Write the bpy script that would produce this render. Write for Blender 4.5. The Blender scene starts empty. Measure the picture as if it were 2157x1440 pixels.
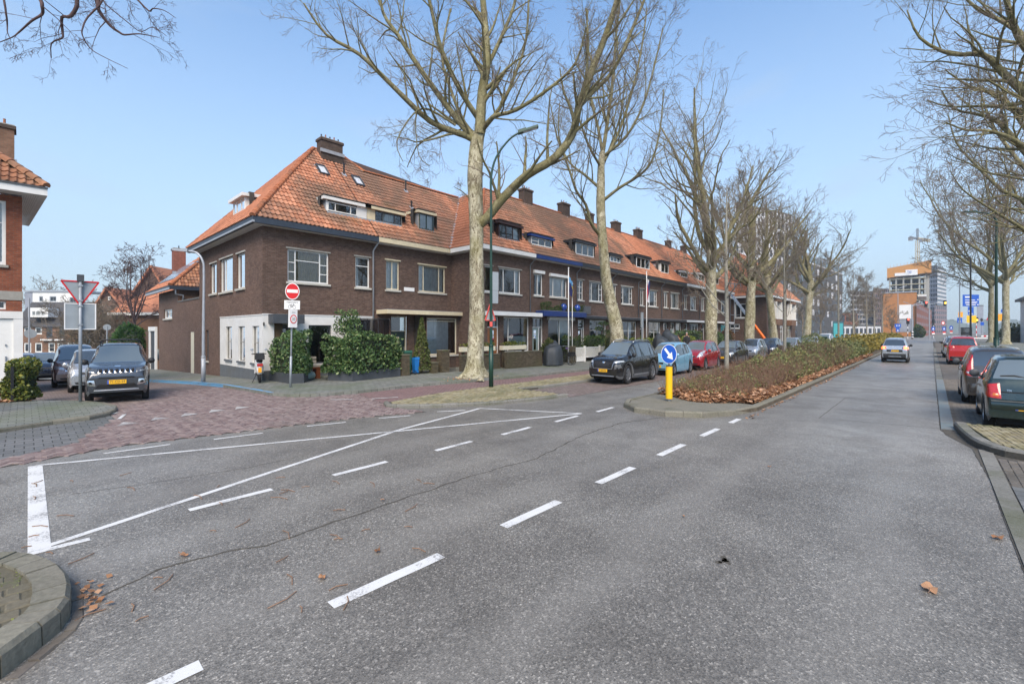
import bpy, math, random
import numpy as np
from mathutils import Vector, Matrix
from mathutils.bvhtree import BVHTree
SC = bpy.context.scene
COL = SC.collection
R = math.radians

# ------------------------------------------------------------------ camera
# street axes: +X runs along the main road away from the camera, +Y to the left
YAW = 42.85
cam_d = bpy.data.cameras.new("camera")
cam_d.sensor_width = 36.0
cam_d.lens = 36.0 * 953.0 / 2157.0
cam_d.shift_y = -23.0 / 2157.0
cam_d.clip_start = 0.05
cam_d.clip_end = 3000.0
cam = bpy.data.objects.new("camera", cam_d)
cam.location = (0.0, 0.0, 2.0)
cam.rotation_euler = (R(90), 0.0, R(YAW - 90.0))
COL.objects.link(cam)
SC.camera = cam

# ------------------------------------------------------------------ sky and sun
SUN_EL, SUN_AZ = 46.0, 222.0          # azimuth of the direction TOWARDS the sun, from +X counter-clockwise
world = bpy.data.worlds.new("World")
SC.world = world
world.use_nodes = True
wn, wl = world.node_tree.nodes, world.node_tree.links
wn.clear()
w_out = wn.new("ShaderNodeOutputWorld")
w_bg = wn.new("ShaderNodeBackground")
w_bg.inputs["Strength"].default_value = 0.080
sky = wn.new("ShaderNodeTexSky")
sky.sky_type = 'NISHITA'
sky.sun_disc = False
sky.sun_elevation = R(SUN_EL)
sky.sun_rotation = R(90.0 - SUN_AZ)
sky.air_density = 1.0
sky.dust_density = 0.0
sky.ozone_density = 1.0
# thin high cloud: pale veils over the whole dome, denser towards the horizon
w_tc = wn.new("ShaderNodeTexCoord")
w_sep = wn.new("ShaderNodeSeparateXYZ")
wl.new(w_tc.outputs["Generated"], w_sep.inputs[0])
w_map = wn.new("ShaderNodeMapping")
w_map.inputs["Scale"].default_value = (1.2, 1.9, 5.2)
w_map.inputs["Rotation"].default_value = (0.25, 0.1, 0.5)
wl.new(w_tc.outputs["Generated"], w_map.inputs[0])
w_no = wn.new("ShaderNodeTexNoise")
w_no.inputs["Scale"].default_value = 1.7
w_no.inputs["Detail"].default_value = 8.0
w_no.inputs["Roughness"].default_value = 0.58
w_no.inputs["Distortion"].default_value = 0.5
wl.new(w_map.outputs[0], w_no.inputs["Vector"])
w_rp = wn.new("ShaderNodeMapRange")
w_rp.inputs["From Min"].default_value = 0.53
w_rp.inputs["From Max"].default_value = 0.78
w_rp.inputs["To Max"].default_value = 0.26
wl.new(w_no.outputs["Fac"], w_rp.inputs["Value"])
w_hz = wn.new("ShaderNodeMapRange")
w_hz.inputs["From Min"].default_value = 0.0
w_hz.inputs["From Max"].default_value = 0.58
w_hz.inputs["To Min"].default_value = 0.97
w_hz.inputs["To Max"].default_value = 0.0
wl.new(w_sep.outputs["Z"], w_hz.inputs["Value"])
w_mx = wn.new("ShaderNodeMath")
w_mx.operation = 'ADD'
w_mx.use_clamp = True
wl.new(w_rp.outputs[0], w_mx.inputs[0])
wl.new(w_hz.outputs[0], w_mx.inputs[1])
w_mix = wn.new("ShaderNodeMixRGB")
w_mix.inputs["Color2"].default_value = (2.35, 2.5, 2.85, 1.0)
wl.new(w_mx.outputs[0], w_mix.inputs["Fac"])
wl.new(sky.outputs[0], w_mix.inputs["Color1"])
w_tint = wn.new("ShaderNodeMixRGB")
w_tint.blend_type = 'MULTIPLY'
w_tint.inputs["Fac"].default_value = 1.0
w_tint.inputs["Color2"].default_value = (0.84, 0.96, 1.0, 1.0)
wl.new(w_mix.outputs[0], w_tint.inputs["Color1"])
wl.new(w_tint.outputs[0], w_bg.inputs["Color"])
wl.new(w_bg.outputs[0], w_out.inputs["Surface"])

sun_d = bpy.data.lights.new("sun", 'SUN')
sun_d.energy = 1.5
sun_d.angle = R(40)
sun_d.color = (1.0, 0.86, 0.70)
sun = bpy.data.objects.new("sun", sun_d)
_v = Vector((math.cos(R(SUN_EL)) * math.cos(R(SUN_AZ)), math.cos(R(SUN_EL)) * math.sin(R(SUN_AZ)), math.sin(R(SUN_EL))))
sun.rotation_euler = _v.to_track_quat('Z', 'Y').to_euler()
sun.location = _v * 100
COL.objects.link(sun)

SC.view_settings.view_transform = 'Standard'
SC.view_settings.look = 'None'
SC.view_settings.gamma = 1.0
SC.view_settings.use_curve_mapping = False
SC.view_settings.exposure = 1.88
SC.cycles.max_bounces = 5
SC.cycles.transparent_max_bounces = 8
SC.cycles.use_denoising = True
SC.cycles.caustics_reflective = False
SC.cycles.caustics_refractive = False

# ------------------------------------------------------------------ helpers
K = 0.77                                 # plan scale of the place: everything here is a little narrow for its height
_c, _s = math.cos(R(YAW)), math.sin(R(YAW))
def W(px, d):
    """ground point at depth d metres along the bearing of photo column px"""
    a = (px - 1078.0) / 953.0
    return (d * (_c + a * _s), d * (_s - a * _c))
def gz(x, y):
    """the side street falls away from the main road"""
    return -.036*(y-18.4) if y > 18.4 and x < 6.45 else 0.
def ZH(py, d):
    return 2.0 - (py - 697.0) * d / 953.0

class MB:
    """collects shapes and links them as ONE mesh object"""
    def __init__(s):
        s.v = []; s.f = []; s.m = []; s.r = None
    def add(s, vs, fs, mi=0):
        b = len(s.v)
        s.v.extend(vs)
        for f in fs:
            s.f.append(tuple(i + b for i in f)); s.m.append(mi)
        return s
    def quad(s, a, b, c, d, mi=0): return s.add([a, b, c, d], [(0, 1, 2, 3)], mi)
    def poly(s, ps, mi=0): return s.add(list(ps), [tuple(range(len(ps)))], mi)
    def box(s, x0, x1, y0, y1, z0, z1, mi=0):
        return s.add([(x0,y0,z0),(x1,y0,z0),(x1,y1,z0),(x0,y1,z0),(x0,y0,z1),(x1,y0,z1),(x1,y1,z1),(x0,y1,z1)],
                     [(0,3,2,1),(4,5,6,7),(0,1,5,4),(1,2,6,5),(2,3,7,6),(3,0,4,7)], mi)
    def obox(s, c, ax, ay, az, mi=0):
        """oriented box: centre and three half-axis vectors"""
        c, ax, ay, az = Vector(c), Vector(ax), Vector(ay), Vector(az)
        vs = [tuple(c + i*ax + j*ay + k*az) for k in (-1,1) for i, j in ((-1,-1),(1,-1),(1,1),(-1,1))]
        return s.add(vs, [(0,3,2,1),(4,5,6,7),(0,1,5,4),(1,2,6,5),(2,3,7,6),(3,0,4,7)], mi)
    def bar(s, p, q, w, h, mi=0, up=(0,0,1)):
        """rectangular bar from p to q"""
        p, q = Vector(p), Vector(q); d = q - p; L = d.length
        if L < 1e-6: return s
        d /= L; u = Vector(up)
        if abs(d.dot(u)) > .95: u = Vector((1,0,0))
        sx = d.cross(u).normalized(); u = sx.cross(d)
        return s.obox((p+q)/2, d*L/2, sx*w/2, u*h/2, mi)
    def prism(s, poly, z0, z1, mi=0, top=None):
        n = len(poly)
        vs = [(x,y,z0) for x,y in poly] + [(x,y,z1) for x,y in poly]
        s.add(vs, [(i,(i+1)%n,n+(i+1)%n,n+i) for i in range(n)], mi)
        s.add([(x,y,z1) for x,y in poly], [tuple(range(n))], mi if top is None else top)
        return s.add([(x,y,z0) for x,y in poly], [tuple(range(n))[::-1]], mi)
    def extr(s, pts, vec, mi=0):
        """planar polygon in 3d extruded along vec, both ends closed"""
        n = len(pts); v = Vector(vec)
        a = [tuple(p) for p in pts]; b = [tuple(Vector(p)+v) for p in pts]
        return s.add(a+b, [tuple(range(n))[::-1], tuple(range(n,2*n))] + [(i,(i+1)%n,n+(i+1)%n,n+i) for i in range(n)], mi)
    def tube(s, pts, rad, n=8, mi=0, cap=True):
        pts = [Vector(p) for p in pts]
        if not hasattr(rad, '__len__'): rad = [rad]*len(pts)
        b = len(s.v); u = None
        for i, p in enumerate(pts):
            d = (pts[min(i+1,len(pts)-1)] - pts[max(i-1,0)]).normalized()
            if u is None:
                u = d.orthogonal().normalized()
            u = (u - d*u.dot(d))
            u = u.normalized() if u.length > 1e-6 else d.orthogonal().normalized()
            w = d.cross(u)
            for k in range(n):
                t = 2*math.pi*k/n
                s.v.append(tuple(p + (u*math.cos(t) + w*math.sin(t))*rad[i]))
        for i in range(len(pts)-1):
            for k in range(n):
                k2 = (k+1) % n
                s.f.append((b+i*n+k, b+i*n+k2, b+(i+1)*n+k2, b+(i+1)*n+k)); s.m.append(mi)
        if cap:
            s.f.append(tuple(b+k for k in range(n))[::-1]); s.m.append(mi)
            e = b+(len(pts)-1)*n
            s.f.append(tuple(e+k for k in range(n))); s.m.append(mi)
        return s
    def cyl(s, p, q, r, n=12, mi=0, r2=None):
        return s.tube([p, q], [r, r if r2 is None else r2], n, mi)
    def lathe(s, c, prof, n=16, mi=0, axis='Z', sx=1., sy=1.):
        """prof: list of (r, h); revolve round axis through c"""
        b = len(s.v); c = Vector(c)
        for r, h in prof:
            for k in range(n):
                t = 2*math.pi*k/n; x, y = r*math.cos(t)*sx, r*math.sin(t)*sy
                p = {'Z':(x,y,h),'Y':(x,h,y),'X':(h,x,y)}[axis]
                s.v.append((c.x+p[0], c.y+p[1], c.z+p[2]))
        for i in range(len(prof)-1):
            for k in range(n):
                k2 = (k+1) % n
                q = (b+i*n+k, b+i*n+k2, b+(i+1)*n+k2, b+(i+1)*n+k)
                s.f.append(q if axis != 'Y' else q[::-1]); s.m.append(mi)
        return s
    def ball(s, c, rx, ry, rz, n=12, m=8, mi=0):
        pr = [(max(math.sin(math.pi*i/m),.001), -math.cos(math.pi*i/m)) for i in range(m+1)]
        b = len(s.v)
        for r, h in pr:
            for k in range(n):
                t = 2*math.pi*k/n
                s.v.append((c[0]+rx*r*math.cos(t), c[1]+ry*r*math.sin(t), c[2]+rz*h))
        for i in range(m):
            for k in range(n):
                k2 = (k+1) % n
                s.f.append((b+i*n+k, b+i*n+k2, b+(i+1)*n+k2, b+(i+1)*n+k)); s.m.append(mi)
        return s
    def mesh(s, name, mats, smooth=False, uv=True):
        me = bpy.data.meshes.new(name)
        me.from_pydata([tuple(v) for v in s.v], [], s.f)
        ms = mats if isinstance(mats, (list, tuple)) else [mats]
        for m in ms: me.materials.append(MAT[m] if isinstance(m, str) else m)
        if len(ms) > 1: me.polygons.foreach_set("material_index", np.array(s.m, dtype=np.int32))
        if uv and len(s.f): box_uv(me)
        if smooth: me.polygons.foreach_set("use_smooth", np.ones(len(me.polygons), dtype=bool))
        if s.r is not None:
            at = me.attributes.new("rnd", 'FLOAT', 'FACE')
            at.data.foreach_set("value", np.array(s.r, dtype=np.float32))
        me.update()
        return me
    def build(s, name, mats, parent=None, smooth=False, loc=None, uv=True):
        return link(name, s.mesh(name, mats, smooth, uv), parent, loc)

def box_uv(me):
    """box-projected uv in metres: walls use (horizontal run, height), flat faces (x, y)"""
    nl = len(me.loops); npo = len(me.polygons)
    li = np.empty(nl, dtype=np.int32); me.loops.foreach_get("vertex_index", li)
    co = np.empty(len(me.vertices)*3, dtype=np.float32); me.vertices.foreach_get("co", co); co = co.reshape(-1,3)
    no = np.empty(npo*3, dtype=np.float32); me.polygons.foreach_get("normal", no); no = no.reshape(-1,3)
    tot = np.empty(npo, dtype=np.int32); me.polygons.foreach_get("loop_total", tot)
    pn = np.repeat(no, tot, axis=0); p = co[li]
    flat = np.abs(pn[:,2]) > .75
    alongx = np.abs(pn[:,1]) >= np.abs(pn[:,0])
    u = np.where(flat, p[:,0], np.where(alongx, p[:,0], p[:,1]))
    v = np.where(flat, p[:,1], p[:,2])
    lay = me.uv_layers.new(name="UVMap")
    lay.data.foreach_set("uv", np.stack([u,v],1).astype(np.float32).ravel())

def link(name, me, parent=None, loc=None):
    o = bpy.data.objects.new(name, me)
    COL.objects.link(o)
    if parent is not None: o.parent = parent
    if loc is not None: o.location = loc
    return o
def empty(name, loc=(0,0,0), rz=0., scale=None):
    o = bpy.data.objects.new(name, None); COL.objects.link(o)
    o.location = (loc[0], loc[1], loc[2] if len(loc) > 2 else 0.); o.rotation_euler = (0,0,rz); o.empty_display_size = .2
    if scale: o.scale = scale
    return o
def tag(o, label=None, cat=None, group=None, kind=None):
    if label: o["label"] = label
    if cat: o["category"] = cat
    if group: o["group"] = group
    if kind: o["kind"] = kind
    return o
def thing(name, label, cat, loc=(0,0,0), rz=0., group=None, scale=None):
    return tag(empty(name, loc, rz, scale), label, cat, group)
def copy_tree(o, parent=None):
    c = o.copy(); COL.objects.link(c); c.parent = parent
    for ch in list(o.children): copy_tree(ch, c)
    return c
def text(s, size, mat, parent, loc, rot, name="lettering", ext=.002, align='CENTER', sx=1.):
    """flat lettering as a mesh"""
    cu = bpy.data.curves.new(name, 'FONT'); cu.body = s; cu.size = size; cu.extrude = ext
    cu.align_x = align; cu.align_y = 'CENTER'; cu.resolution_u = 2
    t = bpy.data.objects.new("tmp", cu); COL.objects.link(t)
    bpy.context.view_layer.update()
    me = bpy.data.meshes.new_from_object(t.evaluated_get(bpy.context.evaluated_depsgraph_get()))
    bpy.data.objects.remove(t); bpy.data.curves.remove(cu)
    me.materials.clear(); me.materials.append(MAT[mat]); me.name = name
    o = link(name, me, parent, loc); o.rotation_euler = rot; o.scale = (sx,1,1)
    return o
def resample(pts, step):
    out = [Vector(pts[0])]
    for a, b in zip(pts[:-1], pts[1:]):
        a, b = Vector(a), Vector(b); n = max(1, round((b-a).length/step))
        for i in range(1, n+1): out.append(a + (b-a)*i/n)
    return out
def inside(p, poly):
    x, y = p; c = False; j = len(poly)-1
    for i in range(len(poly)):
        xi, yi = poly[i]; xj, yj = poly[j]
        if (yi > y) != (yj > y) and x < (xj-xi)*(y-yi)/(yj-yi)+xi: c = not c
        j = i
    return c

# ------------------------------------------------------------------ materials
MAT = {}
def _new(name):
    m = bpy.data.materials.new(name); m.use_nodes = True
    n = m.node_tree.nodes; l = m.node_tree.links; n.clear()
    o = n.new("ShaderNodeOutputMaterial"); p = n.new("ShaderNodeBsdfPrincipled")
    l.new(p.outputs[0], o.inputs[0]); MAT[name] = m
    return m, n, l, p, o
def _c4(c): return (c[0], c[1], c[2], 1.)
def _ramp(n, l, src, stops):
    r = n.new("ShaderNodeValToRGB"); e = r.color_ramp.elements
    while len(e) < len(stops): e.new(.5)
    for i, (p, c) in enumerate(stops): e[i].position = p; e[i].color = _c4(c)
    l.new(src, r.inputs[0]); return r
def _noise(n, l, vec, scale, detail=4., rough=.55, dist=0.):
    t = n.new("ShaderNodeTexNoise"); t.inputs["Scale"].default_value = scale
    t.inputs["Detail"].default_value = detail; t.inputs["Roughness"].default_value = rough
    t.inputs["Distortion"].default_value = dist
    if vec is not None: l.new(vec, t.inputs["Vector"])
    return t
def _pos(n): return n.new("ShaderNodeNewGeometry").outputs["Position"]
def _uv(n): return n.new("ShaderNodeTexCoord").outputs["UV"]
def _mix(n, l, fac, a, b, mode='MIX'):
    x = n.new("ShaderNodeMixRGB"); x.blend_type = mode
    for i, s in ((0, fac), (1, a), (2, b)):
        if hasattr(s, 'default_value'): l.new(s, x.inputs[i])
        elif isinstance(s, (int, float)): x.inputs[i].default_value = s
        else: x.inputs[i].default_value = _c4(s)
    return x.outputs[0]
def _range(n, l, src, a, b, c=0., d=1.):
    x = n.new("ShaderNodeMapRange"); l.new(src, x.inputs[0])
    for i, v in zip((1,2,3,4), (a,b,c,d)): x.inputs[i].default_value = v
    return x.outputs[0]
def _bump(n, l, src, p, strength, dist=.01, prev=None):
    b = n.new("ShaderNodeBump"); b.inputs["Strength"].default_value = strength; b.inputs["Distance"].default_value = dist
    l.new(src, b.inputs["Height"])
    if prev is not None: l.new(prev, b.inputs["Normal"])
    l.new(b.outputs[0], p.inputs["Normal"]); return b.outputs[0]

def plain(name, col, rough=.5, metal=0., var=.12, scale=6., bump=0., spec=.5, dirt=0., dirtcol=(.12,.11,.08), coat=0.):
    m, n, l, p, o = _new(name)
    p.inputs["Roughness"].default_value = rough; p.inputs["Metallic"].default_value = metal
    p.inputs["Specular IOR Level"].default_value = spec
    if coat: p.inputs["Coat Weight"].default_value = coat; p.inputs["Coat Roughness"].default_value = .03
    pos = _pos(n); t = _noise(n, l, pos, scale, 5.)
    lo = [c*(1-var) for c in col]; hi = [min(1., c*(1+var)) for c in col]
    c = _ramp(n, l, t.outputs[0], [(.3, lo), (.7, hi)]).outputs[0]
    if dirt:
        d = _noise(n, l, pos, scale*.35, 7., .65)
        c = _mix(n, l, _range(n, l, d.outputs[0], .48, .72, 0., dirt), c, dirtcol)
    l.new(c, p.inputs["Base Color"])
    if bump: _bump(n, l, _noise(n, l, pos, scale*5, 4.).outputs[0], p, bump)
    return m
def emit(name, col, strength):
    m, n, l, p, o = _new(name)
    p.inputs["Base Color"].default_value = _c4(col)
    p.inputs["Emission Color"].default_value = _c4(col); p.inputs["Emission Strength"].default_value = strength
    return m
def brick(name, c1, c2, mortar, bw=.165, bh=.064, dirt=.4, ms=.011, bump=.5, patchcol=(.035,.032,.026)):
    m, n, l, p, o = _new(name)
    uv = _uv(n); pos = _pos(n)
    b = n.new("ShaderNodeTexBrick"); l.new(uv, b.inputs["Vector"])
    b.inputs["Color1"].default_value = _c4(c1); b.inputs["Color2"].default_value = _c4(c2); b.inputs["Mortar"].default_value = _c4(mortar)
    b.inputs["Scale"].default_value = 1.; b.inputs["Brick Width"].default_value = bw; b.inputs["Row Height"].default_value = bh
    b.inputs["Mortar Size"].default_value = ms*.5; b.inputs["Bias"].default_value = -.1; b.inputs["Mortar Smooth"].default_value = .3
    big = _noise(n, l, pos, .55, 6., .6); fine = _noise(n, l, pos, 9., 4.)
    c = _mix(n, l, .5, b.outputs[0], _ramp(n, l, fine.outputs[0], [(.3,(.35,.35,.35)),(.7,(.72,.72,.72))]).outputs[0], 'OVERLAY')
    c = _mix(n, l, _range(n, l, big.outputs[0], .45, .75, 0., dirt), c, patchcol)
    l.new(c, p.inputs["Base Color"]); p.inputs["Roughness"].default_value = .88; p.inputs["Specular IOR Level"].default_value = .25
    inv = n.new("ShaderNodeMath"); inv.operation = 'SUBTRACT'; inv.inputs[0].default_value = 1.; l.new(b.outputs["Fac"], inv.inputs[1])
    pb = _bump(n, l, fine.outputs[0], p, .25, .01)
    _bump(n, l, inv.outputs[0], p, bump, .012, pb)
    return m
def randcol(name, stops, rough=.8, fine=14., patch=None, patchscale=.5, patchrange=(.5,.68), patchamt=.8, bump=.3, spec=.3, patch2=None):
    """colour varies piece by piece (face attribute rnd / object random) with broad weathering on top"""
    m, n, l, p, o = _new(name)
    pos = _pos(n)
    at = n.new("ShaderNodeAttribute"); at.attribute_name = "rnd"
    oi = n.new("ShaderNodeObjectInfo")
    ad = n.new("ShaderNodeMath"); ad.operation = 'ADD'; l.new(at.outputs["Fac"], ad.inputs[0]); l.new(oi.outputs["Random"], ad.inputs[1])
    fr = n.new("ShaderNodeMath"); fr.operation = 'FRACT'; l.new(ad.outputs[0], fr.inputs[0])
    c = _ramp(n, l, fr.outputs[0], stops).outputs[0]
    f = _noise(n, l, pos, fine, 4.)
    c = _mix(n, l, .4, c, _ramp(n, l, f.outputs[0], [(.3,(.3,.3,.3)),(.7,(.75,.75,.75))]).outputs[0], 'OVERLAY')
    if patch:
        b = _noise(n, l, pos, patchscale, 6., .6, .6)
        c = _mix(n, l, _range(n, l, b.outputs[0], patchrange[0], patchrange[1], 0., patchamt), c, patch)
    if patch2:
        b = _noise(n, l, pos, patch2[1], 7., .65)
        c = _mix(n, l, _range(n, l, b.outputs[0], patch2[2], patch2[3], 0., patch2[4]), c, patch2[0])
    l.new(c, p.inputs["Base Color"]); p.inputs["Roughness"].default_value = rough; p.inputs["Specular IOR Level"].default_value = spec
    if bump: _bump(n, l, f.outputs[0], p, bump, .01)
    return m
def asphalt(name, base, speck=.5):
    m, n, l, p, o = _new(name)
    pos = _pos(n)
    vo = n.new("ShaderNodeTexVoronoi"); vo.inputs["Scale"].default_value = 85.; l.new(pos, vo.inputs["Vector"])
    vo2 = n.new("ShaderNodeTexVoronoi"); vo2.inputs["Scale"].default_value = 46.; l.new(pos, vo2.inputs["Vector"])
    fine = _noise(n, l, pos, 55., 3., .7); mid = _noise(n, l, pos, 1.1, 6., .6, .4); big = _noise(n, l, pos, .16, 5., .55, .8)
    sep = n.new("ShaderNodeSeparateColor"); l.new(vo.outputs["Color"], sep.inputs[0])
    c = _ramp(n, l, sep.outputs[0], [(0.,[x*.55 for x in base]),(.6,base),(.86,[x*1.15 for x in base]),(.95,[x*1.6 for x in base]),(1.,[x*2.3 for x in base])]).outputs[0]
    sp2 = n.new("ShaderNodeSeparateColor"); l.new(vo2.outputs["Color"], sp2.inputs[0])
    c = _mix(n, l, _range(n, l, sp2.outputs[1], .94, .97, 0., .3), c, [x*2.2 for x in base])
    c = _mix(n, l, .55, c, _ramp(n, l, mid.outputs[0], [(.28,(.28,.27,.26)),(.72,(.68,.68,.68))]).outputs[0], 'OVERLAY')
    c = _mix(n, l, .55, c, _ramp(n, l, big.outputs[0], [(.3,(.28,.27,.26)),(.7,(.70,.70,.69))]).outputs[0], 'OVERLAY')
    # tyre-polished bands along the lanes and a few old tar seams
    sx = n.new("ShaderNodeSeparateXYZ"); l.new(pos, sx.inputs[0])
    wy = n.new("ShaderNodeMath"); wy.operation = 'ADD'; l.new(sx.outputs[1], wy.inputs[0])
    wob = _noise(n, l, pos, .35, 3.); l.new(_range(n, l, wob.outputs[0], 0., 1., -.5, .5), wy.inputs[1])
    sn = n.new("ShaderNodeMath"); sn.operation = 'SINE'; mu = n.new("ShaderNodeMath"); mu.operation = 'MULTIPLY'; mu.inputs[1].default_value = 3.9
    l.new(wy.outputs[0], mu.inputs[0]); l.new(mu.outputs[0], sn.inputs[0])
    c = _mix(n, l, _range(n, l, sn.outputs[0], .2, 1., 0., .22), c, [x*1.5 for x in base])
    l.new(c, p.inputs["Base Color"])
    l.new(_range(n, l, mid.outputs[0], .3, .75, .52, .32), p.inputs["Roughness"])
    p.inputs["Specular IOR Level"].default_value = .5
    pb = _bump(n, l, fine.outputs[0], p, .5, .006)
    _bump(n, l, vo.outputs["Distance"], p, .5, .006, pb)
    return m
def worn(name, col, under, amt=.3, rough=.6):
    """road paint, worn through to the asphalt in places"""
    m, n, l, p, o = _new(name); pos = _pos(n)
    a = _noise(n, l, pos, 42., 5., .75); b = _noise(n, l, pos, 2.2, 5., .6)
    ad = n.new("ShaderNodeMath"); ad.operation = 'MULTIPLY'; l.new(a.outputs[0], ad.inputs[0]); l.new(b.outputs[0], ad.inputs[1])
    c = _mix(n, l, _range(n, l, ad.outputs[0], .45-amt*.5, .52-amt*.5, 0., .75), col, under)
    c = _mix(n, l, _range(n, l, b.outputs[0], .35, .8, 0., .22), c, (.35,.35,.34))
    l.new(c, p.inputs["Base Color"]); p.inputs["Roughness"].default_value = rough
    _bump(n, l, a.outputs[0], p, .3, .004)
    return m
def paving(name, stops, mortar, bw, bh, moss=(.06,.085,.03), mossamt=.6, rough=.85, off=.5):
    """flat paving too far off to pick apart: brick-bond joints, tone varying stone by stone, moss in patches"""
    m, n, l, p, o = _new(name); uv = _uv(n); pos = _pos(n)
    b = n.new("ShaderNodeTexBrick"); l.new(uv, b.inputs["Vector"]); b.offset = off
    b.inputs["Color1"].default_value = (0,0,0,1); b.inputs["Color2"].default_value = (1,1,1,1); b.inputs["Mortar"].default_value = (.5,.5,.5,1)
    b.inputs["Scale"].default_value = 1.; b.inputs["Brick Width"].default_value = bw; b.inputs["Row Height"].default_value = bh
    b.inputs["Mortar Size"].default_value = .008; b.inputs["Mortar Smooth"].default_value = .2
    c = _ramp(n, l, b.outputs[0], stops).outputs[0]
    c = _mix(n, l, b.outputs["Fac"], c, mortar)
    f = _noise(n, l, pos, 30., 4., .6); g = _noise(n, l, pos, .5, 6., .6, .5)
    c = _mix(n, l, .45, c, _ramp(n, l, f.outputs[0], [(.3,(.35,.35,.35)),(.7,(.68,.68,.68))]).outputs[0], 'OVERLAY')
    c = _mix(n, l, _range(n, l, g.outputs[0], .46, .68, 0., mossamt), c, moss)
    l.new(c, p.inputs["Base Color"]); p.inputs["Roughness"].default_value = rough; p.inputs["Specular IOR Level"].default_value = .3
    inv = n.new("ShaderNodeMath"); inv.operation = 'SUBTRACT'; inv.inputs[0].default_value = 1.; l.new(b.outputs["Fac"], inv.inputs[1])
    pb = _bump(n, l, f.outputs[0], p, .3, .006)
    _bump(n, l, inv.outputs[0], p, .6, .01, pb)
    return m
def glass(name, tint=(.75,.8,.8), base=.06, rough=.02):
    """window pane: see-through with fresnel reflection"""
    m, n, l, p, o = _new(name); n.remove(p)
    tr = n.new("ShaderNodeBsdfTransparent"); tr.inputs[0].default_value = _c4(tint)
    gl = n.new("ShaderNodeBsdfGlossy"); gl.inputs["Roughness"].default_value = rough; gl.inputs[0].default_value = (.95,.97,1,1)
    fr = n.new("ShaderNodeFresnel"); fr.inputs[0].default_value = 1.52
    ad = n.new("ShaderNodeMath"); ad.operation = 'MULTIPLY_ADD'; ad.inputs[1].default_value = 1.5; ad.inputs[2].default_value = base; ad.use_clamp = True
    l.new(fr.outputs[0], ad.inputs[0])
    nb = n.new("ShaderNodeBump"); nb.inputs["Strength"].default_value = .06; nb.inputs["Distance"].default_value = .02
    l.new(_noise(n, l, _pos(n), 1.3, 2.).outputs[0], nb.inputs["Height"]); l.new(nb.outputs[0], gl.inputs["Normal"])
    mx = n.new("ShaderNodeMixShader"); l.new(ad.outputs[0], mx.inputs[0]); l.new(tr.outputs[0], mx.inputs[1]); l.new(gl.outputs[0], mx.inputs[2])
    l.new(mx.outputs[0], o.inputs[0]); return m
def carpaint(name, col, metal=.0, rough=.2, coat=1., flake=True):
    m, n, l, p, o = _new(name); pos = _pos(n)
    d = _noise(n, l, pos, 3., 6., .65)
    oc = n.new("ShaderNodeTexCoord"); sx = n.new("ShaderNodeSeparateXYZ"); l.new(pos, sx.inputs[0])
    c = _mix(n, l, _range(n, l, d.outputs[0], .5, .8, 0., .05), col, (.2,.19,.17))
    l.new(c, p.inputs["Base Color"]); p.inputs["Metallic"].default_value = metal
    l.new(_range(n, l, d.outputs[0], .3, .7, rough, rough+.1), p.inputs["Roughness"])
    p.inputs["Coat Weight"].default_value = coat; p.inputs["Coat Roughness"].default_value = .06
    return m
def bark(name, c1, c2, c3, scale=4., moss=(.12,.13,.035), mossamt=.6):
    """plane-tree bark: pale plates flaking off darker ones, green algae"""
    m, n, l, p, o = _new(name); pos = _pos(n)
    mp = n.new("ShaderNodeMapping"); mp.inputs["Scale"].default_value = (1.,1.,.55); l.new(pos, mp.inputs[0])
    vo = n.new("ShaderNodeTexVoronoi"); vo.inputs["Scale"].default_value = scale*1.6; vo.inputs["Randomness"].default_value = 1.
    ds = _noise(n, l, mp.outputs[0], scale*1.3, 5., .6)
    ad = n.new("ShaderNodeVectorMath"); ad.operation = 'MULTIPLY_ADD'; l.new(ds.outputs["Color"], ad.inputs[0]); ad.inputs[1].default_value = (.55,.55,.55); l.new(mp.outputs[0], ad.inputs[2])
    l.new(ad.outputs[0], vo.inputs["Vector"])
    sep = n.new("ShaderNodeSeparateColor"); l.new(vo.outputs["Color"], sep.inputs[0])
    c = _ramp(n, l, sep.outputs[0], [(0.,c3),(.32,c2),(.55,c1),(.8,c2),(1.,[min(1,x*1.25) for x in c1])]).outputs[0]
    ml = _noise(n, l, pos, 1.1, 6., .65); fn = _noise(n, l, pos, 24., 5., .7)
    c = _mix(n, l, .6, c, _ramp(n, l, fn.outputs[0], [(.3,(.28,.28,.28)),(.7,(.7,.7,.7))]).outputs[0], 'OVERLAY')
    c = _mix(n, l, _range(n, l, ml.outputs[0], .42, .62, 0., mossamt), c, moss)
    l.new(c, p.inputs["Base Color"]); p.inputs["Roughness"].default_value = .9; p.inputs["Specular IOR Level"].default_value = .15
    pb = _bump(n, l, fn.outputs[0], p, .5, .02)
    _bump(n, l, sep.outputs[0], p, .4, .02, pb)
    return m
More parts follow.
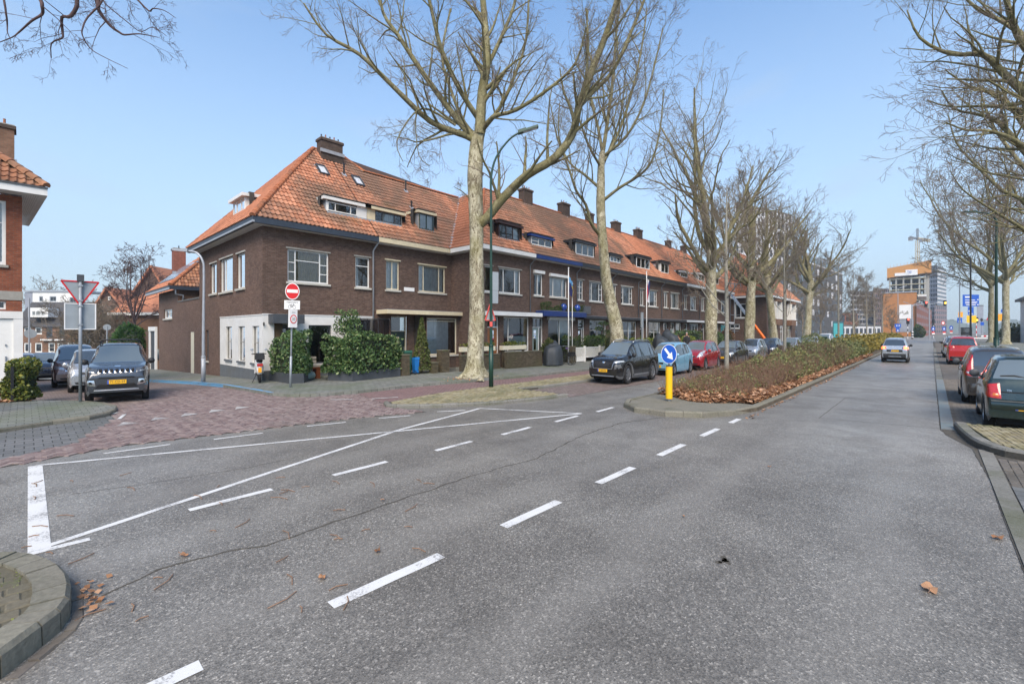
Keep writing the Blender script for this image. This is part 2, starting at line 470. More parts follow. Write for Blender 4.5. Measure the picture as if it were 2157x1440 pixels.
def leafmat(name, stops, rough=.5, trans=.25, scale=3.):
    m, n, l, p, o = _new(name)
    at = n.new("ShaderNodeAttribute"); at.attribute_name = "rnd"
    oi = n.new("ShaderNodeObjectInfo")
    ad = n.new("ShaderNodeMath"); ad.operation = 'ADD'; l.new(at.outputs["Fac"], ad.inputs[0]); l.new(oi.outputs["Random"], ad.inputs[1])
    fr = n.new("ShaderNodeMath"); fr.operation = 'FRACT'; l.new(ad.outputs[0], fr.inputs[0])
    c = _ramp(n, l, fr.outputs[0], stops).outputs[0]
    l.new(c, p.inputs["Base Color"]); p.inputs["Roughness"].default_value = rough
    p.inputs["Specular IOR Level"].default_value = .4
    tl = n.new("ShaderNodeBsdfTranslucent"); l.new(c, tl.inputs[0])
    mx = n.new("ShaderNodeMixShader"); mx.inputs[0].default_value = trans
    l.new(p.outputs[0], mx.inputs[1]); l.new(tl.outputs[0], mx.inputs[2]); l.new(mx.outputs[0], o.inputs[0])
    return m

# ground
asphalt("asphalt", (.192,.182,.163))
asphalt("asphalt_dark", (.075,.077,.08))
worn("road_paint", (.66,.66,.64), (.17,.165,.16), .36)
worn("old_paint", (.44,.43,.41), (.19,.15,.14), .44)
worn("blue_paint", (.10,.30,.52), (.16,.16,.16), .34)
worn("blue_paint_old", (.14,.18,.19), (.16,.16,.15), .5)
plain("earth", (.10,.08,.055), .95, var=.35, scale=9., bump=.6)
plain("ground_far", (.16,.16,.145), .95, var=.2, scale=.6)
randcol("clinker", [(0.,(.15,.105,.10)),(.35,(.20,.15,.14)),(.7,(.25,.20,.185)),(1.,(.17,.125,.12))], .78, 20., (.15,.14,.115), .35, (.5,.75), .45)
paving("clinker_far", [(0.,(.15,.11,.10)),(1.,(.24,.19,.175))], (.09,.08,.07), .165, .075, (.14,.13,.10), .4)
plain("joint_dirt", (.075,.068,.056), .95, var=.3, scale=18.)
paving("cycle_brick", [(0.,(.20,.125,.12)),(1.,(.26,.17,.16))], (.09,.065,.06), .165, .08, (.12,.10,.09), .3)
paving("pavement_slab", [(0.,(.155,.16,.145)),(1.,(.21,.215,.195))], (.08,.085,.07), .23, .23, (.105,.135,.07), .6)
paving("slab_dark", [(0.,(.12,.125,.127)),(1.,(.165,.168,.168))], (.05,.052,.05), .23, .23, (.07,.08,.05), .35)
randcol("yellow_brick", [(0.,(.20,.17,.095)),(.4,(.26,.225,.13)),(.75,(.30,.27,.18)),(1.,(.19,.165,.11))], .85, 22., (.075,.09,.035), .8, (.47,.66), .65)
randcol("grey_brick", [(0.,(.12,.105,.09)),(.5,(.17,.15,.125)),(1.,(.14,.125,.11))], .85, 22., (.06,.058,.045), .7, (.5,.7), .5)
randcol("kerbstone", [(0.,(.15,.148,.13)),(.5,(.20,.195,.175)),(1.,(.17,.165,.15))], .9, 30., (.085,.095,.05), .9, (.48,.66), .6, .5)
randcol("kerb_mossy", [(0.,(.16,.15,.12)),(.5,(.20,.19,.15)),(1.,(.17,.16,.13))], .9, 30., (.085,.09,.055), 2.2, (.5,.7), .5, .6)
randcol("mossy_paver", [(0.,(.11,.10,.07)),(.5,(.14,.125,.09)),(1.,(.12,.11,.08))], .9, 30., (.09,.13,.025), 3., (.52,.66), .8, .5)
# walls
brick("brown_brick", (.098,.058,.045), (.150,.096,.074), (.14,.118,.10), dirt=.35)
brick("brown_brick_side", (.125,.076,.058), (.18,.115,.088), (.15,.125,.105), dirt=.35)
brick("red_brick", (.20,.058,.03), (.27,.085,.042), (.16,.12,.095), dirt=.25, patchcol=(.08,.045,.03))
brick("rust_brick", (.19,.10,.062), (.25,.14,.09), (.16,.13,.10), dirt=.3)
brick("far_red_brick", (.22,.075,.05), (.28,.10,.07), (.25,.15,.12), dirt=.2)
brick("garden_brick", (.07,.055,.036), (.115,.09,.06), (.06,.055,.042), dirt=.6, patchcol=(.07,.075,.03))
brick("chimney_brick", (.075,.05,.04), (.11,.075,.058), (.09,.08,.07), dirt=.5)
plain("white_paint", (.74,.74,.72), .5, var=.05, scale=3., dirt=.22, dirtcol=(.42,.41,.36))
plain("white_frame", (.78,.78,.75), .42, var=.04, scale=5., dirt=.15, dirtcol=(.45,.44,.4))
plain("cream_paint", (.66,.58,.40), .5, var=.06, scale=4., dirt=.3, dirtcol=(.34,.29,.19))
plain("cream_frame", (.70,.64,.48), .45, var=.05, scale=5., dirt=.2, dirtcol=(.36,.31,.2))
plain("charcoal_paint", (.055,.062,.072), .55, var=.15, scale=4.)
plain("grey_plinth", (.12,.135,.15), .7, var=.12, scale=4., dirt=.3)
plain("blue_gutter", (.030,.042,.062), .45, var=.15, scale=4.)
plain("black_gutter", (.028,.03,.034), .5, var=.2, scale=4.)
plain("navy_canopy", (.01,.032,.155), .4, var=.12, scale=4.)
plain("dark_brown_wood", (.035,.014,.01), .5, var=.2)
plain("green_door", (.012,.03,.024), .35, var=.15)
plain("dark_door", (.02,.018,.018), .35, var=.15)
plain("teal_door", (.23,.30,.29), .45, var=.1)
plain("wood_door", (.26,.10,.035), .45, var=.2)
plain("zinc", (.23,.25,.28), .5, .3, var=.15)
plain("lead", (.30,.32,.35), .6, .1, var=.15, scale=8.)
plain("stone_sill", (.50,.49,.44), .8, var=.08, dirt=.3)
plain("lintel", (.30,.29,.26), .85, var=.12, dirt=.3)
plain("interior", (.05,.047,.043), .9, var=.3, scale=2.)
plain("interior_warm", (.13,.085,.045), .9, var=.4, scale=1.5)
plain("curtain", (.82,.82,.79), .9, var=.08)
plain("curtain_grey", (.68,.71,.70), .9, var=.1)
plain("blind_ochre", (.28,.19,.07), .9, var=.15)
plain("frosted", (.42,.52,.51), .5, var=.06)
plain("skylight_pale", (.62,.66,.70), .15, 0., var=.05, coat=1.)  # opaque pale glossy fill used for the skylight panes
plain("solar", (.30,.34,.40), .15, .2, var=.1)
glass("pane", (.93,.95,.95), .05); glass("pane_dark", (.55,.6,.6), .10); glass("skylight_glass", (.3,.34,.38), .55)
# roofs
TILE_STOPS = [(0.,(.33,.13,.07)),(.3,(.42,.18,.10)),(.6,(.50,.235,.14)),(.85,(.37,.17,.10)),(1.,(.26,.13,.085))]
randcol("roof_tile", TILE_STOPS, .75, 9., (.13,.09,.062), .33, (.46,.62), .78, .35, .3, ((.10,.085,.035), .8, .60, .75, .55))
randcol("roof_tile_dark", TILE_STOPS, .75, 9., (.15,.10,.07), .26, (.36,.56), .85, .35, .3, ((.09,.08,.04), .8, .57, .72, .6))
randcol("roof_tile_clean", [(0.,(.40,.16,.085)),(.5,(.48,.205,.115)),(1.,(.42,.175,.10))], .75, 9., (.24,.10,.055), .4, (.5,.65), .5)
randcol("roof_tile_rust", [(0.,(.20,.085,.045)),(.35,(.29,.13,.07)),(.7,(.36,.18,.10)),(1.,(.22,.11,.07))], .8, 12., (.10,.08,.05), 1.2, (.5,.66), .6)
randcol("roof_ridge", [(0.,(.34,.115,.05)),(.5,(.42,.155,.07)),(1.,(.30,.12,.065))], .75, 9., (.11,.075,.05), .9, (.5,.7), .6)
plain("roof_under", (.06,.035,.026), .9)
plain("roof_felt", (.12,.12,.115), .9, var=.2)
plain("grey_tile", (.085,.085,.09), .8, var=.3, scale=5., bump=.4)
# vegetation
bark("plane_bark", (.50,.47,.35), (.27,.24,.165), (.13,.105,.07), 6.5, (.21,.195,.075), .5)
bark("plane_branch", (.26,.24,.14), (.185,.165,.095), (.11,.09,.055), 6., (.15,.14,.05), .5)
plain("twig", (.19,.15,.11), .9, var=.25, scale=8.)
plain("twig_far", (.20,.165,.125), .9, var=.25, scale=4.)
plain("twig_red", (.085,.052,.05), .9, var=.25, scale=8.)
plain("young_bark", (.27,.255,.21), .9, var=.25, scale=14., bump=.3)
leafmat("laurel_leaf", [(0.,(.035,.08,.03)),(.35,(.07,.135,.045)),(.7,(.125,.205,.07)),(.92,(.20,.27,.10)),(1.,(.32,.36,.16))], .38)
leafmat("ivy_leaf", [(0.,(.018,.05,.016)),(.5,(.045,.105,.028)),(1.,(.09,.17,.045))], .4)
leafmat("yew_leaf", [(0.,(.03,.06,.018)),(.5,(.06,.10,.03)),(1.,(.10,.15,.045))], .6)
leafmat("cypress_leaf", [(0.,(.05,.075,.018)),(.5,(.095,.125,.03)),(1.,(.155,.175,.045))], .6)
leafmat("box_leaf", [(0.,(.05,.08,.025)),(.5,(.10,.125,.04)),(1.,(.17,.17,.06))], .6)
leafmat("lime_leaf", [(0.,(.11,.16,.03)),(.5,(.22,.27,.05)),(1.,(.34,.38,.09))], .5)
leafmat("hedge_leaf", [(0.,(.045,.075,.02)),(.4,(.10,.14,.03)),(.75,(.22,.24,.045)),(1.,(.36,.33,.07))], .45)
leafmat("shrub_leaf", [(0.,(.10,.125,.05)),(.4,(.175,.205,.08)),(.75,(.25,.265,.10)),(1.,(.35,.32,.12))], .6)
leafmat("mustard_leaf", [(0.,(.17,.14,.035)),(.4,(.27,.215,.045)),(.75,(.36,.275,.055)),(1.,(.19,.19,.06))], .6)
leafmat("dry_leaf", [(0.,(.16,.075,.035)),(.35,(.30,.145,.068)),(.7,(.44,.235,.12)),(1.,(.58,.37,.24))], .7, .12)
leafmat("red_shrub_leaf", [(0.,(.12,.06,.035)),(.6,(.20,.105,.06)),(1.,(.14,.12,.05))], .6)
plain("shrub_twig", (.23,.14,.09), .9, var=.3)
plain("moss", (.10,.14,.03), .95, var=.4, scale=30., bump=.6)
# metals, plastics
plain("lamp_green", (.012,.048,.034), .4, .1, var=.15)
plain("lamp_grey", (.36,.39,.43), .45, .2, var=.1, dirt=.15)
plain("galvanised", (.32,.35,.38), .5, .35, var=.12, scale=5., dirt=.2)
plain("sign_back", (.30,.34,.37), .6, .1, var=.06, dirt=.15)
plain("sign_white", (.80,.80,.79), .4, var=.03)
plain("sign_red", (.62,.008,.012), .4, var=.04)
plain("sign_red_pale", (.66,.10,.08), .45, var=.05)
plain("sign_blue", (.006,.085,.46), .4, var=.04)
plain("sign_yellow", (.86,.50,.006), .45, var=.05)
plain("sign_amber", (.85,.36,.01), .45, var=.05)
plain("sign_black", (.012,.012,.014), .5)
plain("sign_text", (.03,.03,.035), .5)
plain("black_metal", (.016,.017,.019), .45, .2, var=.2)
plain("black_plastic", (.018,.019,.021), .55, var=.2)
plain("grey_plastic", (.10,.105,.11), .6, var=.15)
plain("rubber", (.016,.016,.017), .85, var=.3, scale=12.)
plain("alloy", (.42,.43,.45), .3, .8, var=.08)
plain("alloy_dark", (.10,.10,.11), .4, .6, var=.1)
plain("chrome", (.75,.76,.78), .12, 1., var=.02)
plain("underbody", (.008,.008,.009), .9)
plain("plate_yellow", (.80,.44,.015), .45, var=.03)
plain("plate_blue", (.02,.09,.42), .45)
plain("lamp_clear", (.55,.58,.60), .12, .3, var=.25, scale=25., coat=1.)
plain("lamp_dark", (.10,.11,.12), .12, .3, var=.3, scale=25., coat=1.)
plain("lamp_red", (.42,.012,.008), .15, 0., var=.3, scale=30., coat=1.)
plain("lamp_orange", (.62,.16,.01), .15, 0., var=.2, scale=30., coat=1.)
emit("brake_lit", (1.,.10,.03), 2.2)
emit("signal_red", (1.,.05,.03), 3.)
emit("signal_amber", (1.,.42,.03), 3.)
emit("lantern_glow", (1.,.55,.16), 3.5)
def car_glass(name, col, metal=.0):
    m, n, l, p, o = _new(name)
    p.inputs["Base Color"].default_value = _c4(col); p.inputs["Roughness"].default_value = .04
    p.inputs["IOR"].default_value = 1.7; p.inputs["Specular IOR Level"].default_value = .8; p.inputs["Metallic"].default_value = metal
    p.inputs["Coat Weight"].default_value = 1.; p.inputs["Coat Roughness"].default_value = .02
    return m
car_glass("car_glass", (.035,.042,.045)); car_glass("car_glass_pale", (.16,.19,.19), .25)
for nm, c, mt in (("paint_grey",(.055,.062,.072),.5),("paint_black",(.010,.010,.011),.1),("paint_skyblue",(.24,.48,.64),.2),("paint_red",(.36,.018,.026),.2),
                  ("paint_silver",(.46,.48,.50),.6),("paint_brown",(.30,.21,.18),.2),("paint_white",(.70,.71,.72),.1),("paint_darkblue",(.022,.032,.055),.4),
                  ("paint_greybrown",(.085,.08,.08),.5),("paint_green",(.012,.030,.030),.4),("paint_graphite",(.075,.068,.064),.5),("paint_brightred",(.45,.022,.022),.15)):
    carpaint(nm, c, mt)
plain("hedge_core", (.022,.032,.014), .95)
plain("tarp", (.035,.042,.05), .62, var=.2, scale=4.)
plain("bench_wood", (.27,.085,.03), .5, var=.2)
plain("bench_top", (.52,.47,.38), .7, var=.1)
plain("stone_sphere", (.28,.38,.36), .7, var=.12)
plain("bin_green", (.02,.10,.06), .5, var=.12)
plain("bin_blue", (.012,.16,.48), .5, var=.12)
plain("bin_dark_green", (.015,.045,.02), .5, var=.12)
plain("net_black", (.014,.014,.016), .8)
plain("concrete", (.36,.355,.33), .9, var=.1, dirt=.3)
plain("concrete_yellow", (.46,.42,.28), .9, var=.1, dirt=.2)
plain("formwork", (.52,.235,.05), .75, var=.15, scale=2.)
plain("orange_wall", (.40,.175,.06), .85, var=.12, scale=1., dirt=.15, dirtcol=(.3,.13,.05))
plain("tower_grey", (.26,.28,.33), .6, var=.12, scale=.6)
plain("tower_mauve", (.24,.17,.175), .8, var=.1, scale=.6)
plain("tower_white", (.62,.62,.63), .7, var=.06)
plain("tower_glass", (.05,.06,.075), .15, .2, var=.3, scale=.5)
plain("office_dark", (.10,.098,.098), .7, var=.15, scale=.8)
plain("office_glass", (.10,.125,.14), .12, .3, var=.3, scale=.6)
plain("crane_yellow", (.50,.34,.10), .6, var=.1)
plain("crane_grey", (.18,.19,.21), .6, var=.1)
plain("lift_orange", (.75,.16,.02), .5, var=.1)
plain("lift_silver", (.48,.50,.53), .35, .6, var=.1)
plain("mupi_frame", (.05,.13,.16), .4, var=.1)
plain("mupi_face", (.08,.42,.46), .3, var=.06, scale=3.)
plain("skin", (.48,.27,.19), .6, var=.06)
plain("hair_brown", (.05,.025,.014), .8, var=.2)
plain("coat_brown", (.11,.045,.022), .9, var=.2)
plain("coat_black", (.018,.02,.023), .85, var=.2)
plain("trousers_dark", (.02,.023,.032), .85, var=.2)
plain("scarf_ochre", (.42,.22,.06), .9, var=.2)
plain("flag_navy", (.012,.016,.09), .7); plain("flag_yellow", (.62,.47,.06), .7); plain("flag_sky", (.10,.30,.55), .7); plain("flag_red", (.42,.03,.05), .7); plain("flag_white", (.6,.6,.62), .7)
plain("purple_cloth", (.16,.10,.30), .7, var=.2)
plain("glazed_blue", (.008,.05,.30), .15, 0., var=.1, coat=1.)
plain("terracotta", (.30,.12,.06), .8, var=.15)
plain("hill_green", (.16,.21,.21), .95, var=.12, scale=.05)

# ------------------------------------------------------------------ ground, road, pavements
rng = random.Random(7)
def sheet(name, poly, z, mat, kind='structure', parent=None):
    o = MB().poly([(x, y, z) for x, y in poly]).build(name, mat, parent)
    if parent is None: tag(o, kind=kind)
    return o
def ccw(poly):
    a = sum(p[0]*q[1]-q[0]*p[1] for p, q in zip(poly, poly[1:]+poly[:1]))
    return poly if a > 0 else poly[::-1]
def slab(name, poly, z, mat, side=None):
    poly = ccw(list(poly))
    o = MB().prism(poly, -.06, z, 0).build(name, mat); tag(o, kind='structure'); return o
sheet('ground', [(-300,-500),(1200,-500),(1200,700),(-300,700)], -8., 'ground_far')
sheet('far_ground', [(114.,-200.),(900,-200),(900,200),(114.,200.)], -.03, 'ground_far')
road = sheet('road', [(-60,-.64),(420,-.64),(420,9.9),(8.2,9.9),(5.2,10.0),(1.,10.5),(-60,10.4)], 0., 'asphalt')

def kerb(parent, pts, w, ztop, step, mat, side=1, gap=.007, name='kerb_stone', blue=None):
    """kerb stones along pts (road-side face); side=+1: stones lie to the left of the line"""
    ps = resample([(x, y, 0) for x, y in pts], step)
    nrm = []
    for i in range(len(ps)):
        d = (ps[min(i+1, len(ps)-1)] - ps[max(i-1, 0)]).normalized()
        nrm.append(Vector((-d.y, d.x, 0))*side)
    for i in range(len(ps)-1):
        a, b = ps[i], ps[i+1]; d = (b-a).normalized()
        dz = rng.uniform(-.006, .006)
        za, zb_ = gz(a.x, a.y), gz(b.x, b.y)
        prof = [(0,-.05),(0.006,ztop-.03),(.03,ztop+dz),(w,ztop+dz),(w,-.05)]
        vs = [tuple(a + d*gap/2 + nrm[i]*u + Vector((0,0,h+za))) for u, h in prof] + [tuple(b - d*gap/2 + nrm[i+1]*u + Vector((0,0,h+zb_))) for u, h in prof]
        fs = [(j,(j+1)%5,5+(j+1)%5,5+j) for j in range(5)] + [(4,3,2,1,0),(5,6,7,8,9)]
        if side < 0: fs = [f[::-1] for f in fs]
        m = mat
        if blue and blue(a): m = 'blue_paint'
        MB().add(vs, fs).build(name, m, parent)

def bricks(name, mat, poly, bw, bh, parent, z=.012, ang=0., herring=False, gap=.006, jit=.004, singles=False, hgt=.05):
    """paving bricks cut off at the polygon; one joined mesh, or one object each when singles"""
    ca, sa = math.cos(ang), math.sin(ang)
    us = [x*ca+y*sa for x, y in poly]; vs_ = [-x*sa+y*ca for x, y in poly]
    out = []
    if herring:
        u = bh
        for i in range(int(min(us)/u)-2, int(max(us)/u)+3):
            for j in range(int(min(vs_)/u)-2, int(max(vs_)/u)+3):
                k = (i-j) % 4
                if k == 0: out.append((i*u, j*u, 2*u, u))
                elif k == 3: out.append((i*u, j*u, u, 2*u))
    else:
        row = 0; v = min(vs_)
        while v < max(vs_):
            u = min(us) - (bw/2 if row % 2 else 0)
            while u < max(us):
                out.append((u, v, bw, bh)); u += bw
            v += bh; row += 1
    mb = MB(); mb.r = []; n = 0
    for u, v, lw, lh in out:
        cu, cv = u+lw/2, v+lh/2
        if not inside((cu*ca-cv*sa, cu*sa+cv*ca), poly): continue
        zz = z + rng.uniform(-jit, jit); g = gap/2; b = .006
        tx, ty = rng.uniform(-jit,jit)*.5, rng.uniform(-jit,jit)*.5
        c0 = [(u+g,v+g),(u+lw-g,v+g),(u+lw-g,v+lh-g),(u+g,v+lh-g)]
        c1 = [(u+g+b,v+g+b),(u+lw-g-b,v+g+b),(u+lw-g-b,v+lh-g-b),(u+g+b,v+lh-g-b)]
        t = lambda p, h: (p[0]*ca-p[1]*sa, p[0]*sa+p[1]*ca, h)
        vv = [t(p, zz-hgt) for p in c0] + [t(p, zz-b*.8) for p in c0] + [t(p, zz+(tx if i in (1,2) else -tx)*.6+(ty if i > 1 else -ty)*.6) for i, p in enumerate(c1)]
        ff = [(0,1,5,4),(1,2,6,5),(2,3,7,6),(3,0,4,7),(4,5,9,8),(5,6,10,9),(6,7,11,10),(7,4,8,11),(8,9,10,11)]
        n += 1
        if singles and n <= 300:
            MB().add(vv, ff).build('paving_brick', mat, parent)
        else:
            mb.add(vv, ff); rr = rng.random(); mb.r.extend([rr]*len(ff))
    if mb.f:
        o = mb.build('paving_bricks', mat, parent); tag(o, kind='stuff')

# side street of clinker bricks
SIDE_R = [(5.45,14.1),(5.15,14.9),(5.09,15.74),(4.79,18.4),(4.48,21.6),(3.71,25.5),(2.2,31.),(-1.,40.),(-8.,56.)]
ss_poly = [(-9.,10.05),(-.24,9.99),(1.12,10.33),(2.87,10.06),(5.2,9.71),(6.76,9.15),(6.5,10.15),(6.45,10.45),(6.68,10.85),(7.2,13.38),(6.,13.6),(5.45,14.1),(5.15,14.9),(5.09,15.74),(4.79,18.4),(-.1,18.4),(1.05,17.15),(1.6,15.26),(1.5,14.6),(1.35,13.4),(1.0,12.42),(.66,11.21),(-.25,10.54),(-9.,10.5)]
side = sheet('side_street', ss_poly, .004, 'clinker_far')
def slope(name, poly, dz, mat):
    o = MB().poly([(x, y, gz(x,y)+dz) for x, y in poly]).build(name, mat); tag(o, kind='structure'); return o
slope('side_street_far', [(4.79,18.4),(4.48,21.6),(3.71,25.5),(2.2,31.),(-1.,40.),(-8.,56.),(-30.,110.),(-60.,110.),(-16.,56.),(-9.,40.),(-2.2,30.),(-.1,18.4)], .004, 'clinker_far')
slope('pavement_side', [(6.44,18.4),(6.44,120.),(-30.,120.),(-30.,110.),(-8.,56.),(-1.,40.),(2.2,31.),(3.71,25.5),(4.48,21.6),(4.79,18.4)], .10, 'pavement_slab')
slope('pavement_left_far', [(-.1,18.4),(-2.2,30.),(-9.,40.),(-16.,56.),(-60.,110.),(-60.,18.4)], .06, 'slab_dark')
near_poly = [(-9.,10.05),(-.24,9.99),(1.12,10.33),(2.87,10.06),(5.2,9.71),(6.76,9.15),(6.5,10.15),(6.45,10.45),(6.68,10.85),(7.15,13.35),(6.,13.6),(5.45,14.1),(5.15,14.9),(5.09,15.74),(4.79,18.4),(1.2,18.4),(1.05,17.15),(1.6,15.26),(1.5,14.6),(1.35,13.4),(1.0,12.42),(.66,11.21),(-.25,10.54),(-9.,10.5)]
dirt = sheet('joint_bed', near_poly, .008, 'joint_dirt', parent=side)
bricks('clinker', 'clinker', [(max(x,-3.),y) for x, y in near_poly], .17, .085, side, .018, R(45), True)
# grey slab crossing beside the corner
sheet('slab_crossing', [(-30.,10.5),(-.25,10.54),(.66,11.21),(1.,12.42),(1.5,13.3),(1.5,14.5),(1.0,13.9),(-.3,13.5),(-30.,12.9)], .010, 'slab_dark')
# pavements
pav_l = slab('pavement_left', [(-30.,12.75),(-9.,12.95),(-.32,13.38),(.41,13.72),(1.0,13.85),(1.35,14.2),(1.5,14.6),(1.58,15.26),(1.43,16.2),(1.05,17.1),(-.1,18.4),(-30.,18.4)], .10, 'pavement_slab')
kerb(pav_l, [(-9.,12.92),(-.32,13.36),(.41,13.69),(1.0,13.80),(1.37,14.15),(1.53,14.6),(1.62,15.26),(1.47,16.2),(1.1,17.13)], .12, .105, .62, 'kerb_mossy', 1)
PR = [(-8.,56.),(-1.,40.),(2.2,31.),(3.71,25.5),(4.48,21.6),(4.79,18.4),(5.09,15.74),(5.15,14.9),(5.45,14.1),(6.,13.62),(7.15,13.4),(9.44,13.45),(11.96,13.1),(15.29,12.75),(19.26,12.62),(60.,12.5),(115.,12.4)]
pav_r = slab('pavement_right', [(6.44,18.4)]+PR[5:]+[(115.,60.),(6.44,60.)], .10, 'pavement_slab')
kerb(pav_r, PR[2:-2], .12, .106, .7, 'kerbstone', 1, blue=lambda p: 15.4 < p.y < 27.)
# cycle path
sheet('cycle_path', [(6.68,10.85),(8.5,11.2),(11.,11.32),(17.5,11.2),(115.,11.0),(115.,12.42),(60.,12.52),(19.26,12.64),(15.29,12.77),(11.96,13.12),(9.44,13.47),(7.2,13.4)], .010, 'cycle_brick')
# yellow brick island with lamp and parking strip
isl = [(6.68,10.82),(6.45,10.45),(6.55,10.15),(7.43,9.4),(8.54,8.76),(9.6,8.42),(10.55,8.22),(11.2,8.14),(11.25,9.98),(12.16,9.86),(15.09,9.82),(115.,9.8),(115.,11.0),(17.5,11.2),(11.,11.32),(8.5,11.2)]
island = slab('island', isl, .075, 'joint_dirt')
kerb(island, [(6.62,10.9),(6.43,10.45),(6.53,10.12),(7.42,9.37),(8.53,8.73),(9.6,8.39),(10.55,8.19),(11.25,8.11)], .11, .095, .5, 'kerbstone', -1 if False else 1)
kerb(island, [(11.2,10.05),(12.16,9.84),(15.09,9.79),(60.,9.78)], .11, .11, .7, 'kerbstone', 1)
bricks('yellow', 'yellow_brick', [(6.8,10.75),(6.62,10.3),(7.5,9.52),(8.6,8.9),(10.5,8.36),(11.1,8.3),(11.2,10.1),(13.,9.98),(22.,9.95),(22.,11.12),(17.5,11.17),(11.,11.28),(8.5,11.15)], .16, .08, island, .088, R(18))
sheet('island_far', [(22.,9.9),(115.,9.9),(115.,11.),(22.,11.15)], .082, 'yellow_brick', parent=island)
sheet('parking_bay', [(11.25,8.0),(115.,7.95),(115.,9.82),(15.,9.84),(12.16,9.88),(11.25,10.)], .006, 'clinker_far')
# central reservation
med = [(110.,3.17),(15.2,3.17),(12.5,3.2),(11.42,3.44),(10.62,3.86),(10.2,4.58),(10.22,5.38),(10.73,5.95),(11.2,6.15),(12.06,6.2),(110.,6.2)]
median = slab('median', [(p[0]+(.03 if p[0]<11.5 else 0), p[1]) for p in med], .085, 'earth')
kerb(median, med[:1]+[(60.,3.17)]+med[1:3], .14, .13, .9, 'kerb_mossy', -1)
kerb(median, med[2:-1], .14, .13, .5, 'kerb_mossy', -1)
kerb(median, [(12.06,6.2),(60.,6.2)], .14, .13, .9, 'kerb_mossy', -1)
sheet('median_nose', [(12.7,3.36),(11.5,3.6),(10.74,3.97),(10.36,4.62),(10.38,5.32),(10.83,5.82),(11.3,6.02),(12.9,6.05)], .112, 'kerb_mossy', parent=median)
# reservation nose at the lower left
nose = [(-6.,5.74),(-.14,5.72),(-.02,5.62),(.06,5.5),(.14,5.3),(.2,5.09),(.235,4.86),(.24,4.64),(.22,4.41),(.17,4.26),(.08,4.14),(-.09,3.92),(-1.,3.4),(-6.,3.3)]
nose_s = slab('median_end', [(x-.07 if x > -3 else x, y+(.05 if y < 4.3 else -.05 if y > 5.2 else 0)) for x, y in nose], .133, 'mossy_paver')
kerb(nose_s, nose[::-1], .2, .16, .33, 'kerb_mossy', -1 if False else 1, gap=.012)
kerb(nose_s, [(x+(.085 if x > -.5 else 0), y-(.08 if y < 4.5 else 0)) for x, y in nose[5:12]], .085, .012, .16, 'grey_brick', -1, name='gutter_brick')
def nose_pavers():
    for i in range(-1, 12):
        for j in range(16):
            u, v = -1.2+i*.17+(.085 if j % 2 else 0), 3.55+j*.135; lw, lh = .17, .135
            c = (u+lw/2, v+lh/2)
            if not all(inside((c[0]+dx, c[1]+dy), nose) for dx, dy in ((.21,0),(.17,.13),(.17,-.13),(.05,.2),(.05,-.2))): continue
            zz = .138+rng.uniform(-.007,.007); g = .005
            MB().add([(u+g,v+g,.03),(u+lw-g,v+g,.03),(u+lw-g,v+lh-g,.03),(u+g,v+lh-g,.03),
                      (u+g,v+g,zz-.008),(u+lw-g,v+g,zz-.008),(u+lw-g,v+lh-g,zz-.008),(u+g,v+lh-g,zz-.008),
                      (u+g+.01,v+g+.01,zz),(u+lw-.01-g,v+g+.01,zz),(u+lw-.01-g,v+lh-.01-g,zz),(u+g+.01,v+lh-.01-g,zz)],
                     [(0,1,5,4),(1,2,6,5),(2,3,7,6),(3,0,4,7),(4,5,9,8),(5,6,10,9),(6,7,11,10),(7,4,8,11),(8,9,10,11)]).build('paving_brick','mossy_paver',nose_s)
nose_pavers()
# right-hand side: gutter, parking bay, kerbed corner, drive
rb = [(13.05,-.16),(60.,-.16),(60.,-2.9),(13.05,-2.9)]
bay_r = sheet('parking_bay_right', [(12.2,-.2),(115.,-.16),(115.,-2.9),(12.2,-2.9)], .005, 'joint_dirt')
bricks('bay', 'grey_brick', [(12.5,-.36),(26.,-.36),(26.,-2.8),(12.5,-2.8)], .165, .082, bay_r, .016, R(90))
sheet('bay_far', [(26.,-.36),(115.,-.36),(115.,-2.8),(26.,-2.8)], .014, 'grey_brick', parent=bay_r)
for i in range(16):
    x0 = 12.7+i*.8; MB().box(x0+.004, x0+.796, -.345, -.14, -.02, .017+rng.uniform(-.002,.002)).build('gutter_stone', 'blue_paint_old', bay_r)
for i in range(60):
    x0 = 25.5+i*.8; MB().box(x0+.004, x0+.796, -.345, -.14, -.02, .016).build('gutter_stone', 'kerbstone', bay_r)
cor = [(13.05,-.33),(12.5,-.37),(11.81,-.44),(11.35,-.50),(11.02,-.58),(10.75,-.70),(10.57,-.85),(10.47,-1.06),(10.42,-1.4),(10.42,-3.2),(13.05,-3.2)]
corner = slab('kerbed_corner', cor, .10, 'joint_dirt')
kerb(corner, cor[:-1], .17, .135, .36, 'kerbstone', 1)
bricks('yellow_c', 'yellow_brick', [(13.0,-.5),(12.5,-.55),(11.8,-.63),(11.35,-.7),(11.1,-.78),(10.9,-.88),(10.74,-1.0),(10.66,-1.2),(10.62,-1.5),(10.62,-3.),(13.,-3.)], .16, .08, corner, .132, R(8), singles=True)
pav_rr = slab('pavement_far_side', [(-30.,-3.3),(115.,-3.05),(115.,-40.),(-30.,-40.)], .09, 'pavement_slab')
kerb(pav_rr, [(13.05,-3.02),(60.,-3.0)], .12, .11, .9, 'kerbstone', -1)
gut = sheet('gutter', [(13.,-.13),(12.1,-.19),(10.97,-.50),(8.84,-.57),(6.38,-.56),(-30.,-.56),(-30.,-3.3),(10.45,-3.3),(10.45,-1.06),(10.57,-.82),(11.02,-.58),(12.5,-.36)], .006, 'joint_dirt')
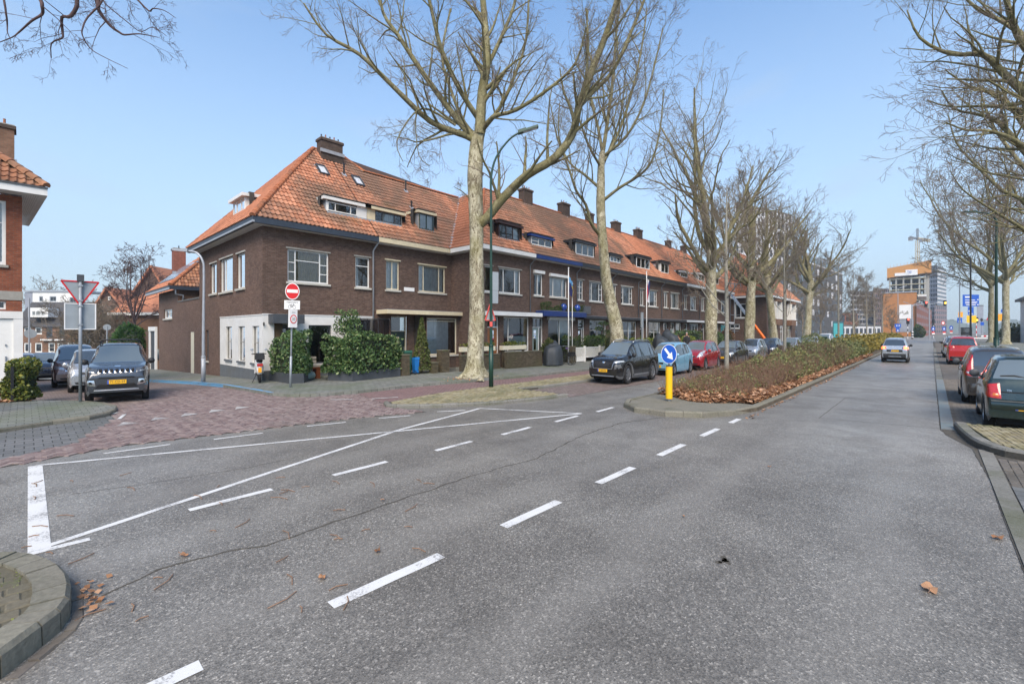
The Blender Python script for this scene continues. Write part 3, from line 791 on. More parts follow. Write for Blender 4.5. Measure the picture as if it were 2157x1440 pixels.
for i in range(13):
    x0 = 10.9-i*.62
    MB().box(x0-.61, x0, -.735, -.575, -.02, .018+rng.uniform(-.003,.003)).build('gutter_stone', 'kerbstone', gut)
bricks('gutbrick', 'grey_brick', [(10.3,-.75),(8.6,-.75),(8.6,-1.15),(10.3,-1.15)], .165, .1, gut, .016, 0.)
bricks('gutpink', 'clinker', [(10.4,-1.15),(8.6,-1.15),(8.6,-3.2),(10.4,-3.2)], .165, .1, gut, .016, 0.)
for i in range(9):
    for j in range(5):
        x0, y0 = 8.58-i*.62, -.75-j*.5
        MB().box(x0-.612, x0, y0-.492, y0, -.02, .018+rng.uniform(-.003,.003)).build('paving_slab', 'slab_dark', gut)

# ---- road markings, worn paint laid on the asphalt
def stripe(name, a, b, w, parent=None, z=.004, mat='road_paint'):
    a, b = Vector((a[0],a[1],0)), Vector((b[0],b[1],0)); d = (b-a).normalized(); n = Vector((-d.y,d.x,0))*w/2
    nseg = max(1, int((b-a).length/.25)); L = []; Rr = []
    for i in range(nseg+1):
        p = a+(b-a)*i/nseg; j = rng.uniform(-.004,.004)
        L.append((p.x+n.x, p.y+n.y+j, z)); Rr.append((p.x-n.x, p.y-n.y+j, z))
    mb = MB()
    for i in range(nseg): mb.quad(Rr[i], Rr[i+1], L[i+1], L[i])
    o = mb.build(name, mat, parent)
    if parent is None: tag(o, kind='structure')
    return o
for x0, x1 in ((-2.3,-1.3),(-.3,.72),(1.52,2.53),(3.33,4.27),(5.13,6.07),(6.94,7.91),(8.76,9.65),(10.45,11.05)):
    stripe('lane_dash', (x0,3.21), (x1,3.21), .115, road)
for x0, x1 in ((1.25,2.13),(2.91,3.78),(4.68,5.52),(6.27,7.17),(7.96,8.88),(9.65,10.5)):
    stripe('lane_dash', (x0,6.08), (x1,6.12), .10, road)
stripe('lane_dash', (-1.6,5.9), (.43,5.94), .09, road)
stripe('stop_line', (.095,5.98), (.11,9.76), .15, road, .0045)
stripe('bus_bay_line', (.1,6.02), (5.16,7.9), .085, road)
stripe('bus_bay_line', (5.16,7.9), (8.0,8.56), .085, road)
stripe('bus_bay_line', (.12,9.76), (9.18,6.21), .08, road, .0055)
stripe('bus_bay_line', (8.0,8.56), (9.18,6.21), .075, road, .0065)
for a, b in (((.88,9.91),(1.75,9.85)),((2.38,9.72),(3.18,9.61)),((4.04,9.62),(4.8,9.42)),((5.52,9.28),(6.21,9.05)),((6.96,8.99),(7.57,8.62))):
    stripe('edge_dash', a, b, .07, road)
for x, y in ((1.3,12.42),(1.88,12.62),(2.46,12.74),(3.04,12.84),(3.62,12.9)):
    o = MB().poly([(x,y,.026),(x+.38,y+.12,.026),(x+.16,y+.44,.026)]).build('give_way_triangle', 'old_paint', side)
for a, b in (((6.0,12.7),(6.45,12.3)),((6.9,12.0),(7.6,11.7)),((1.45,13.4),(1.62,14.05)),((1.3,14.2),(1.55,14.5))):
    stripe('path_line', a, b, .07, side, .027)
for i in range(9): stripe('crossing_block', (108.,-.1+i*.42), (109.6,-.1+i*.42), .22, road)
for i in range(9): stripe('crossing_block', (128.,-.1+i*.42), (129.6,-.1+i*.42), .22, road)
# tar seams and cracks
def seam(pts, w, jag=.02):
    ps = resample([(x,y,0) for x,y in pts], .12); mb = MB(); L = []; Rr = []
    for i, p in enumerate(ps):
        d = (ps[min(i+1,len(ps)-1)]-ps[max(i-1,0)]).normalized(); n = Vector((-d.y,d.x,0))
        ww = w*rng.uniform(.35,1.); o = n*rng.uniform(-jag,jag)
        L.append(tuple(p+o+n*ww/2+Vector((0,0,.003)))); Rr.append(tuple(p+o-n*ww/2+Vector((0,0,.003))))
    for i in range(len(ps)-1): mb.quad(Rr[i], Rr[i+1], L[i+1], L[i])
    mb.build('tar_seam', 'joint_dirt', road)
def gp(px, py):
    d = 2*953./(py-697.); return W(px, d)
seam([gp(*p) for p in ((215,1255),(330,1200),(480,1160),(560,1148),(620,1130),(700,1100),(850,1050),(1000,1000),(1130,965),(1230,915),(1310,890),(1390,880))], .03)
seam([gp(*p) for p in ((150,1040),(300,1020),(520,985),(640,960))], .012, .01)
seam([gp(*p) for p in ((1725,880),(1840,890),(1990,904))], .02, .01)
seam([gp(*p) for p in ((1780,838),(1850,842),(1975,848))], .025, .01)
seam([gp(*p) for p in ((1725,880),(1780,838))], .02, .01)
seam([(12.6,-.13),(30.,-.11),(60.,-.12)], .03, .008)
seam([(12.6,-.13),(11.0,-.51),(8.8,-.58),(5.,-.57)], .035, .008)
o = MB(); 
for i in range(14):
    a = rng.uniform(0,6.28); r = rng.uniform(0,.09)
    x, y = 4.15+r*math.cos(a), 1.33+r*math.sin(a)*.7; s = rng.uniform(.015,.035)
    o.poly([(x+s*math.cos(t*1.05+a), y+s*.7*math.sin(t*1.05+a), .003) for t in range(6)])
o.build('pothole', 'joint_dirt', road)

# ------------------------------------------------------------------ houses
class Face:
    """a wall plane: u runs along the wall, depth goes into the building"""
    def __init__(s, O, u, n):
        s.O = Vector((O[0], O[1], 0)); s.u = Vector((u[0], u[1], 0)).normalized(); s.n = Vector((n[0], n[1], 0)).normalized()
    def p(s, u, z, d=0.):
        q = s.O + s.u*u - s.n*d; return (q.x, q.y, z)
    def box(s, mb, u0, u1, z0, z1, d0, d1, mi=0):
        c = s.O + s.u*(u0+u1)/2 - s.n*(d0+d1)/2
        mb.obox((c.x, c.y, (z0+z1)/2), s.u*(u1-u0)/2, s.n*(d1-d0)/2, Vector((0,0,(z1-z0)/2)), mi); return mb
FX = lambda Y, x0=0.: Face((x0, Y), (1,0), (0,-1))            # fronts facing the road
def wall(parent, F, u0, u1, z0, z1, openings, mat, reveal=.13, name='wall', bands=()):
    """wall with real openings and reveals; bands: (z0, z1, material) strips of another finish"""
    us = sorted({u0, u1} | {v for o in openings for v in o[:2] if u0 < v < u1})
    zs = sorted({z0, z1} | {v for o in openings for v in o[2:4] if z0 < v < z1} | {v for b in bands for v in b[:2] if z0 < v < z1})
    mats = [mat] + [b[2] for b in bands]; mb = MB()
    for a, b in zip(us[:-1], us[1:]):
        for c, d in zip(zs[:-1], zs[1:]):
            cu, cz = (a+b)/2, (c+d)/2
            if any(o[0] < cu < o[1] and o[2] < cz < o[3] for o in openings): continue
            mi = 0
            for k, bd in enumerate(bands):
                if bd[0] < cz < bd[1] and (len(bd) < 5 or bd[3] < cu < bd[4]): mi = k+1
            mb.quad(F.p(a,c), F.p(b,c), F.p(b,d), F.p(a,d), mi)
    for o in openings:
        a, b, c, d = o[:4]; mi = 0
        for k, bd in enumerate(bands):
            if bd[0] < (c+d)/2 < bd[1] and (len(bd) < 5 or bd[3] < (a+b)/2 < bd[4]): mi = k+1
        r = reveal
        mb.quad(F.p(a,c), F.p(a,d), F.p(a,d,r), F.p(a,c,r), mi); mb.quad(F.p(b,c,r), F.p(b,d,r), F.p(b,d), F.p(b,c), mi)
        mb.quad(F.p(a,d), F.p(b,d), F.p(b,d,r), F.p(a,d,r), mi); mb.quad(F.p(a,c,r), F.p(b,c,r), F.p(b,c), F.p(a,c), mi)
    return mb.build(name, mats, parent)
def window(parent, F, o, cols, frame='white_frame', sill='stone_sill', curtain=None, inside='interior', fw=.055, mw=.04, d=.07, pane='pane', sill_out=.07, cz=(0.,1.), label=None, name='window', lintel=None, room=.7):
    """frame with panes, sill, curtain and the dark room behind; cols = [(share, [row shares from the top])]"""
    u0, u1, z0, z1 = o[:4]
    fm = MB()
    F.box(fm, u0, u0+fw, z0, z1, d, d+.06); F.box(fm, u1-fw, u1, z0, z1, d, d+.06)
    F.box(fm, u0+fw, u1-fw, z1-fw, z1, d, d+.06); F.box(fm, u0+fw, u1-fw, z0, z0+fw*1.2, d, d+.06)
    iu0, iu1, iz0, iz1 = u0+fw, u1-fw, z0+fw*1.2, z1-fw
    tot = sum(c[0] for c in cols); u = iu0; cells = []
    for i, (w, rows) in enumerate(cols):
        cu1 = u + (iu1-iu0)*w/tot
        if i: F.box(fm, u-mw/2, u+mw/2, iz0, iz1, d+.002, d+.052)
        a = u + (mw/2 if i else 0); b = cu1 - (mw/2 if i < len(cols)-1 else 0)
        z = iz1; rt = sum(rows)
        for j, rh in enumerate(rows):
            zb = z - (iz1-iz0)*rh/rt
            if j: F.box(fm, a, b, z-mw*.4, z+mw*.4, d+.004, d+.050)
            cells.append((a, b, zb + (mw*.4 if j < len(rows)-1 else 0), z - (mw*.4 if j else 0)))
            z = zb
        u = cu1
    w = fm.build(name, frame, parent)
    if label: w["label"] = label
    for a, b, c, e in cells:
        MB().quad(F.p(a,c,d+.03), F.p(b,c,d+.03), F.p(b,e,d+.03), F.p(a,e,d+.03)).build('pane', pane, w)
    if sill:
        s = MB(); F.box(s, u0-.06, u1+.06, z0-.085, z0-.002, -sill_out, d+.02); s.build('sill', sill, w)
    if lintel:
        s = MB(); F.box(s, u0-.07, u1+.07, z1+.004, z1+.07, -.035, .05); s.build('lintel', lintel, w)
    if curtain:
        cm = MB(); cmat, parts = curtain
        for f0, f1 in parts:
            n = max(2, int((u1-u0)*(f1-f0)/.05)); pts = []
            for k in range(n+1):
                pts.append((u0+(u1-u0)*(f0+(f1-f0)*k/n), d+.15+(.025 if k % 2 else 0.)+rng.uniform(-.006,.006)))
            zz0, zz1 = z0+(z1-z0)*cz[0], z0+(z1-z0)*cz[1]
            for (a, da), (b, db) in zip(pts[:-1], pts[1:]):
                cm.quad(F.p(a,zz0,da), F.p(b,zz0,db), F.p(b,zz1,db), F.p(a,zz1,da))
        cm.build('curtain', cmat, w)
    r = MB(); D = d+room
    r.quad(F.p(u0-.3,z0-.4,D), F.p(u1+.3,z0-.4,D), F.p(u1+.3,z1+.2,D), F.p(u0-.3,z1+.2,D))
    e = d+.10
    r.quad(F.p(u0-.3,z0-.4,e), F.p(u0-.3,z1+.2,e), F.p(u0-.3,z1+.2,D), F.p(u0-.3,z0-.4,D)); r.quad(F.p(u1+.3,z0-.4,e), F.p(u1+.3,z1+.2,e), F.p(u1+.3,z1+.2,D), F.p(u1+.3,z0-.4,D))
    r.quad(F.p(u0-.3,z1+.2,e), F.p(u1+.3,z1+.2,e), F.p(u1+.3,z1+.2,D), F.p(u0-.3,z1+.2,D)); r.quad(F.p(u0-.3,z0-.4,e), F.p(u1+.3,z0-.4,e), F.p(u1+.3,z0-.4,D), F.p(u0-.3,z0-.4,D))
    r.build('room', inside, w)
    return w
def door(parent, F, o, leaf='green_door', frame='white_frame', transom=.0, glassed=True, d=.09, side=0., label=None):
    u0, u1, z0, z1 = o[:4]; fw = .05
    zt = z1 - transom if transom else z1-fw
    ud = u1 - side
    lf = MB(); F.box(lf, u0+fw, ud-fw*.5, z0+.01, zt-fw*.4, d, d+.05)
    dr = lf.build('door', leaf, parent)
    if label: dr["label"] = label
    fm = MB(); F.box(fm, u0, u0+fw, z0, z1, d-.03, d+.06); F.box(fm, u1-fw, u1, z0, z1, d-.03, d+.06); F.box(fm, u0+fw, u1-fw, z1-fw, z1, d-.03, d+.06)
    if transom: F.box(fm, u0+fw, u1-fw, zt-fw*.4, zt+fw*.4, d-.028, d+.058)
    if side: F.box(fm, ud-fw*.5, ud+fw*.5, z0, zt-fw*.4, d-.026, d+.056)
    fm.build('door_frame', frame, dr)
    if transom: MB().quad(F.p(u0+fw,zt+fw*.4,d+.02), F.p(u1-fw,zt+fw*.4,d+.02), F.p(u1-fw,z1-fw,d+.02), F.p(u0+fw,z1-fw,d+.02)).build('pane', 'pane_dark', dr)
    if side: MB().quad(F.p(ud+fw*.5,z0+.02,d+.02), F.p(u1-fw,z0+.02,d+.02), F.p(u1-fw,zt-fw*.4,d+.02), F.p(ud+fw*.5,zt-fw*.4,d+.02)).build('pane', 'pane_dark', dr)
    if glassed:
        w = ud-u0; g = MB(); F.box(g, u0+w*.34, u0+w*.66, z0+(zt-z0)*.38, zt-.16, d-.006, d+.002); g.build('pane', 'pane_dark', dr)
    h = MB(); hu = ud-fw*.5-.09
    F.box(h, hu, hu+.02, z0+.92, z0+1.1, d-.04, d-.004); h.build('handle', 'galvanised', dr)
    r = MB(); F.box(r, u0, u1, z0, z1, d+.5, d+.52); r.build('hallway', 'interior', dr)
    return dr
def tiles(roof, mat, eave0, eave1, up, poly, tw=.18, ex=.31, hgt=.042, holes=(), name='roof_tiles', singles=0):
    """real pantiles over a roof plane: poly (plan view) cuts them off"""
    a, b, upv = Vector(eave0), Vector(eave1), Vector(up)
    u = (b-a).normalized(); L = (b-a).length; v = (upv - u*upv.dot(u)); v.normalize()
    nrm = u.cross(v)
    if nrm.z < 0: nrm = -nrm
    pl = [(p[0], p[1]) for p in poly]
    # extents in (u,v)
    hv = math.sqrt(v.x**2+v.y**2)
    ss = [((p[0]-a.x)*u.x+(p[1]-a.y)*u.y, ((p[0]-a.x)*v.x+(p[1]-a.y)*v.y)/hv/hv) for p in pl]
    u0, u1 = min(s[0] for s in ss), max(s[0] for s in ss); v0, v1 = min(s[1] for s in ss), max(s[1] for s in ss)
    prof = [(0.,.25),(.16,.02),(.34,0.),(.52,.2),(.68,.75),(.84,1.),(1.,.55)]
    mb = MB(); mb.r = []; n = 0
    nr = int((v1-v0)/ex)+1; nc = int((u1-u0)/tw)+1
    for r in range(nr):
        for c in range(nc):
            cu, cv = u0+(c+.5)*tw, v0+(r+.5)*ex
            q = a+u*cu+v*cv
            if not inside((q.x,q.y), pl) or any(inside((q.x,q.y), h) for h in holes): continue
            base = a+u*(u0+c*tw)+v*(v0+r*ex)+nrm*rng.uniform(-.004,.004); sl = rng.uniform(-.006,.006)
            vs = []
            for k, (pu, ph) in enumerate(prof):
                vs.append(tuple(base+u*(pu*tw)+nrm*(ph*hgt+.048)+v*sl))
            for pu, ph in prof: vs.append(tuple(base+u*(pu*tw)+v*(ex*1.06)+nrm*(ph*hgt+.010)))
            for pu, ph in prof: vs.append(tuple(base+u*(pu*tw)+nrm*(ph*hgt+.004)+v*sl))
            m = len(prof)
            fs = [(k,k+1,m+k+1,m+k) for k in range(m-1)] + [(2*m+k,2*m+k+1,k+1,k) for k in range(m-1)]
            n += 1
            if n <= singles: MB().add(vs, fs).build('roof_tile', mat, roof, smooth=False)
            else:
                mb.add(vs, fs); mb.r.extend([rng.random()]*len(fs))
    if mb.f: tag(mb.build(name, mat, roof), kind='stuff')
def ridge(roof, p, q, mat='roof_ridge', r=.085, step=.30, single=True, lift=.03):
    p, q = Vector(p), Vector(q); n = max(1, int((q-p).length/step)); d = (q-p)/n
    mb = MB(); mb.r = []
    s = d.cross(Vector((0,0,1))).normalized(); up = s.cross(d).normalized()
    for i in range(n):
        a = p+d*i; b = p+d*(i+1.12); vs = []; rr = 1+rng.uniform(-.06,.06)
        for k in range(6):
            t = math.pi*(k/5)*1.1-.157
            vs.append(tuple(a+up*lift+(s*math.cos(t)+up*math.sin(t))*r*1.12*rr))
        for k in range(6):
            t = math.pi*(k/5)*1.1-.157
            vs.append(tuple(b+up*lift+(s*math.cos(t)+up*math.sin(t))*r*.92*rr))
        fs = [(k,k+1,7+k,6+k) for k in range(5)] + [(5,4,3,2,1,0)]
        if single: MB().add(vs, fs).build('ridge_tile', mat, roof)
        else: mb.add(vs, fs); mb.r.extend([rng.random()]*6)
    if mb.f: tag(mb.build('ridge_tiles', mat, roof), kind='stuff')
def chimney(parent, x, y, z0, z1, w=.75, dp=.5, pots=4, mat='chimney_brick'):
    c = MB().box(x-w/2, x+w/2, y-dp/2, y+dp/2, z0, z1-.16).build('chimney', mat, parent)
    MB().box(x-w/2-.05, x+w/2+.05, y-dp/2-.05, y+dp/2+.05, z1-.16, z1-.04).build('chimney_cap', 'chimney_brick', c)
    MB().box(x-w/2-.02, x+w/2+.02, y-dp/2-.02, y+dp/2+.02, z1-.04, z1).build('chimney_flaunching', 'concrete', c)
    for i in range(pots):
        px = x-w/2+w*(i+.5)/pots
        MB().lathe((px, y, z1), [(.045,0),(.05,.04),(.036,.06),(.034,.18+.04*(i%2)),(.042,.2+.04*(i%2)),(.02,.2+.04*(i%2))], 8).build('chimney_pot', 'terracotta' if i % 2 else 'black_metal', c)
    f = MB(); f.box(x-w/2-.07, x+w/2+.07, y-dp/2-.075, y-dp/2-.004, z0+.35, z0+.52); f.build('flashing', 'lead', c)
    return c
def dormer(house, X0, X1, yf, zb, zt, t, body='white_paint', fascia='white_paint', cols=None, frame='white_frame', cheek='lead', win=None, over=.16, curtain=None, tilt=.06):
    """flat dormer: cheeks run back into the slope, overhanging fascia, window in front"""
    yb = yf+(zt-zb)/t
    d = MB().box(X0, X0+.03, yf, yf+.02, zb, zt).box(X1-.03, X1, yf, yf+.02, zb, zt).build('dormer', body, house)
    for X, nm in ((X0-.012, 'cheek'), (X1-.008, 'cheek')):
        MB().extr([(X,yf,zb),(X,yb,zt),(X,yf,zt)], (.02,0,0)).build(nm, cheek, d)
    ft = zt+.13
    r = MB(); r.add([(X0-over,yf-over,zt),(X1+over,yf-over,zt),(X1+over,yb+.15,zt+tilt),(X0-over,yb+.15,zt+tilt),
                     (X0-over,yf-over,ft),(X1+over,yf-over,ft),(X1+over,yb+.25,ft+tilt),(X0-over,yb+.25,ft+tilt)],
                    [(0,3,2,1),(4,5,6,7),(0,1,5,4),(1,2,6,5),(2,3,7,6),(3,0,4,7)])
    r.build('fascia', fascia, d)
    MB().box(X0-over+.01, X1+over-.01, yf-over+.01, yb+.2, ft+.004+tilt, ft+.02+tilt).build('dormer_roof', 'roof_felt', d)
    F = FX(yf-.02)
    wo = win or (X0+.03, X1-.03, zb+.05, zt-.01)
    # boarding beside the window
    bd = MB()
    if wo[0] > X0+.06: F.box(bd, X0, wo[0], zb, zt, 0., .03)
    if wo[1] < X1-.06: F.box(bd, wo[1], X1, zb, zt, 0., .03)
    if bd.f:
        bd.build('boarding', body, d)
    window(d, F, wo, cols or [(1,[1]),(1,[1])], frame, None, curtain, d=-.01, fw=.04, mw=.035, room=.35)
    MB().extr([(X0-.03,yf-.05,zb-.05),(X0-.03,yf+.0,zb+.03),(X0-.03,yf-.03,zb+.05)], (X1-X0+.06,0,0)).build('apron', 'lead', d)
    return d
T1 = 1.01
def eave_front(house, X0, X1, Y, col, col2=None, z0=6.08, out=.47, sof='white_paint'):
    g = MB().box(X0, X1, Y-out, Y-out+.11, z0+.02, z0+.235).build('gutter', col, house)
    MB().box(X0, X1, Y-out+.112, Y+.02, z0, z0+.03).build('soffit', sof, house)
def downpipe(house, X, Y, z0, z1, mat='galvanised', r=.035):
    m = MB().tube([(X+.05,Y-.42,z1+.06),(X+.05,Y-.40,z1),(X,Y-.06,z1-.32),(X,Y-.06,z0)], r, 8)
    o = m.build('downpipe', mat, house, smooth=True)
    return o
def roof_plane(house, pts, name='roof', mat='roof_under'):
    return MB().poly(pts).build(name, mat, house)

# =========== corner house (number 5)
YA, YB = 19.06, 16.7
ZE = 6.3
def zA(y): return ZE+(y-(YA-.46))*T1
def zB(y): return ZE+(y-(YB-.45))*T1
h1 = thing('corner_house', 'brown brick corner house with white plastered ground floor and grey plinth', 'house', (6.29,YA,0))
h1.location = (0,0,0)
F1 = FX(YA); XC = 6.29
S1 = Face((XC, YA), (0,1), (-1,0))
o_up = [(7.23,8.93,4.0,5.33),(10.16,10.87,3.98,5.36)]
o_gr = [(6.72,7.55,.12,2.30),(8.07,9.05,.62,2.25),(9.75,10.92,.75,2.5)]
wall(h1, F1, XC, 11.07, 0., 6.1, o_up+o_gr, 'brown_brick', .14, bands=[(.45,2.64,'white_paint'),(0.,.45,'grey_plinth')])
so_up = [(2.05,3.12,3.82,5.32),(3.68,5.6,3.80,5.34),(6.15,7.25,3.82,5.3)]
so_gr = [(.36,1.16,.72,2.2),(2.05,2.9,.72,2.2),(3.8,4.68,.72,2.2),(7.55,8.05,.5,2.05)]
wall(h1, S1, 0., 9.3, -.6, 6.1, so_up+so_gr, 'brown_brick_side', .14, bands=[(.45,2.62,'white_paint',-.01,5.6),(-.6,.45,'grey_plinth',-.01,5.6)])
wall(h1, FX(YA+9.3), XC, 15.7, 0., 6.1, [], 'brown_brick')
# pale string course between the storeys
s = MB(); F1.box(s, XC-.012, 11.05, 2.64, 2.68, -.018, .01); s.build('string_course', 'white_paint', h1)
s = MB(); S1.box(s, .0, 5.6, 2.62, 2.66, -.018, .01); s.build('string_course', 'white_paint', h1)
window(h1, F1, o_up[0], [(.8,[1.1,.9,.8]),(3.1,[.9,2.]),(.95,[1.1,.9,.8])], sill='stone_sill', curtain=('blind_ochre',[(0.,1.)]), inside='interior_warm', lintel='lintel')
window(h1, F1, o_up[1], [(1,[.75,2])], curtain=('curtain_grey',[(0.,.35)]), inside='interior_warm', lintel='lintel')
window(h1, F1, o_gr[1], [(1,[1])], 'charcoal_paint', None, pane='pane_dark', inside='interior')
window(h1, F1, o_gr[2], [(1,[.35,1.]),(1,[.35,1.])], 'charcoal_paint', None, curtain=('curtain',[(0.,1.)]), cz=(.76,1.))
for o in so_up[:1]+so_up[2:]: window(h1, S1, o, [(1,[1])], curtain=('curtain',[(.0,.25),(.6,1.)]), lintel='stone_sill')
window(h1, S1, so_up[1], [(2.6,[1]),(1.1,[1])], curtain=('curtain',[(0.,.5),(.75,1.)]), lintel='stone_sill')
for o in so_gr[:3]: window(h1, S1, o, [(1,[1,1.2])], 'lintel', 'grey_plinth', inside='interior_warm', fw=.035)
window(h1, S1, so_gr[3], [(1,[1])], 'charcoal_paint', 'stone_sill')
door(h1, F1, o_gr[0], 'dark_door', 'cream_frame', side=.0, d=.3)
s = MB(); F1.box(s, 6.5, 7.68, 2.3, 2.66, -.55, -.004); s.build('door_hood', 'charcoal_paint', h1)
text('5', .22, 'sign_text', h1, (6.66,YA-.012,1.55), (R(90),0,0), 'house_number')
wr = MB()
for i in range(60):
    a = rng.uniform(0,6.28); rr = .17+rng.uniform(-.05,.05)
    c = (7.12+rr*math.cos(a), YA+.26, 1.62+rr*math.sin(a)*1.15); q = rng.uniform(.02,.045)
    wr.obox(c, (q,0,rng.uniform(-q,q)), (0,.01,.01), (rng.uniform(-q,q)*.5,0,q*.5), rng.choice((0,0,1)))
wr.build('door_wreath', ['laurel_leaf','sign_red'], h1)
# eaves
g = MB().box(5.80, 11.07, YA-.48, YA-.36, 6.08, 6.31).box(5.80, 5.92, YA-.36, 28.55, 6.08, 6.31).build('gutter', 'blue_gutter', h1)
MB().box(5.79, 5.86, YA-.49, 28.56, 6.085, 6.16).build('gutter_lip', 'lamp_grey', h1)
MB().box(5.92, 11.07, YA-.36, YA+.02, 6.09, 6.12).box(5.92, XC+.02, YA+.02, 28.5, 6.09, 6.12).build('soffit', 'white_paint', h1)
downpipe(h1, 11.02, YA, .1, 6.05, 'lamp_grey', .04)
A1, B1 = (10.3,23.8,11.55), (12.0,23.8,11.55)
E1 = (5.80,YA-.46,ZE)
rf1 = MB().poly([E1,(11.07,YA-.46,ZE),(11.07,23.8,11.55),A1]).poly([E1,A1,(5.80,28.55,ZE)]).poly([A1,(11.07,23.8,11.55),(11.07,28.6,6.6),(5.80,28.55,ZE)]).build('roof', 'roof_under', h1)
def hole(x0,x1,y0,y1): return [(x0,y0),(x1,y0),(x1,y1),(x0,y1)]
D1 = (9.03,10.98,19.55,7.24,7.78)
tiles(rf1, 'roof_tile', (5.80,YA-.46,ZE), (11.07,YA-.46,ZE), (0,1,T1), [(5.80,YA-.46),(11.07,YA-.46),(11.07,23.8),(10.3,23.8)], holes=[hole(9.05,11.07,19.58,20.1)])
tiles(rf1, 'roof_tile_clean', (5.80,YA-.46,ZE), (5.80,28.55,ZE), (1,0,1.172), [(5.80,YA-.46),(10.3,23.8),(5.80,28.55)])
ridge(rf1, E1, A1, r=.1, step=.27); ridge(rf1, A1, (11.2,23.8,11.55), step=.27); ridge(rf1, (5.8,28.55,ZE), A1, step=.3, single=False)
ridge(rf1, (11.2,23.8,11.55), B1, step=.27)
chimney(rf1, 11.0, 23.35, 10.9, 12.05, 1.15, .55, 5)
dormer(h1, *D1[:2], D1[2], D1[3], D1[4], T1, cols=[(.6,[1]),(1.4,[1]),(.55,[1])], win=(9.1,10.5,7.32,7.72), cheek='lead')
# side dormer facing the side street
def side_dormer():
    t = 1.172; x = 6.75; zb = ZE+(x-5.8)*t; zt = zb+.62; xb = x+(zt-zb)/t; y0, y1 = 22.6, 24.3
    d = MB().extr([(x,y0,zb),(xb,y0,zt),(x,y0,zt)], (0,.03,0)).extr([(x,y1-.03,zb),(xb,y1-.03,zt),(x,y1-.03,zt)], (0,.03,0)).build('dormer', 'white_paint', h1)
    MB().add([(x-.18,y0-.15,zt),(x-.18,y1+.15,zt),(xb+.2,y1+.15,zt+.05),(xb+.2,y0-.15,zt+.05),(x-.18,y0-.15,zt+.14),(x-.18,y1+.15,zt+.14),(xb+.3,y1+.15,zt+.19),(xb+.3,y0-.15,zt+.19)],
             [(0,1,2,3),(4,7,6,5),(0,4,5,1),(1,5,6,2),(2,6,7,3),(3,7,4,0)]).build('fascia', 'white_paint', d)
    window(d, Face((x-.01,y0),(0,1),(-1,0)), (.03,y1-y0-.03,zb+.04,zt-.01), [(1,[1]),(1.4,[1]),(1,[1])], sill=None, d=-.01, fw=.04, mw=.035, room=.3)
side_dormer()
def skylight(house, X0, X1, y0, y1):
    n = Vector((0,-T1,1)).normalized(); v = Vector((0,1,T1)).normalized(); L = (y1-y0)*math.hypot(1,T1)
    c = Vector(((X0+X1)/2,(y0+y1)/2,zA((y0+y1)/2)))+n*.09
    f = MB(); ux = Vector((1,0,0)); w = (X1-X0)/2
    f.obox(c-ux*(w-.025), ux*.025, v*L/2, n*.05).obox(c+ux*(w-.025), ux*.025, v*L/2, n*.05).obox(c+v*(L/2-.03), ux*(w-.05), v*.03, n*.05).obox(c-v*(L/2-.03), ux*(w-.05), v*.03, n*.05)
    s = f.build('skylight', 'charcoal_paint', house)
    MB().obox(c-n*.02, ux*(w-.05), v*(L/2-.06), n*.01).build('pane', 'skylight_pale', s)
    MB().obox(c-n*.075, ux*(w+.05), v*(L/2+.06), n*.012).build('flashing', 'lead', s)
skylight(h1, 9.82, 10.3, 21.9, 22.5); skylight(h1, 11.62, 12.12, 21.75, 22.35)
def vent(house, X, Y, zf=None, h=.5, r=.045, name='flue_pipe'):
    z = (zf or zA)(Y)
    o = MB().tube([(X,Y,z-.05),(X,Y,z+h)], r, 8).tube([(X,Y,z+h),(X,Y,z+h+.08)], r*1.3, 8).build(name, 'black_metal', house)
    n = Vector((0,-T1,1)).normalized(); v = Vector((0,1,T1)).normalized()
    MB().obox(Vector((X,Y,z))+n*.06, Vector((.11,0,0)), v*.14, n*.012).build('flashing', 'lead', o)
vent(h1, 11.25, 22.3, h=.55)
MB().box(6.3,6.34,YA-.09,YA-.05,2.2,2.34).build('wall_lamp','sign_black',h1)

# =========== second house, cream trim
h2 = thing('terraced_house', 'brown brick terraced house with cream trim, green door and net-curtained shop window', 'house', group='terrace of brown brick houses')
o2 = [(11.72,12.46,3.98,5.38),(13.59,15.31,4.0,5.37),(12.0,12.95,.12,2.72)]
wall(h2, F1, 11.07, 15.7, 0., 6.1, o2, 'brown_brick', .14)
window(h2, F1, o2[0], [(1,[1]),(1,[1])], 'cream_frame', 'stone_sill', ('curtain_grey',[(0.,1.)]), lintel='cream_paint')
window(h2, F1, o2[1], [(.6,[1]),(2.1,[1]),(.7,[1])], 'cream_frame', 'stone_sill', ('curtain_grey',[(0.,1.)]), lintel='cream_paint')
dr = door(h2, F1, o2[2], 'green_door', 'cream_frame', transom=.72, side=.0, glassed=False, d=.2)
s = MB(); F1.box(s, 12.38, 12.56, .75, 1.72, .185, .199); s.build('door_panel', 'cream_paint', dr)
BY = 18.4
FB = FX(BY)
wall(h2, FB, 13.5, 15.68, 0., 2.8, [(13.62,15.56,.78,2.66)], 'brown_brick', .1, 'bay_wall')
MB().box(13.5,13.56,BY,YA,0.,2.8).build('bay_cheek', 'brown_brick', h2)
window(h2, FB, (13.62,15.56,.78,2.66), [(1,[.12,2.])], 'cream_frame', 'stone_sill', ('curtain_grey',[(.05,.78)]), cz=(.0,.93), pane='pane')
MB().box(11.2,15.98,YA-.95,YA-.004,2.80,2.98).build('canopy', 'cream_paint', h2)
MB().box(11.22,15.96,YA-.93,YA-.01,2.984,3.0).build('canopy_top', 'lead', h2)
MB().box(12.72,13.32,YA-.022,YA-.004,3.98,4.16).build('name_plate', 'sign_white', h2)
eave_front(h2, 11.07, 15.22, YA, 'cream_paint', out=.48)
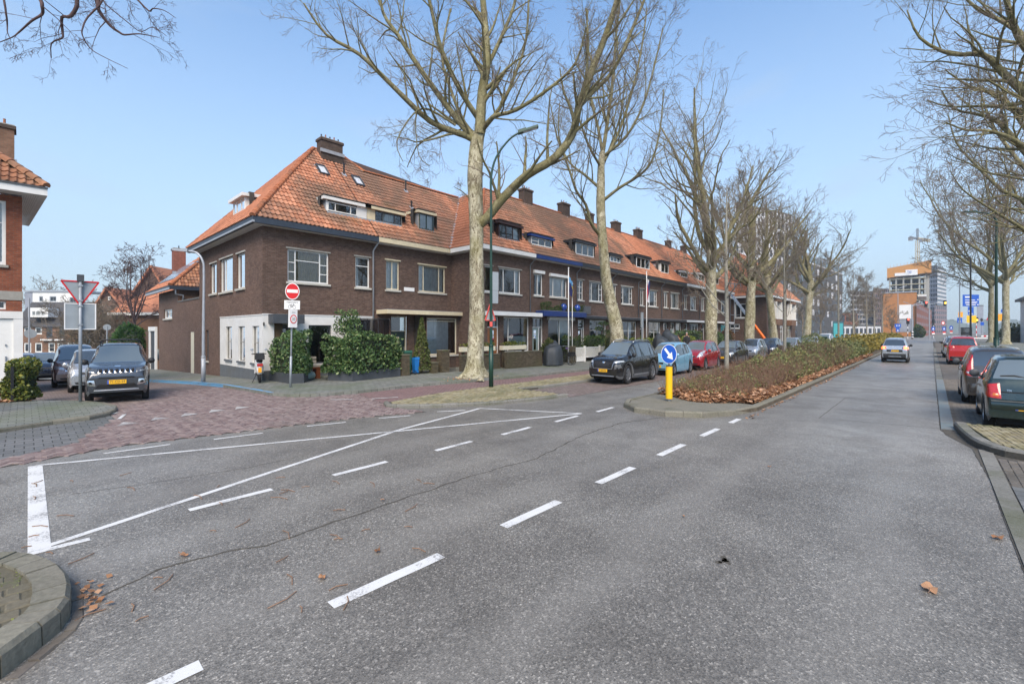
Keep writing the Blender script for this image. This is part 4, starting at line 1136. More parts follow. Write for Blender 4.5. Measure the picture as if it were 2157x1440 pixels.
rf2 = MB().poly([(11.07,YA-.46,ZE),(15.25,YA-.46,ZE),(19.72,23.06,zA(23.06)),(12.75,23.06,zA(23.06)),(12.0,23.8,11.55),(11.07,23.8,11.55)]).poly([(12.75,23.06,10.8),(19.72,23.06,10.8),(19.72,28.,6.),(12.0,28.,6.),(12.0,23.8,11.55)]).poly([(11.07,23.8,11.55),(12.,23.8,11.55),(12.,28.6,6.6),(11.07,28.6,6.6)]).build('roof', 'roof_under', h2)
tiles(rf2, 'roof_tile_dark', (11.07,YA-.46,ZE), (15.25,YA-.46,ZE), (0,1,T1), [(11.07,YA-.46),(15.25,YA-.46),(19.72,23.06),(12.75,23.06),(12.0,23.8),(11.07,23.8)], holes=[hole(11.0,12.9,19.58,20.1), hole(13.95,14.95,19.6,20.5)])
ridge(rf2, B1, (12.75,23.06,zA(23.06)), step=.27); ridge(rf2, (12.75,23.06,zA(23.06)), (19.6,23.06,zA(23.06)), step=.28)
MB().bar((15.25,YA-.46,ZE+.06), (19.72,23.06,zA(23.06)+.05), .2, .03).build('valley_flashing', 'lead', rf2)
dormer(h2, 11.0, 12.92, 19.55, 7.24, 7.78, T1, 'cream_paint', 'cream_paint', [(.5,[1]),(1.,[1]),(.5,[1])], 'charcoal_paint', win=(11.42,12.88,7.28,7.76), curtain=('curtain_grey',[(.3,.72)]))
dormer(h2, 13.95, 14.93, 19.57, 7.27, 8.15, T1, 'cream_paint', 'cream_paint', [(1,[1]),(1,[1])], 'green_door', curtain=('curtain_grey',[(0.,1.)]), over=.12)
vent(h2, 14.5, 21.0, h=.35); vent(h2, 15.0, 22.3, h=.6)
lp = MB().box(11.7,11.84,YA-.16,YA-.02,1.42,1.62).build('porch_lamp', 'lantern_glow', h2)

# =========== third to eleventh houses, standing forward
def terrace(i, X0, X1, label, gut, up, gr, canopy, dorm, tile='roof_tile', chim=None, first=False, last=False, frames='white_frame', soff='white_paint'):
    F = FX(YB)
    h = thing('terraced_house', label, 'house', group='terrace of brown brick houses')
    ops = [u[0] for u in up]+[g[1] for g in gr]
    wall(h, F, X0, X1, 0., 6.1, ops, 'brown_brick', .13)
    if first: wall(h, Face((X0,YB),(0,1),(-1,0)), 0., YA-YB, 0., 6.1, [], 'brown_brick')
    if last: wall(h, Face((X1,YB),(0,1),(1,0)), 0., 9., 0., 6.1, [], 'brown_brick')
    for o, cols, cur in up:
        window(h, F, o, cols, frames, 'stone_sill', cur, lintel='lintel' if i % 2 else 'stone_sill')
    for g in gr:
        if g[0] == 'd': door(h, F, g[1], *g[2:4], transom=.55, side=g[4] if len(g) > 4 else 0., d=.12)
        else: window(h, F, g[1], g[2], g[3] if len(g) > 3 else frames, 'stone_sill', g[4] if len(g) > 4 else None, cz=g[5] if len(g) > 5 else (0.,1.), fw=.06)
    if canopy:
        c0, c1, col, zc, th, out = canopy
        MB().box(c0, c1, YB-out, YB-.004, zc, zc+th).build('canopy', col, h)
        MB().box(c0+.01, c1-.01, YB-out+.02, YB-.01, zc+th+.003, zc+th+.02).build('canopy_top', 'lead', h)
    e0 = X0-(.45 if first else 0)
    eave_front(h, e0, X1, YB, gut, sof=soff)
    if first: MB().box(X0-.47, X0-.36, YB-.47, YA-.5, 6.1, 6.315).build('gutter', gut, h); MB().box(X0-.36, X0+.02, YB-.36, YA-.02, 6.09, 6.12).build('soffit', soff, h)
    yr = 20.9; zr = zB(yr)
    if first:
        pl = [(X0-.45,YB-.45),(X1,YB-.45),(X1,yr),(19.9,yr)] if X1 > 19.9 else [(X0-.45,YB-.45),(X1,YB-.45),(X1,X1-X0+.45+YB-.45)]
        roof = MB().poly([(x,y,zB(y)) for x, y in pl]).poly([(X0-.45,YB-.45,ZE),(19.9,yr,zr),(19.72,23.06,10.85),(X0-.45,YA-.46,ZE)]).build('roof', 'roof_under', h)
        tiles(roof, tile, (X0-.45,YB-.45,ZE), (X1,YB-.45,ZE), (0,1,T1), pl, holes=dorm and [hole(dorm[0],dorm[1],dorm[2]+.04,dorm[2]+(dorm[4]-dorm[3])*.95)] or ())
        tiles(roof, 'roof_tile_clean', (X0-.45,YA-.46,ZE), (X0-.45,YB-.45,ZE), (1,0,T1), [(X0-.45,YB-.45),(19.9,yr),(19.72,23.06),(X0-.45,YA-.46)])
        ridge(roof, (X0-.45,YB-.45,ZE), (19.9,yr,zr), step=.29)
    else:
        pl = [(X0,YB-.45),(X1,YB-.45),(X1,yr),(max(X0,19.9),yr)] + ([(X0,X0-15.25+YB-.45)] if X0 < 19.9 else [])
        if last: pl = [(X0,YB-.45),(X1+.4,YB-.45),(X1-2.2,yr),(X0,yr)]
        roof = MB().poly([(x,y,zB(y)) for x, y in pl]).poly([(max(X0,19.9),yr,zr),(X1-(2.2 if last else 0),yr,zr),(X1,26.,5.9),(X0,26.,5.9)])
        if last: roof.poly([(X1+.4,YB-.45,ZE),(X1+.4,25.8,ZE),(X1-2.2,yr,zr)])
        roof = roof.build('roof', 'roof_under', h)
        tiles(roof, tile, (X0,YB-.45,ZE), (X1,YB-.45,ZE), (0,1,T1), pl, holes=dorm and [hole(dorm[0],dorm[1],dorm[2]+.04,dorm[2]+(dorm[4]-dorm[3])*.95)] or ())
        ridge(roof, (max(X0,19.9),yr,zr), (X1-(2.2 if last else 0),yr,zr), step=.28, single=i < 6)
        if last: ridge(roof, (X1+.4,YB-.45,ZE), (X1-2.2,yr,zr), step=.3, single=False)
    if dorm: dormer(h, *dorm[:5], T1, **dorm[5])
    if chim: chimney(roof, chim[0], yr+.05, zr-.7, zr+chim[1], chim[2], .5, chim[3])
    downpipe(h, X1-.04, YB, .1 if not canopy else 3.1, 6.05, 'zinc', .03)
    return h
c3 = [(.8,[1]),(2,[1]),(.8,[1])]; grid = [(.7,[1,1,1]),(2,[1]),(.7,[1,1,1])]; cg = lambda *p: ('curtain',list(p))
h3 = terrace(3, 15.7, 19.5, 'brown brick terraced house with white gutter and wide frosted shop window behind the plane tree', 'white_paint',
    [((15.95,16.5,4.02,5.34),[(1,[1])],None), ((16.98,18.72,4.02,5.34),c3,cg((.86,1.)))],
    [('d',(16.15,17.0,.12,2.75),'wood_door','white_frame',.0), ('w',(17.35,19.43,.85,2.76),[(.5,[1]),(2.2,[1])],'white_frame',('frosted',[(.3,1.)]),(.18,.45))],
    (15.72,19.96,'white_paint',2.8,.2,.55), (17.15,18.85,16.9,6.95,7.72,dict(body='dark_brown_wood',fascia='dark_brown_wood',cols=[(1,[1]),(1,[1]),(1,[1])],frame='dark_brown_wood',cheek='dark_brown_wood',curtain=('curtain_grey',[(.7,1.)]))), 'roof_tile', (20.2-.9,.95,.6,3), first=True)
h4 = terrace(4, 19.5, 24.1, 'brown brick terraced house with blue canopy carrying hedges and blue balls', 'navy_canopy',
    [((19.83,20.66,4.05,5.3),[(1,[1]),(1,[1])],cg((0.,.3),(.7,1.))), ((21.3,23.06,4.05,5.25),c3,cg((.0,1.)))],
    [('d',(19.72,20.7,.12,2.76),'teal_door','white_frame',.3), ('w',(21.16,23.55,.3,2.72),[(1,[1]),(1,[1])],'white_frame',('frosted',[(.5,1.)]),(.0,1.))],
    (20.0,24.3,'navy_canopy',2.86,.30,.62), (19.8,21.75,16.9,6.95,7.45,dict(body='navy_canopy',fascia='navy_canopy',cols=[(1,[1,1]),(1,[1]),(1,[1])],cheek='lead')), 'roof_tile_dark', (24.0,.95,.95,4))
for x0, x1, zt in ((19.8,20.7,5.32),(21.26,23.1,5.27)):
    MB().box(x0-.02,x1+.02,YB-.13,YB-.004,zt,zt+.17).build('shutter_box', 'white_paint', h4)
MB().box(21.05,23.65,YB-.2,YB-.004,2.66,2.84).build('shutter_box', 'white_paint', h4)
h5 = terrace(5, 24.1, 28.5, 'brown brick terraced house with small-paned white windows and square grey vent box', 'black_gutter',
    [((24.17,24.87,4.0,5.3),[(1,[1,1,1]),(1,[1,1,1])],None), ((25.57,27.24,4.0,5.3),grid,cg((.1,.3)))],
    [('d',(24.25,25.05,.12,2.72),'dark_door','white_frame',.25), ('w',(25.6,27.7,.7,2.74),[(1,[.5,1]),(1,[.5,1])],'white_frame',cg((.0,.2)))],
    (24.32,28.5,'black_gutter',2.80,.17,.45), (24.1+.15,26.4,16.9,6.95,7.75,dict(body='white_paint',fascia='black_gutter',cols=[(1,[1]),(1,[1]),(1,[1])],cheek='charcoal_paint')), 'roof_tile_dark', (28.5,.9,.95,3))
MB().box(24.35,25.25,YB-.32,YB-.004,3.1,3.62).build('vent_box', 'grey_plastic', h5)
h6 = terrace(6, 28.5, 32.4, 'brown brick terraced house behind the leaning plane trunk and clipped bush', 'black_gutter',
    [((28.62,29.1,4.0,5.3),[(1,[1,1,1])],None), ((29.78,31.53,4.0,5.3),grid,None)],
    [('w',(29.85,32.15,.7,2.72),[(1,[.5,1]),(1,[.5,1])],'white_frame',('curtain_grey',[(.6,.8)])), ('d',(28.75,29.5,.12,2.72),'dark_brown_wood','white_frame')],
    (28.5,32.4,'black_gutter',2.80,.17,.45), (28.5,30.0,16.9,6.95,7.4,dict(cols=[(1,[1]),(1,[1]),(1,[1])],fascia='black_gutter',cheek='charcoal_paint')), 'roof_tile_dark', (32.9-.8,.8,.6,3))
h7 = terrace(7, 32.4, 36.5, 'brown brick terraced house behind the pole with the red flag', 'black_gutter',
    [((32.68,33.36,4.0,5.3),[(1,[1]),(1,[1])],None), ((34.09,35.74,4.0,5.3),grid,None)],
    [('w',(34.17,36.4,.7,2.74),[(1,[.7,1]),(1,[.7,1])],'white_frame',cg((.0,.15),(.85,1.))), ('d',(32.7,33.5,.12,2.7),'dark_brown_wood','white_frame')],
    (32.4,36.5,'black_gutter',2.80,.17,.45), (32.45,34.7,16.9,6.95,7.8,dict(fascia='black_gutter',cols=[(1,[1]),(1,[1]),(1,[1])],cheek='charcoal_paint')), 'roof_tile', (37.6-1.2,.85,.95,3))
h8 = terrace(8, 36.5, 40.8, 'brown brick terraced house with pale frosted glass shop window', 'black_gutter',
    [((36.96,37.8,4.0,5.32),[(1,[1]),(1,[1])],cg((0.,.4))), ((38.36,40.14,4.0,5.34),c3,cg((.25,.75)))],
    [('d',(36.9,37.74,.12,2.68),'wood_door','white_frame',.25), ('d',(38.3,39.3,.12,2.7),'teal_door','white_frame',.3), ('w',(39.4,40.7,.4,2.72),[(1,[1])],'white_frame',('frosted',[(0.,1.)]))],
    (36.5,40.8,'black_gutter',2.80,.17,.45), (36.8,38.35,16.9,6.95,7.82,dict(fascia='black_gutter',cols=[(1,[1]),(1,[1])],cheek='white_paint')), 'roof_tile_clean', (41.9-1.3,.85,.95,4))
h9 = terrace(9, 40.8, 45.0, 'brown brick terraced house with white canopy left of the fourth plane trunk', 'white_paint',
    [((41.22,42.0,4.0,5.25),[(1,[1]),(1,[1])],None), ((42.72,44.26,4.0,5.25),c3,cg((0.,.2),(.8,1.)))],
    [('w',(42.6,44.8,.8,2.7),[(1,[.6,1]),(1,[.6,1]),(1,[.6,1])],'white_frame'), ('d',(41.3,42.2,.12,2.7),'dark_door','white_frame')],
    (40.8,45.0,'white_paint',2.82,.17,.45), (40.9,42.5,16.9,6.95,7.4,dict(cols=[(1,[1]),(1,[1]),(1,[1])])), 'roof_tile', None)
h10 = terrace(10, 45.0, 49.2, 'brown brick terraced house partly behind the third plane trunk in the row', 'white_paint',
    [((45.52,46.4,4.0,5.25),[(1,[1]),(1,[1])],None), ((47.0,48.6,4.0,5.25),c3,None)],
    [('w',(47.,49.,.8,2.7),[(1,[.6,1]),(1,[.6,1])],'white_frame'), ('d',(45.5,46.4,.12,2.7),'dark_door','white_frame')],
    (45.0,49.2,'white_paint',2.82,.17,.45), (45.2,46.9,16.9,6.95,7.6,dict(cols=[(1,[1]),(1,[1])])), 'roof_tile_clean', (47.5,.8,.6,2))
h11 = terrace(11, 49.2, 54.2, 'last brown brick house of the terrace with a hipped roof end', 'white_paint',
    [((49.7,50.5,4.0,5.25),[(1,[1]),(1,[1])],None), ((51.2,52.9,4.0,5.25),c3,None)],
    [('w',(51.2,53.2,.8,2.7),[(1,[.6,1]),(1,[.6,1])],'white_frame'), ('d',(49.7,50.6,.12,2.7),'dark_door','white_frame')],
    (49.2,54.2,'white_paint',2.82,.17,.45), (49.5,51.0,16.9,6.95,7.6,dict(cols=[(1,[1]),(1,[1])])), 'roof_tile_clean', (51.6,.8,.6,2), last=True)
# hedges, balls and flag brackets on the blue canopy are separate things (see street furniture)

# ------------------------------------------------------------------ trees
def mesh_tubes(brs, name, mat, parent, sides=lambda r: 3, smooth=True):
    """many tapering branches as one mesh; brs = [(points Nx3, radii N)]"""
    groups = {}
    for p, r in brs:
        groups.setdefault((len(p), sides(r[0])), []).append((p, r))
    V, Q, off = [], [], 0
    for (N, n), L in groups.items():
        P = np.array([b[0] for b in L], dtype=np.float64); Rr = np.array([b[1] for b in L], dtype=np.float64)
        T = np.gradient(P, axis=1); T /= (np.linalg.norm(T, axis=2, keepdims=True)+1e-9)
        md = np.abs(T.mean(axis=1)); ref = np.eye(3)[np.argmin(md, axis=1)][:,None,:]
        U = np.cross(T, ref); U /= (np.linalg.norm(U, axis=2, keepdims=True)+1e-9); Wv = np.cross(T, U)
        a = np.arange(n)*2*math.pi/n
        vs = P[:,:,None,:] + Rr[:,:,None,None]*(U[:,:,None,:]*np.cos(a)[None,None,:,None] + Wv[:,:,None,:]*np.sin(a)[None,None,:,None])
        B = len(L); V.append(vs.reshape(-1,3))
        b, i, k = np.meshgrid(np.arange(B), np.arange(N-1), np.arange(n), indexing='ij')
        base = off + b*N*n; k2 = (k+1) % n
        Q.append(np.stack([base+i*n+k, base+i*n+k2, base+(i+1)*n+k2, base+(i+1)*n+k], -1).reshape(-1,4))
        off += B*N*n
    V = np.concatenate(V); Q = np.concatenate(Q)
    me = bpy.data.meshes.new(name)
    me.vertices.add(len(V)); me.vertices.foreach_set("co", V.astype(np.float32).ravel())
    me.loops.add(Q.size); me.loops.foreach_set("vertex_index", Q.astype(np.int32).ravel())
    me.polygons.add(len(Q)); me.polygons.foreach_set("loop_start", np.arange(0, Q.size, 4, dtype=np.int32))
    me.polygons.foreach_set("loop_total", np.full(len(Q), 4, dtype=np.int32))
    if smooth: me.polygons.foreach_set("use_smooth", np.ones(len(Q), dtype=bool))
    me.materials.append(MAT[mat]); me.update(calc_edges=True)
    return link(name, me, parent)

class TP:                                    # growth habit
    def __init__(s, **k):
        s.wig = [.16,.22,.28,.34,.38]; s.up = [.05,.05,.03,.02,.0]; s.n = [8,6,5,4,0]; s.ang = [48,48,45,42,40]
        s.lr = [.52,.5,.5,.5,.5]; s.rr = [.5,.5,.5,.55,.5]; s.seg = [.55,.4,.28,.2,.14]; s.minr = .006; s.maxlvl = 4; s.droop = 0.; s.tap = .28; s.lmin = .18
        s.__dict__.update(k)
def _rv(g): return Vector((g.gauss(0,1), g.gauss(0,1), g.gauss(0,1)))
def grow(out, p, d, L, r, lvl, g, H):
    n = max(3, min(12, int(L/H.seg[lvl]))); d = d.normalized()
    pts = [p.copy()]; rad = [r]
    for i in range(n):
        d = d + _rv(g)*H.wig[lvl]*.55; d.z += H.up[lvl] - H.droop*(lvl/3.)*(i/n)
        d.normalize(); p = p + d*(L/n); pts.append(p.copy()); rad.append(max(H.minr, r*(1-(1-H.tap)*(i+1)/n)))
    out[min(lvl,4)].append((pts, rad))
    kids(out, pts, rad, L, lvl, g, H)
def kids(out, pts, rad, L, lvl, g, H, t0=.18, mult=1.):
    if lvl >= H.maxlvl: return
    nk = H.n[lvl]*mult; nk = int(nk) + (g.random() < nk-int(nk))
    for k in range(nk):
        t = t0+(1-t0)*(k+g.random())/max(nk,1); f = t*(len(pts)-1); i = min(int(f), len(pts)-2); f -= i
        q = pts[i].lerp(pts[i+1], f); dd = (pts[i+1]-pts[i]).normalized(); rr = rad[i]*(1-f)+rad[i+1]*f
        ax = dd.orthogonal().normalized(); ax.rotate(Matrix.Rotation(g.uniform(0,6.283), 3, dd))
        a = R(H.ang[lvl]*g.uniform(.6,1.25)); nd = dd*math.cos(a)+ax*math.sin(a)
        if lvl < 2: nd.z += .12
        l2 = max(H.lmin, L*H.lr[lvl]*(1.15-.55*t)*g.uniform(.65,1.25))
        grow(out, q, nd, l2, max(H.minr, rr*H.rr[lvl]*g.uniform(.8,1.1)), lvl+1, g, H)
def sides_of(r): return 10 if r > .12 else 7 if r > .05 else 5 if r > .02 else 3
def smooth_path(ps, n=3):
    """Catmull-Rom through (vector, radius) knots"""
    P = [Vector(p) for p, _ in ps]; Rr = [r for _, r in ps]; op, orr = [], []
    for i in range(len(P)-1):
        a, b, c, d = P[max(i-1,0)], P[i], P[i+1], P[min(i+2,len(P)-1)]
        for k in range(n):
            t = k/n
            op.append(.5*((2*b)+(c-a)*t+(2*a-5*b+4*c-d)*t*t+(3*b-a-3*c+d)*t**3)); orr.append(Rr[i]*(1-t)+Rr[i+1]*t)
    op.append(P[-1]); orr.append(Rr[-1]); return op, orr
def trunk_mesh(pts, rad, parent, mat, g, flare=1.9, roots=6, n=16):
    mb = MB(); N = len(pts); b = 0; ph = [g.uniform(0,6.28) for _ in range(4)]
    z0 = pts[0].z; u = Vector((1,0,0)); rows = []
    for i, (p, r) in enumerate(zip(pts, rad)):
        h = p.z - z0
        for k in range(n):
            t = 2*math.pi*k/n
            fl = math.exp(-h/.24); lump = 1+.07*math.sin(2*t+ph[0]+h*.9)+.05*math.sin(3*t+ph[1]-h*1.7)+.03*math.sin(5*t+h*4+ph[2])
            rr = r*lump*(1+(flare-1)*fl*(.45+.55*max(0,math.cos(roots*t/1.+ph[3]))))
            mb.v.append((p.x+rr*math.cos(t), p.y+rr*math.sin(t), p.z))
        if i:
            for k in range(n):
                k2 = (k+1) % n; mb.f.append(((i-1)*n+k,(i-1)*n+k2,i*n+k2,i*n+k)); mb.m.append(0)
    return mb.build('trunk', mat, parent, smooth=True)
def finish_tree(root, tp, tr, out, g, bark_m='plane_bark', br_m='plane_branch', tw_m='twig', flare=1.9, roots=6):
    trunk_mesh(tp, tr, root, bark_m, g, flare, roots)
    big = [b for l in out[:2] for b in l]; fine = [b for l in out[2:] for b in l]
    if big: mesh_tubes(big, 'branches', br_m, root, sides_of)
    if fine: mesh_tubes(fine, 'twigs', tw_m, root, lambda r: 4 if r > .015 else 3)
def px3(px, py, d): x, y = W(px, d); return Vector((x, y, ZH(py, d)))

def guided_tree(name, label, trunk, limbs, seed, H, group=None, **kw):
    """limbs: [(knots [(px,py,d)], r0, r1, twiggyness)]"""
    g = random.Random(seed); root = thing(name, label, 'tree', group=group)
    tp, tr = smooth_path([(px3(*k[:3]) if len(k) == 4 else Vector(k[:3]), k[-1]) for k in trunk], 4)
    tp[0].z = .08; out = [[] for _ in range(5)]
    for kn, r0, r1, m in limbs:
        N = len(kn); ps = [(px3(*k)+_rv(g)*.04, r0+(r1-r0)*i/(N-1)) for i, k in enumerate(kn)]
        p, r = smooth_path(ps, 3); out[0].append((p, r))
        L = sum((b-a).length for a, b in zip(p[:-1], p[1:]))
        kids(out, p, r, min(L, 6.), 0, g, H, .12, m*L/5.)
    finish_tree(root, tp, tr, out, g, **kw)
    return root
D = 18.6
t1 = guided_tree('plane_tree', 'largest bare plane tree with a long low limb reaching right behind the lamp', 
    [(998,803,D,.36),(1000,770,D,.33),(1003,700,D,.31),(1004,600,D,.30),(1003,500,D,.295),(1001,420,D,.30),(1001,350,D,.29),(1004,300,D,.26),(1012,270,D,.21)],
    [([(1003,300,D),(980,287,D),(908,253,D-.6),(834,187,D-1.2),(756,113,D-1.6),(690,70,D-1.8),(640,10,D-2.)], .15,.03,1.3),
     ([(1004,298,D),(955,240,D+.3),(889,152,D+.8),(838,78,D+1.),(807,30,D+1.2),(795,-40,D+1.3)], .15,.045,1.25),
     ([(1008,250,D),(970,195,D-.6),(931,109,D-1.2),(905,30,D-1.5),(890,-50,D-1.8)], .12,.05,1.1),
     ([(1010,285,D),(1019,195,D),(1024,128,D),(1022,58,D+.2),(1008,-60,D+.3)], .22,.11,1.2),
     ([(1024,150,D),(1052,90,D+.7),(1083,12,D+1.2),(1095,-60,D+1.3)], .10,.05,1.),
     ([(1014,280,D),(1040,246,D-.6),(1087,230,D-1.),(1165,183,D-1.5),(1212,128,D-1.8),(1235,60,D-2.)], .10,.03,1.2),
     ([(1016,270,D),(1050,225,D+.7),(1080,165,D+1.4),(1110,80,D+1.8),(1115,-20,D+2.)], .10,.04,1.1),
     ([(1005,290,D),(975,260,D+1.),(950,200,D+1.9),(930,120,D+2.4),(945,20,D+2.6)], .10,.04,1.1),
     ([(1002,480,D),(1030,455,D-.1),(1060,413,D-.3),(1107,370,D-.6),(1165,335,D-.9),(1204,280,D-1.1),(1220,226,D-1.2),(1243,156,D-1.3),(1278,78,D-1.4),(1300,0,D-1.5),(1312,-60,D-1.5)], .20,.10,.75),
     ([(1221,222,D-1.2),(1250,190,D-.8),(1292,148,D-.6),(1336,58,D-.3),(1362,-10,D-.2)], .10,.05,1.1),
     ([(1206,278,D-1.1),(1228,200,D-1.7),(1240,110,D-2.2),(1230,20,D-2.4)], .06,.03,1.),
     ([(1000,430,D),(975,410,D-.3),(955,395,D-.6)], .035,.012,.6),
     ([(960,270,D-.3),(900,232,D-.9),(870,240,D-1.2),(835,300,D-1.4),(845,340,D-1.4)], .05,.012,1.2),
     ([(880,232,D-.7),(872,270,D-.9),(880,330,D-1.),(905,355,D-1.)], .03,.01,1.2)],
    11, TP(n=[10,5.2,3.6,1.7,0], minr=.0045, droop=.05, up=[.04,.05,.0,-.02,-.03], lr=[.40,.5,.5,.5,.5]), group='street plane trees', flare=2.9, roots=5)
D = 26.3
t2 = guided_tree('plane_tree', 'bare plane tree with a leaning trunk rising behind the clipped round bush',
    [(1300,716,D,.40),(1298,690,D,.37),(1286,640,D,.34),(1277,588,D,.31),(1271,533,D,.30),(1267,486,D,.27),(1265,427,D,.24),(1265,370,D,.21),(1268,320,D,.17)],
    [([(1264,500,D),(1244,470,D-.5),(1234,432,D-.9),(1213,403,D-1.3),(1196,350,D-1.6),(1172,290,D-1.8),(1160,220,D-2.)], .11,.03,1.2),
     ([(1267,420,D),(1303,399,D-.4),(1346,372,D-1.),(1372,335,D-1.4),(1392,270,D-1.7),(1398,190,D-1.9)], .10,.03,1.3),
     ([(1264,400,D),(1232,368,D+.6),(1195,340,D+1.2),(1180,290,D+1.4),(1178,220,D+1.5)], .09,.03,1.2),
     ([(1268,330,D),(1258,270,D+.3),(1240,190,D+.5),(1235,100,D+.6),(1238,20,D+.7)], .10,.04,1.2),
     ([(1268,330,D),(1280,250,D),(1290,160,D-.2),(1300,70,D-.4),(1310,-30,D-.5)], .12,.05,1.2),
     ([(1270,340,D),(1305,270,D+.8),(1330,190,D+1.2),(1350,100,D+1.5),(1362,20,D+1.7)], .10,.04,1.2),
     ([(1272,330,D),(1320,290,D-.7),(1355,220,D-1.2),(1378,140,D-1.5),(1395,60,D-1.6)], .09,.03,1.2),
     ([(1266,350,D),(1240,300,D-1.),(1215,230,D-1.5),(1205,150,D-1.8)], .08,.03,1.2),
     ([(1267,360,D),(1285,310,D+1.8),(1310,230,D+2.6),(1318,140,D+3.)], .09,.03,1.1)],
    23, TP(n=[8,5,3.6,1.7,0], up=[.08,.09,.06,.05,.03]), group='street plane trees', flare=1.6)

def wild_tree(name, label, base, hc, ht, rc, r, seed, H, nl=8, group=None, lean=(0,0), lowest=.75, elev=(22,62), **kw):
    """free-grown tree: trunk to the crotch, limbs spreading into an open vase"""
    g = random.Random(seed); root = thing(name, label, 'tree', group=group)
    x, y = base; tp, tr = smooth_path([(Vector((x,y,.05)), r*1.05),(Vector((x+lean[0]*.2,y+lean[1]*.2,hc*.3)), r),(Vector((x+lean[0]*.6,y+lean[1]*.6,hc*.7)), r*.9),(Vector((x+lean[0],y+lean[1],hc)), r*.82),(Vector((x+lean[0],y+lean[1],hc+.5)), r*.6)], 4)
    out = [[] for _ in range(5)]; top = Vector((x+lean[0],y+lean[1],hc))
    for i in range(nl):
        az = 2*math.pi*(i+g.uniform(-.25,.25))/nl*1.62; el = R(elev[0]+(elev[1]-elev[0])*(i/(nl-1) if nl > 1 else 1)**.8)
        d = Vector((math.cos(az)*math.cos(el), math.sin(az)*math.cos(el), math.sin(el)))
        L = (rc/max(.45,math.cos(el)) if math.cos(el) > .6 else (ht-hc)/math.sin(el))*g.uniform(.8,1.0)
        p0 = top*1.; p0.z = hc*(lowest+(1-lowest)*i/max(1,nl-1))+.1
        p0.x = x+lean[0]*(p0.z/hc); p0.y = y+lean[1]*(p0.z/hc)
        grow(out, p0, d, L, r*g.uniform(.42,.58), 0, g, H)
    grow(out, top+Vector((0,0,.3)), Vector((.05,.03,1)), (ht-hc)*.9, r*.6, 0, g, H)
    finish_tree(root, tp, tr, out, g, **kw)
    return root
HP = TP(n=[8,5.2,4,2,0], up=[.07,.08,.05,.04,.02], minr=.008, wig=[.18,.24,.3,.34,.36], lr=[.5,.5,.5,.5,.5])
HF = TP(n=[8,5.2,3.8,1.6,0], up=[.07,.08,.05,.04,.02], minr=.012, wig=[.18,.24,.3,.34,.36])
t3 = wild_tree('plane_tree', 'bare plane tree behind the red hatchback, tallest right of the terrace', (39.0,13.5), 8.4, 20.8, 6.2, .46, 5, HP, 9, 'street plane trees', lowest=.72)
t4 = wild_tree('plane_tree', 'bare plane tree in front of the orange-roofed corner house gable', (49.7,13.5), 8.0, 18.0, 6.0, .46, 6, HF, 8, 'street plane trees', lean=(.3,-.2))
t5 = wild_tree('plane_tree', 'bare plane tree with a bent trunk beside the bay-windowed corner house', (59.7,13.5), 8.0, 17.5, 6.0, .42, 8, HF, 8, 'street plane trees', lean=(-1.3,.5))
t6 = wild_tree('plane_tree', 'bare plane tree standing before the dark office block, last of the left row', (79.,13.6), 9.0, 19.0, 7.0, .48, 9, HF, 8, 'street plane trees', lean=(.8,-.4))
# right-hand row
r2 = wild_tree('plane_tree', 'right one of two big bare plane trees on the far right pavement', (97.,-7.9), 10.5, 27., 11.0, .40, 14, TP(n=[9,5.5,4,1.8,0], up=[.05,.07,.05,.04,.02], minr=.02), 9, 'street plane trees', lowest=.8, elev=(14,62))
r3 = wild_tree('plane_tree', 'left one of two big bare plane trees on the far right pavement', (110.,-7.3), 10.5, 27., 11., .38, 15, TP(n=[9,5.5,4,1.8,0], up=[.05,.07,.05,.04,.02], minr=.02), 8, 'street plane trees', lowest=.8, elev=(14,62))
D = 15.5
rn = guided_tree('plane_tree', 'near plane tree outside the right edge whose boughs hang over the parked cars',
    [(2290,820,D,.42),(2290,600,D,.36),(2285,450,D,.34),(2280,330,D,.30),(2270,220,D,.2)],
    [([(2282,330,D),(2230,260,D),(2157,190,D),(2110,150,D),(2069,110,D+.2),(2002,112,D+.4),(1936,80,D+.5),(1905,27,D+.6)], .17,.02,1.25),
     ([(2280,360,D),(2220,300,D+.5),(2157,250,D+1.),(2090,200,D+1.4),(2040,180,D+1.7),(1990,150,D+2.)], .13,.02,1.3),
     ([(2280,300,D),(2220,180,D-.4),(2157,90,D-.6),(2128,40,D-.8),(2110,-30,D-1.)], .15,.06,1.2),
     ([(2283,440,D),(2220,390,D+.2),(2157,318,D+.5),(2110,262,D+.8),(2060,245,D+1.),(2010,225,D+1.2),(1985,190,D+1.3)], .13,.018,1.3),
     ([(2280,400,D),(2200,345,D-.5),(2140,300,D-1.),(2090,275,D-1.2),(2040,270,D-1.4),(1995,255,D-1.5)], .10,.015,1.3),
     ([(2278,280,D),(2200,120,D+.8),(2120,50,D+1.4),(2060,20,D+1.8),(2000,-30,D+2.)], .12,.03,1.2),
     ([(2278,320,D),(2190,230,D-1.),(2120,190,D-1.6),(2070,165,D-2.)], .08,.015,1.2)],
    31, TP(n=[8,4.8,3.2,1.4,0], minr=.005, up=[.03,.04,.02,.01,.0], lr=[.42,.5,.5,.5,.5]), group='street plane trees')
D = 24.
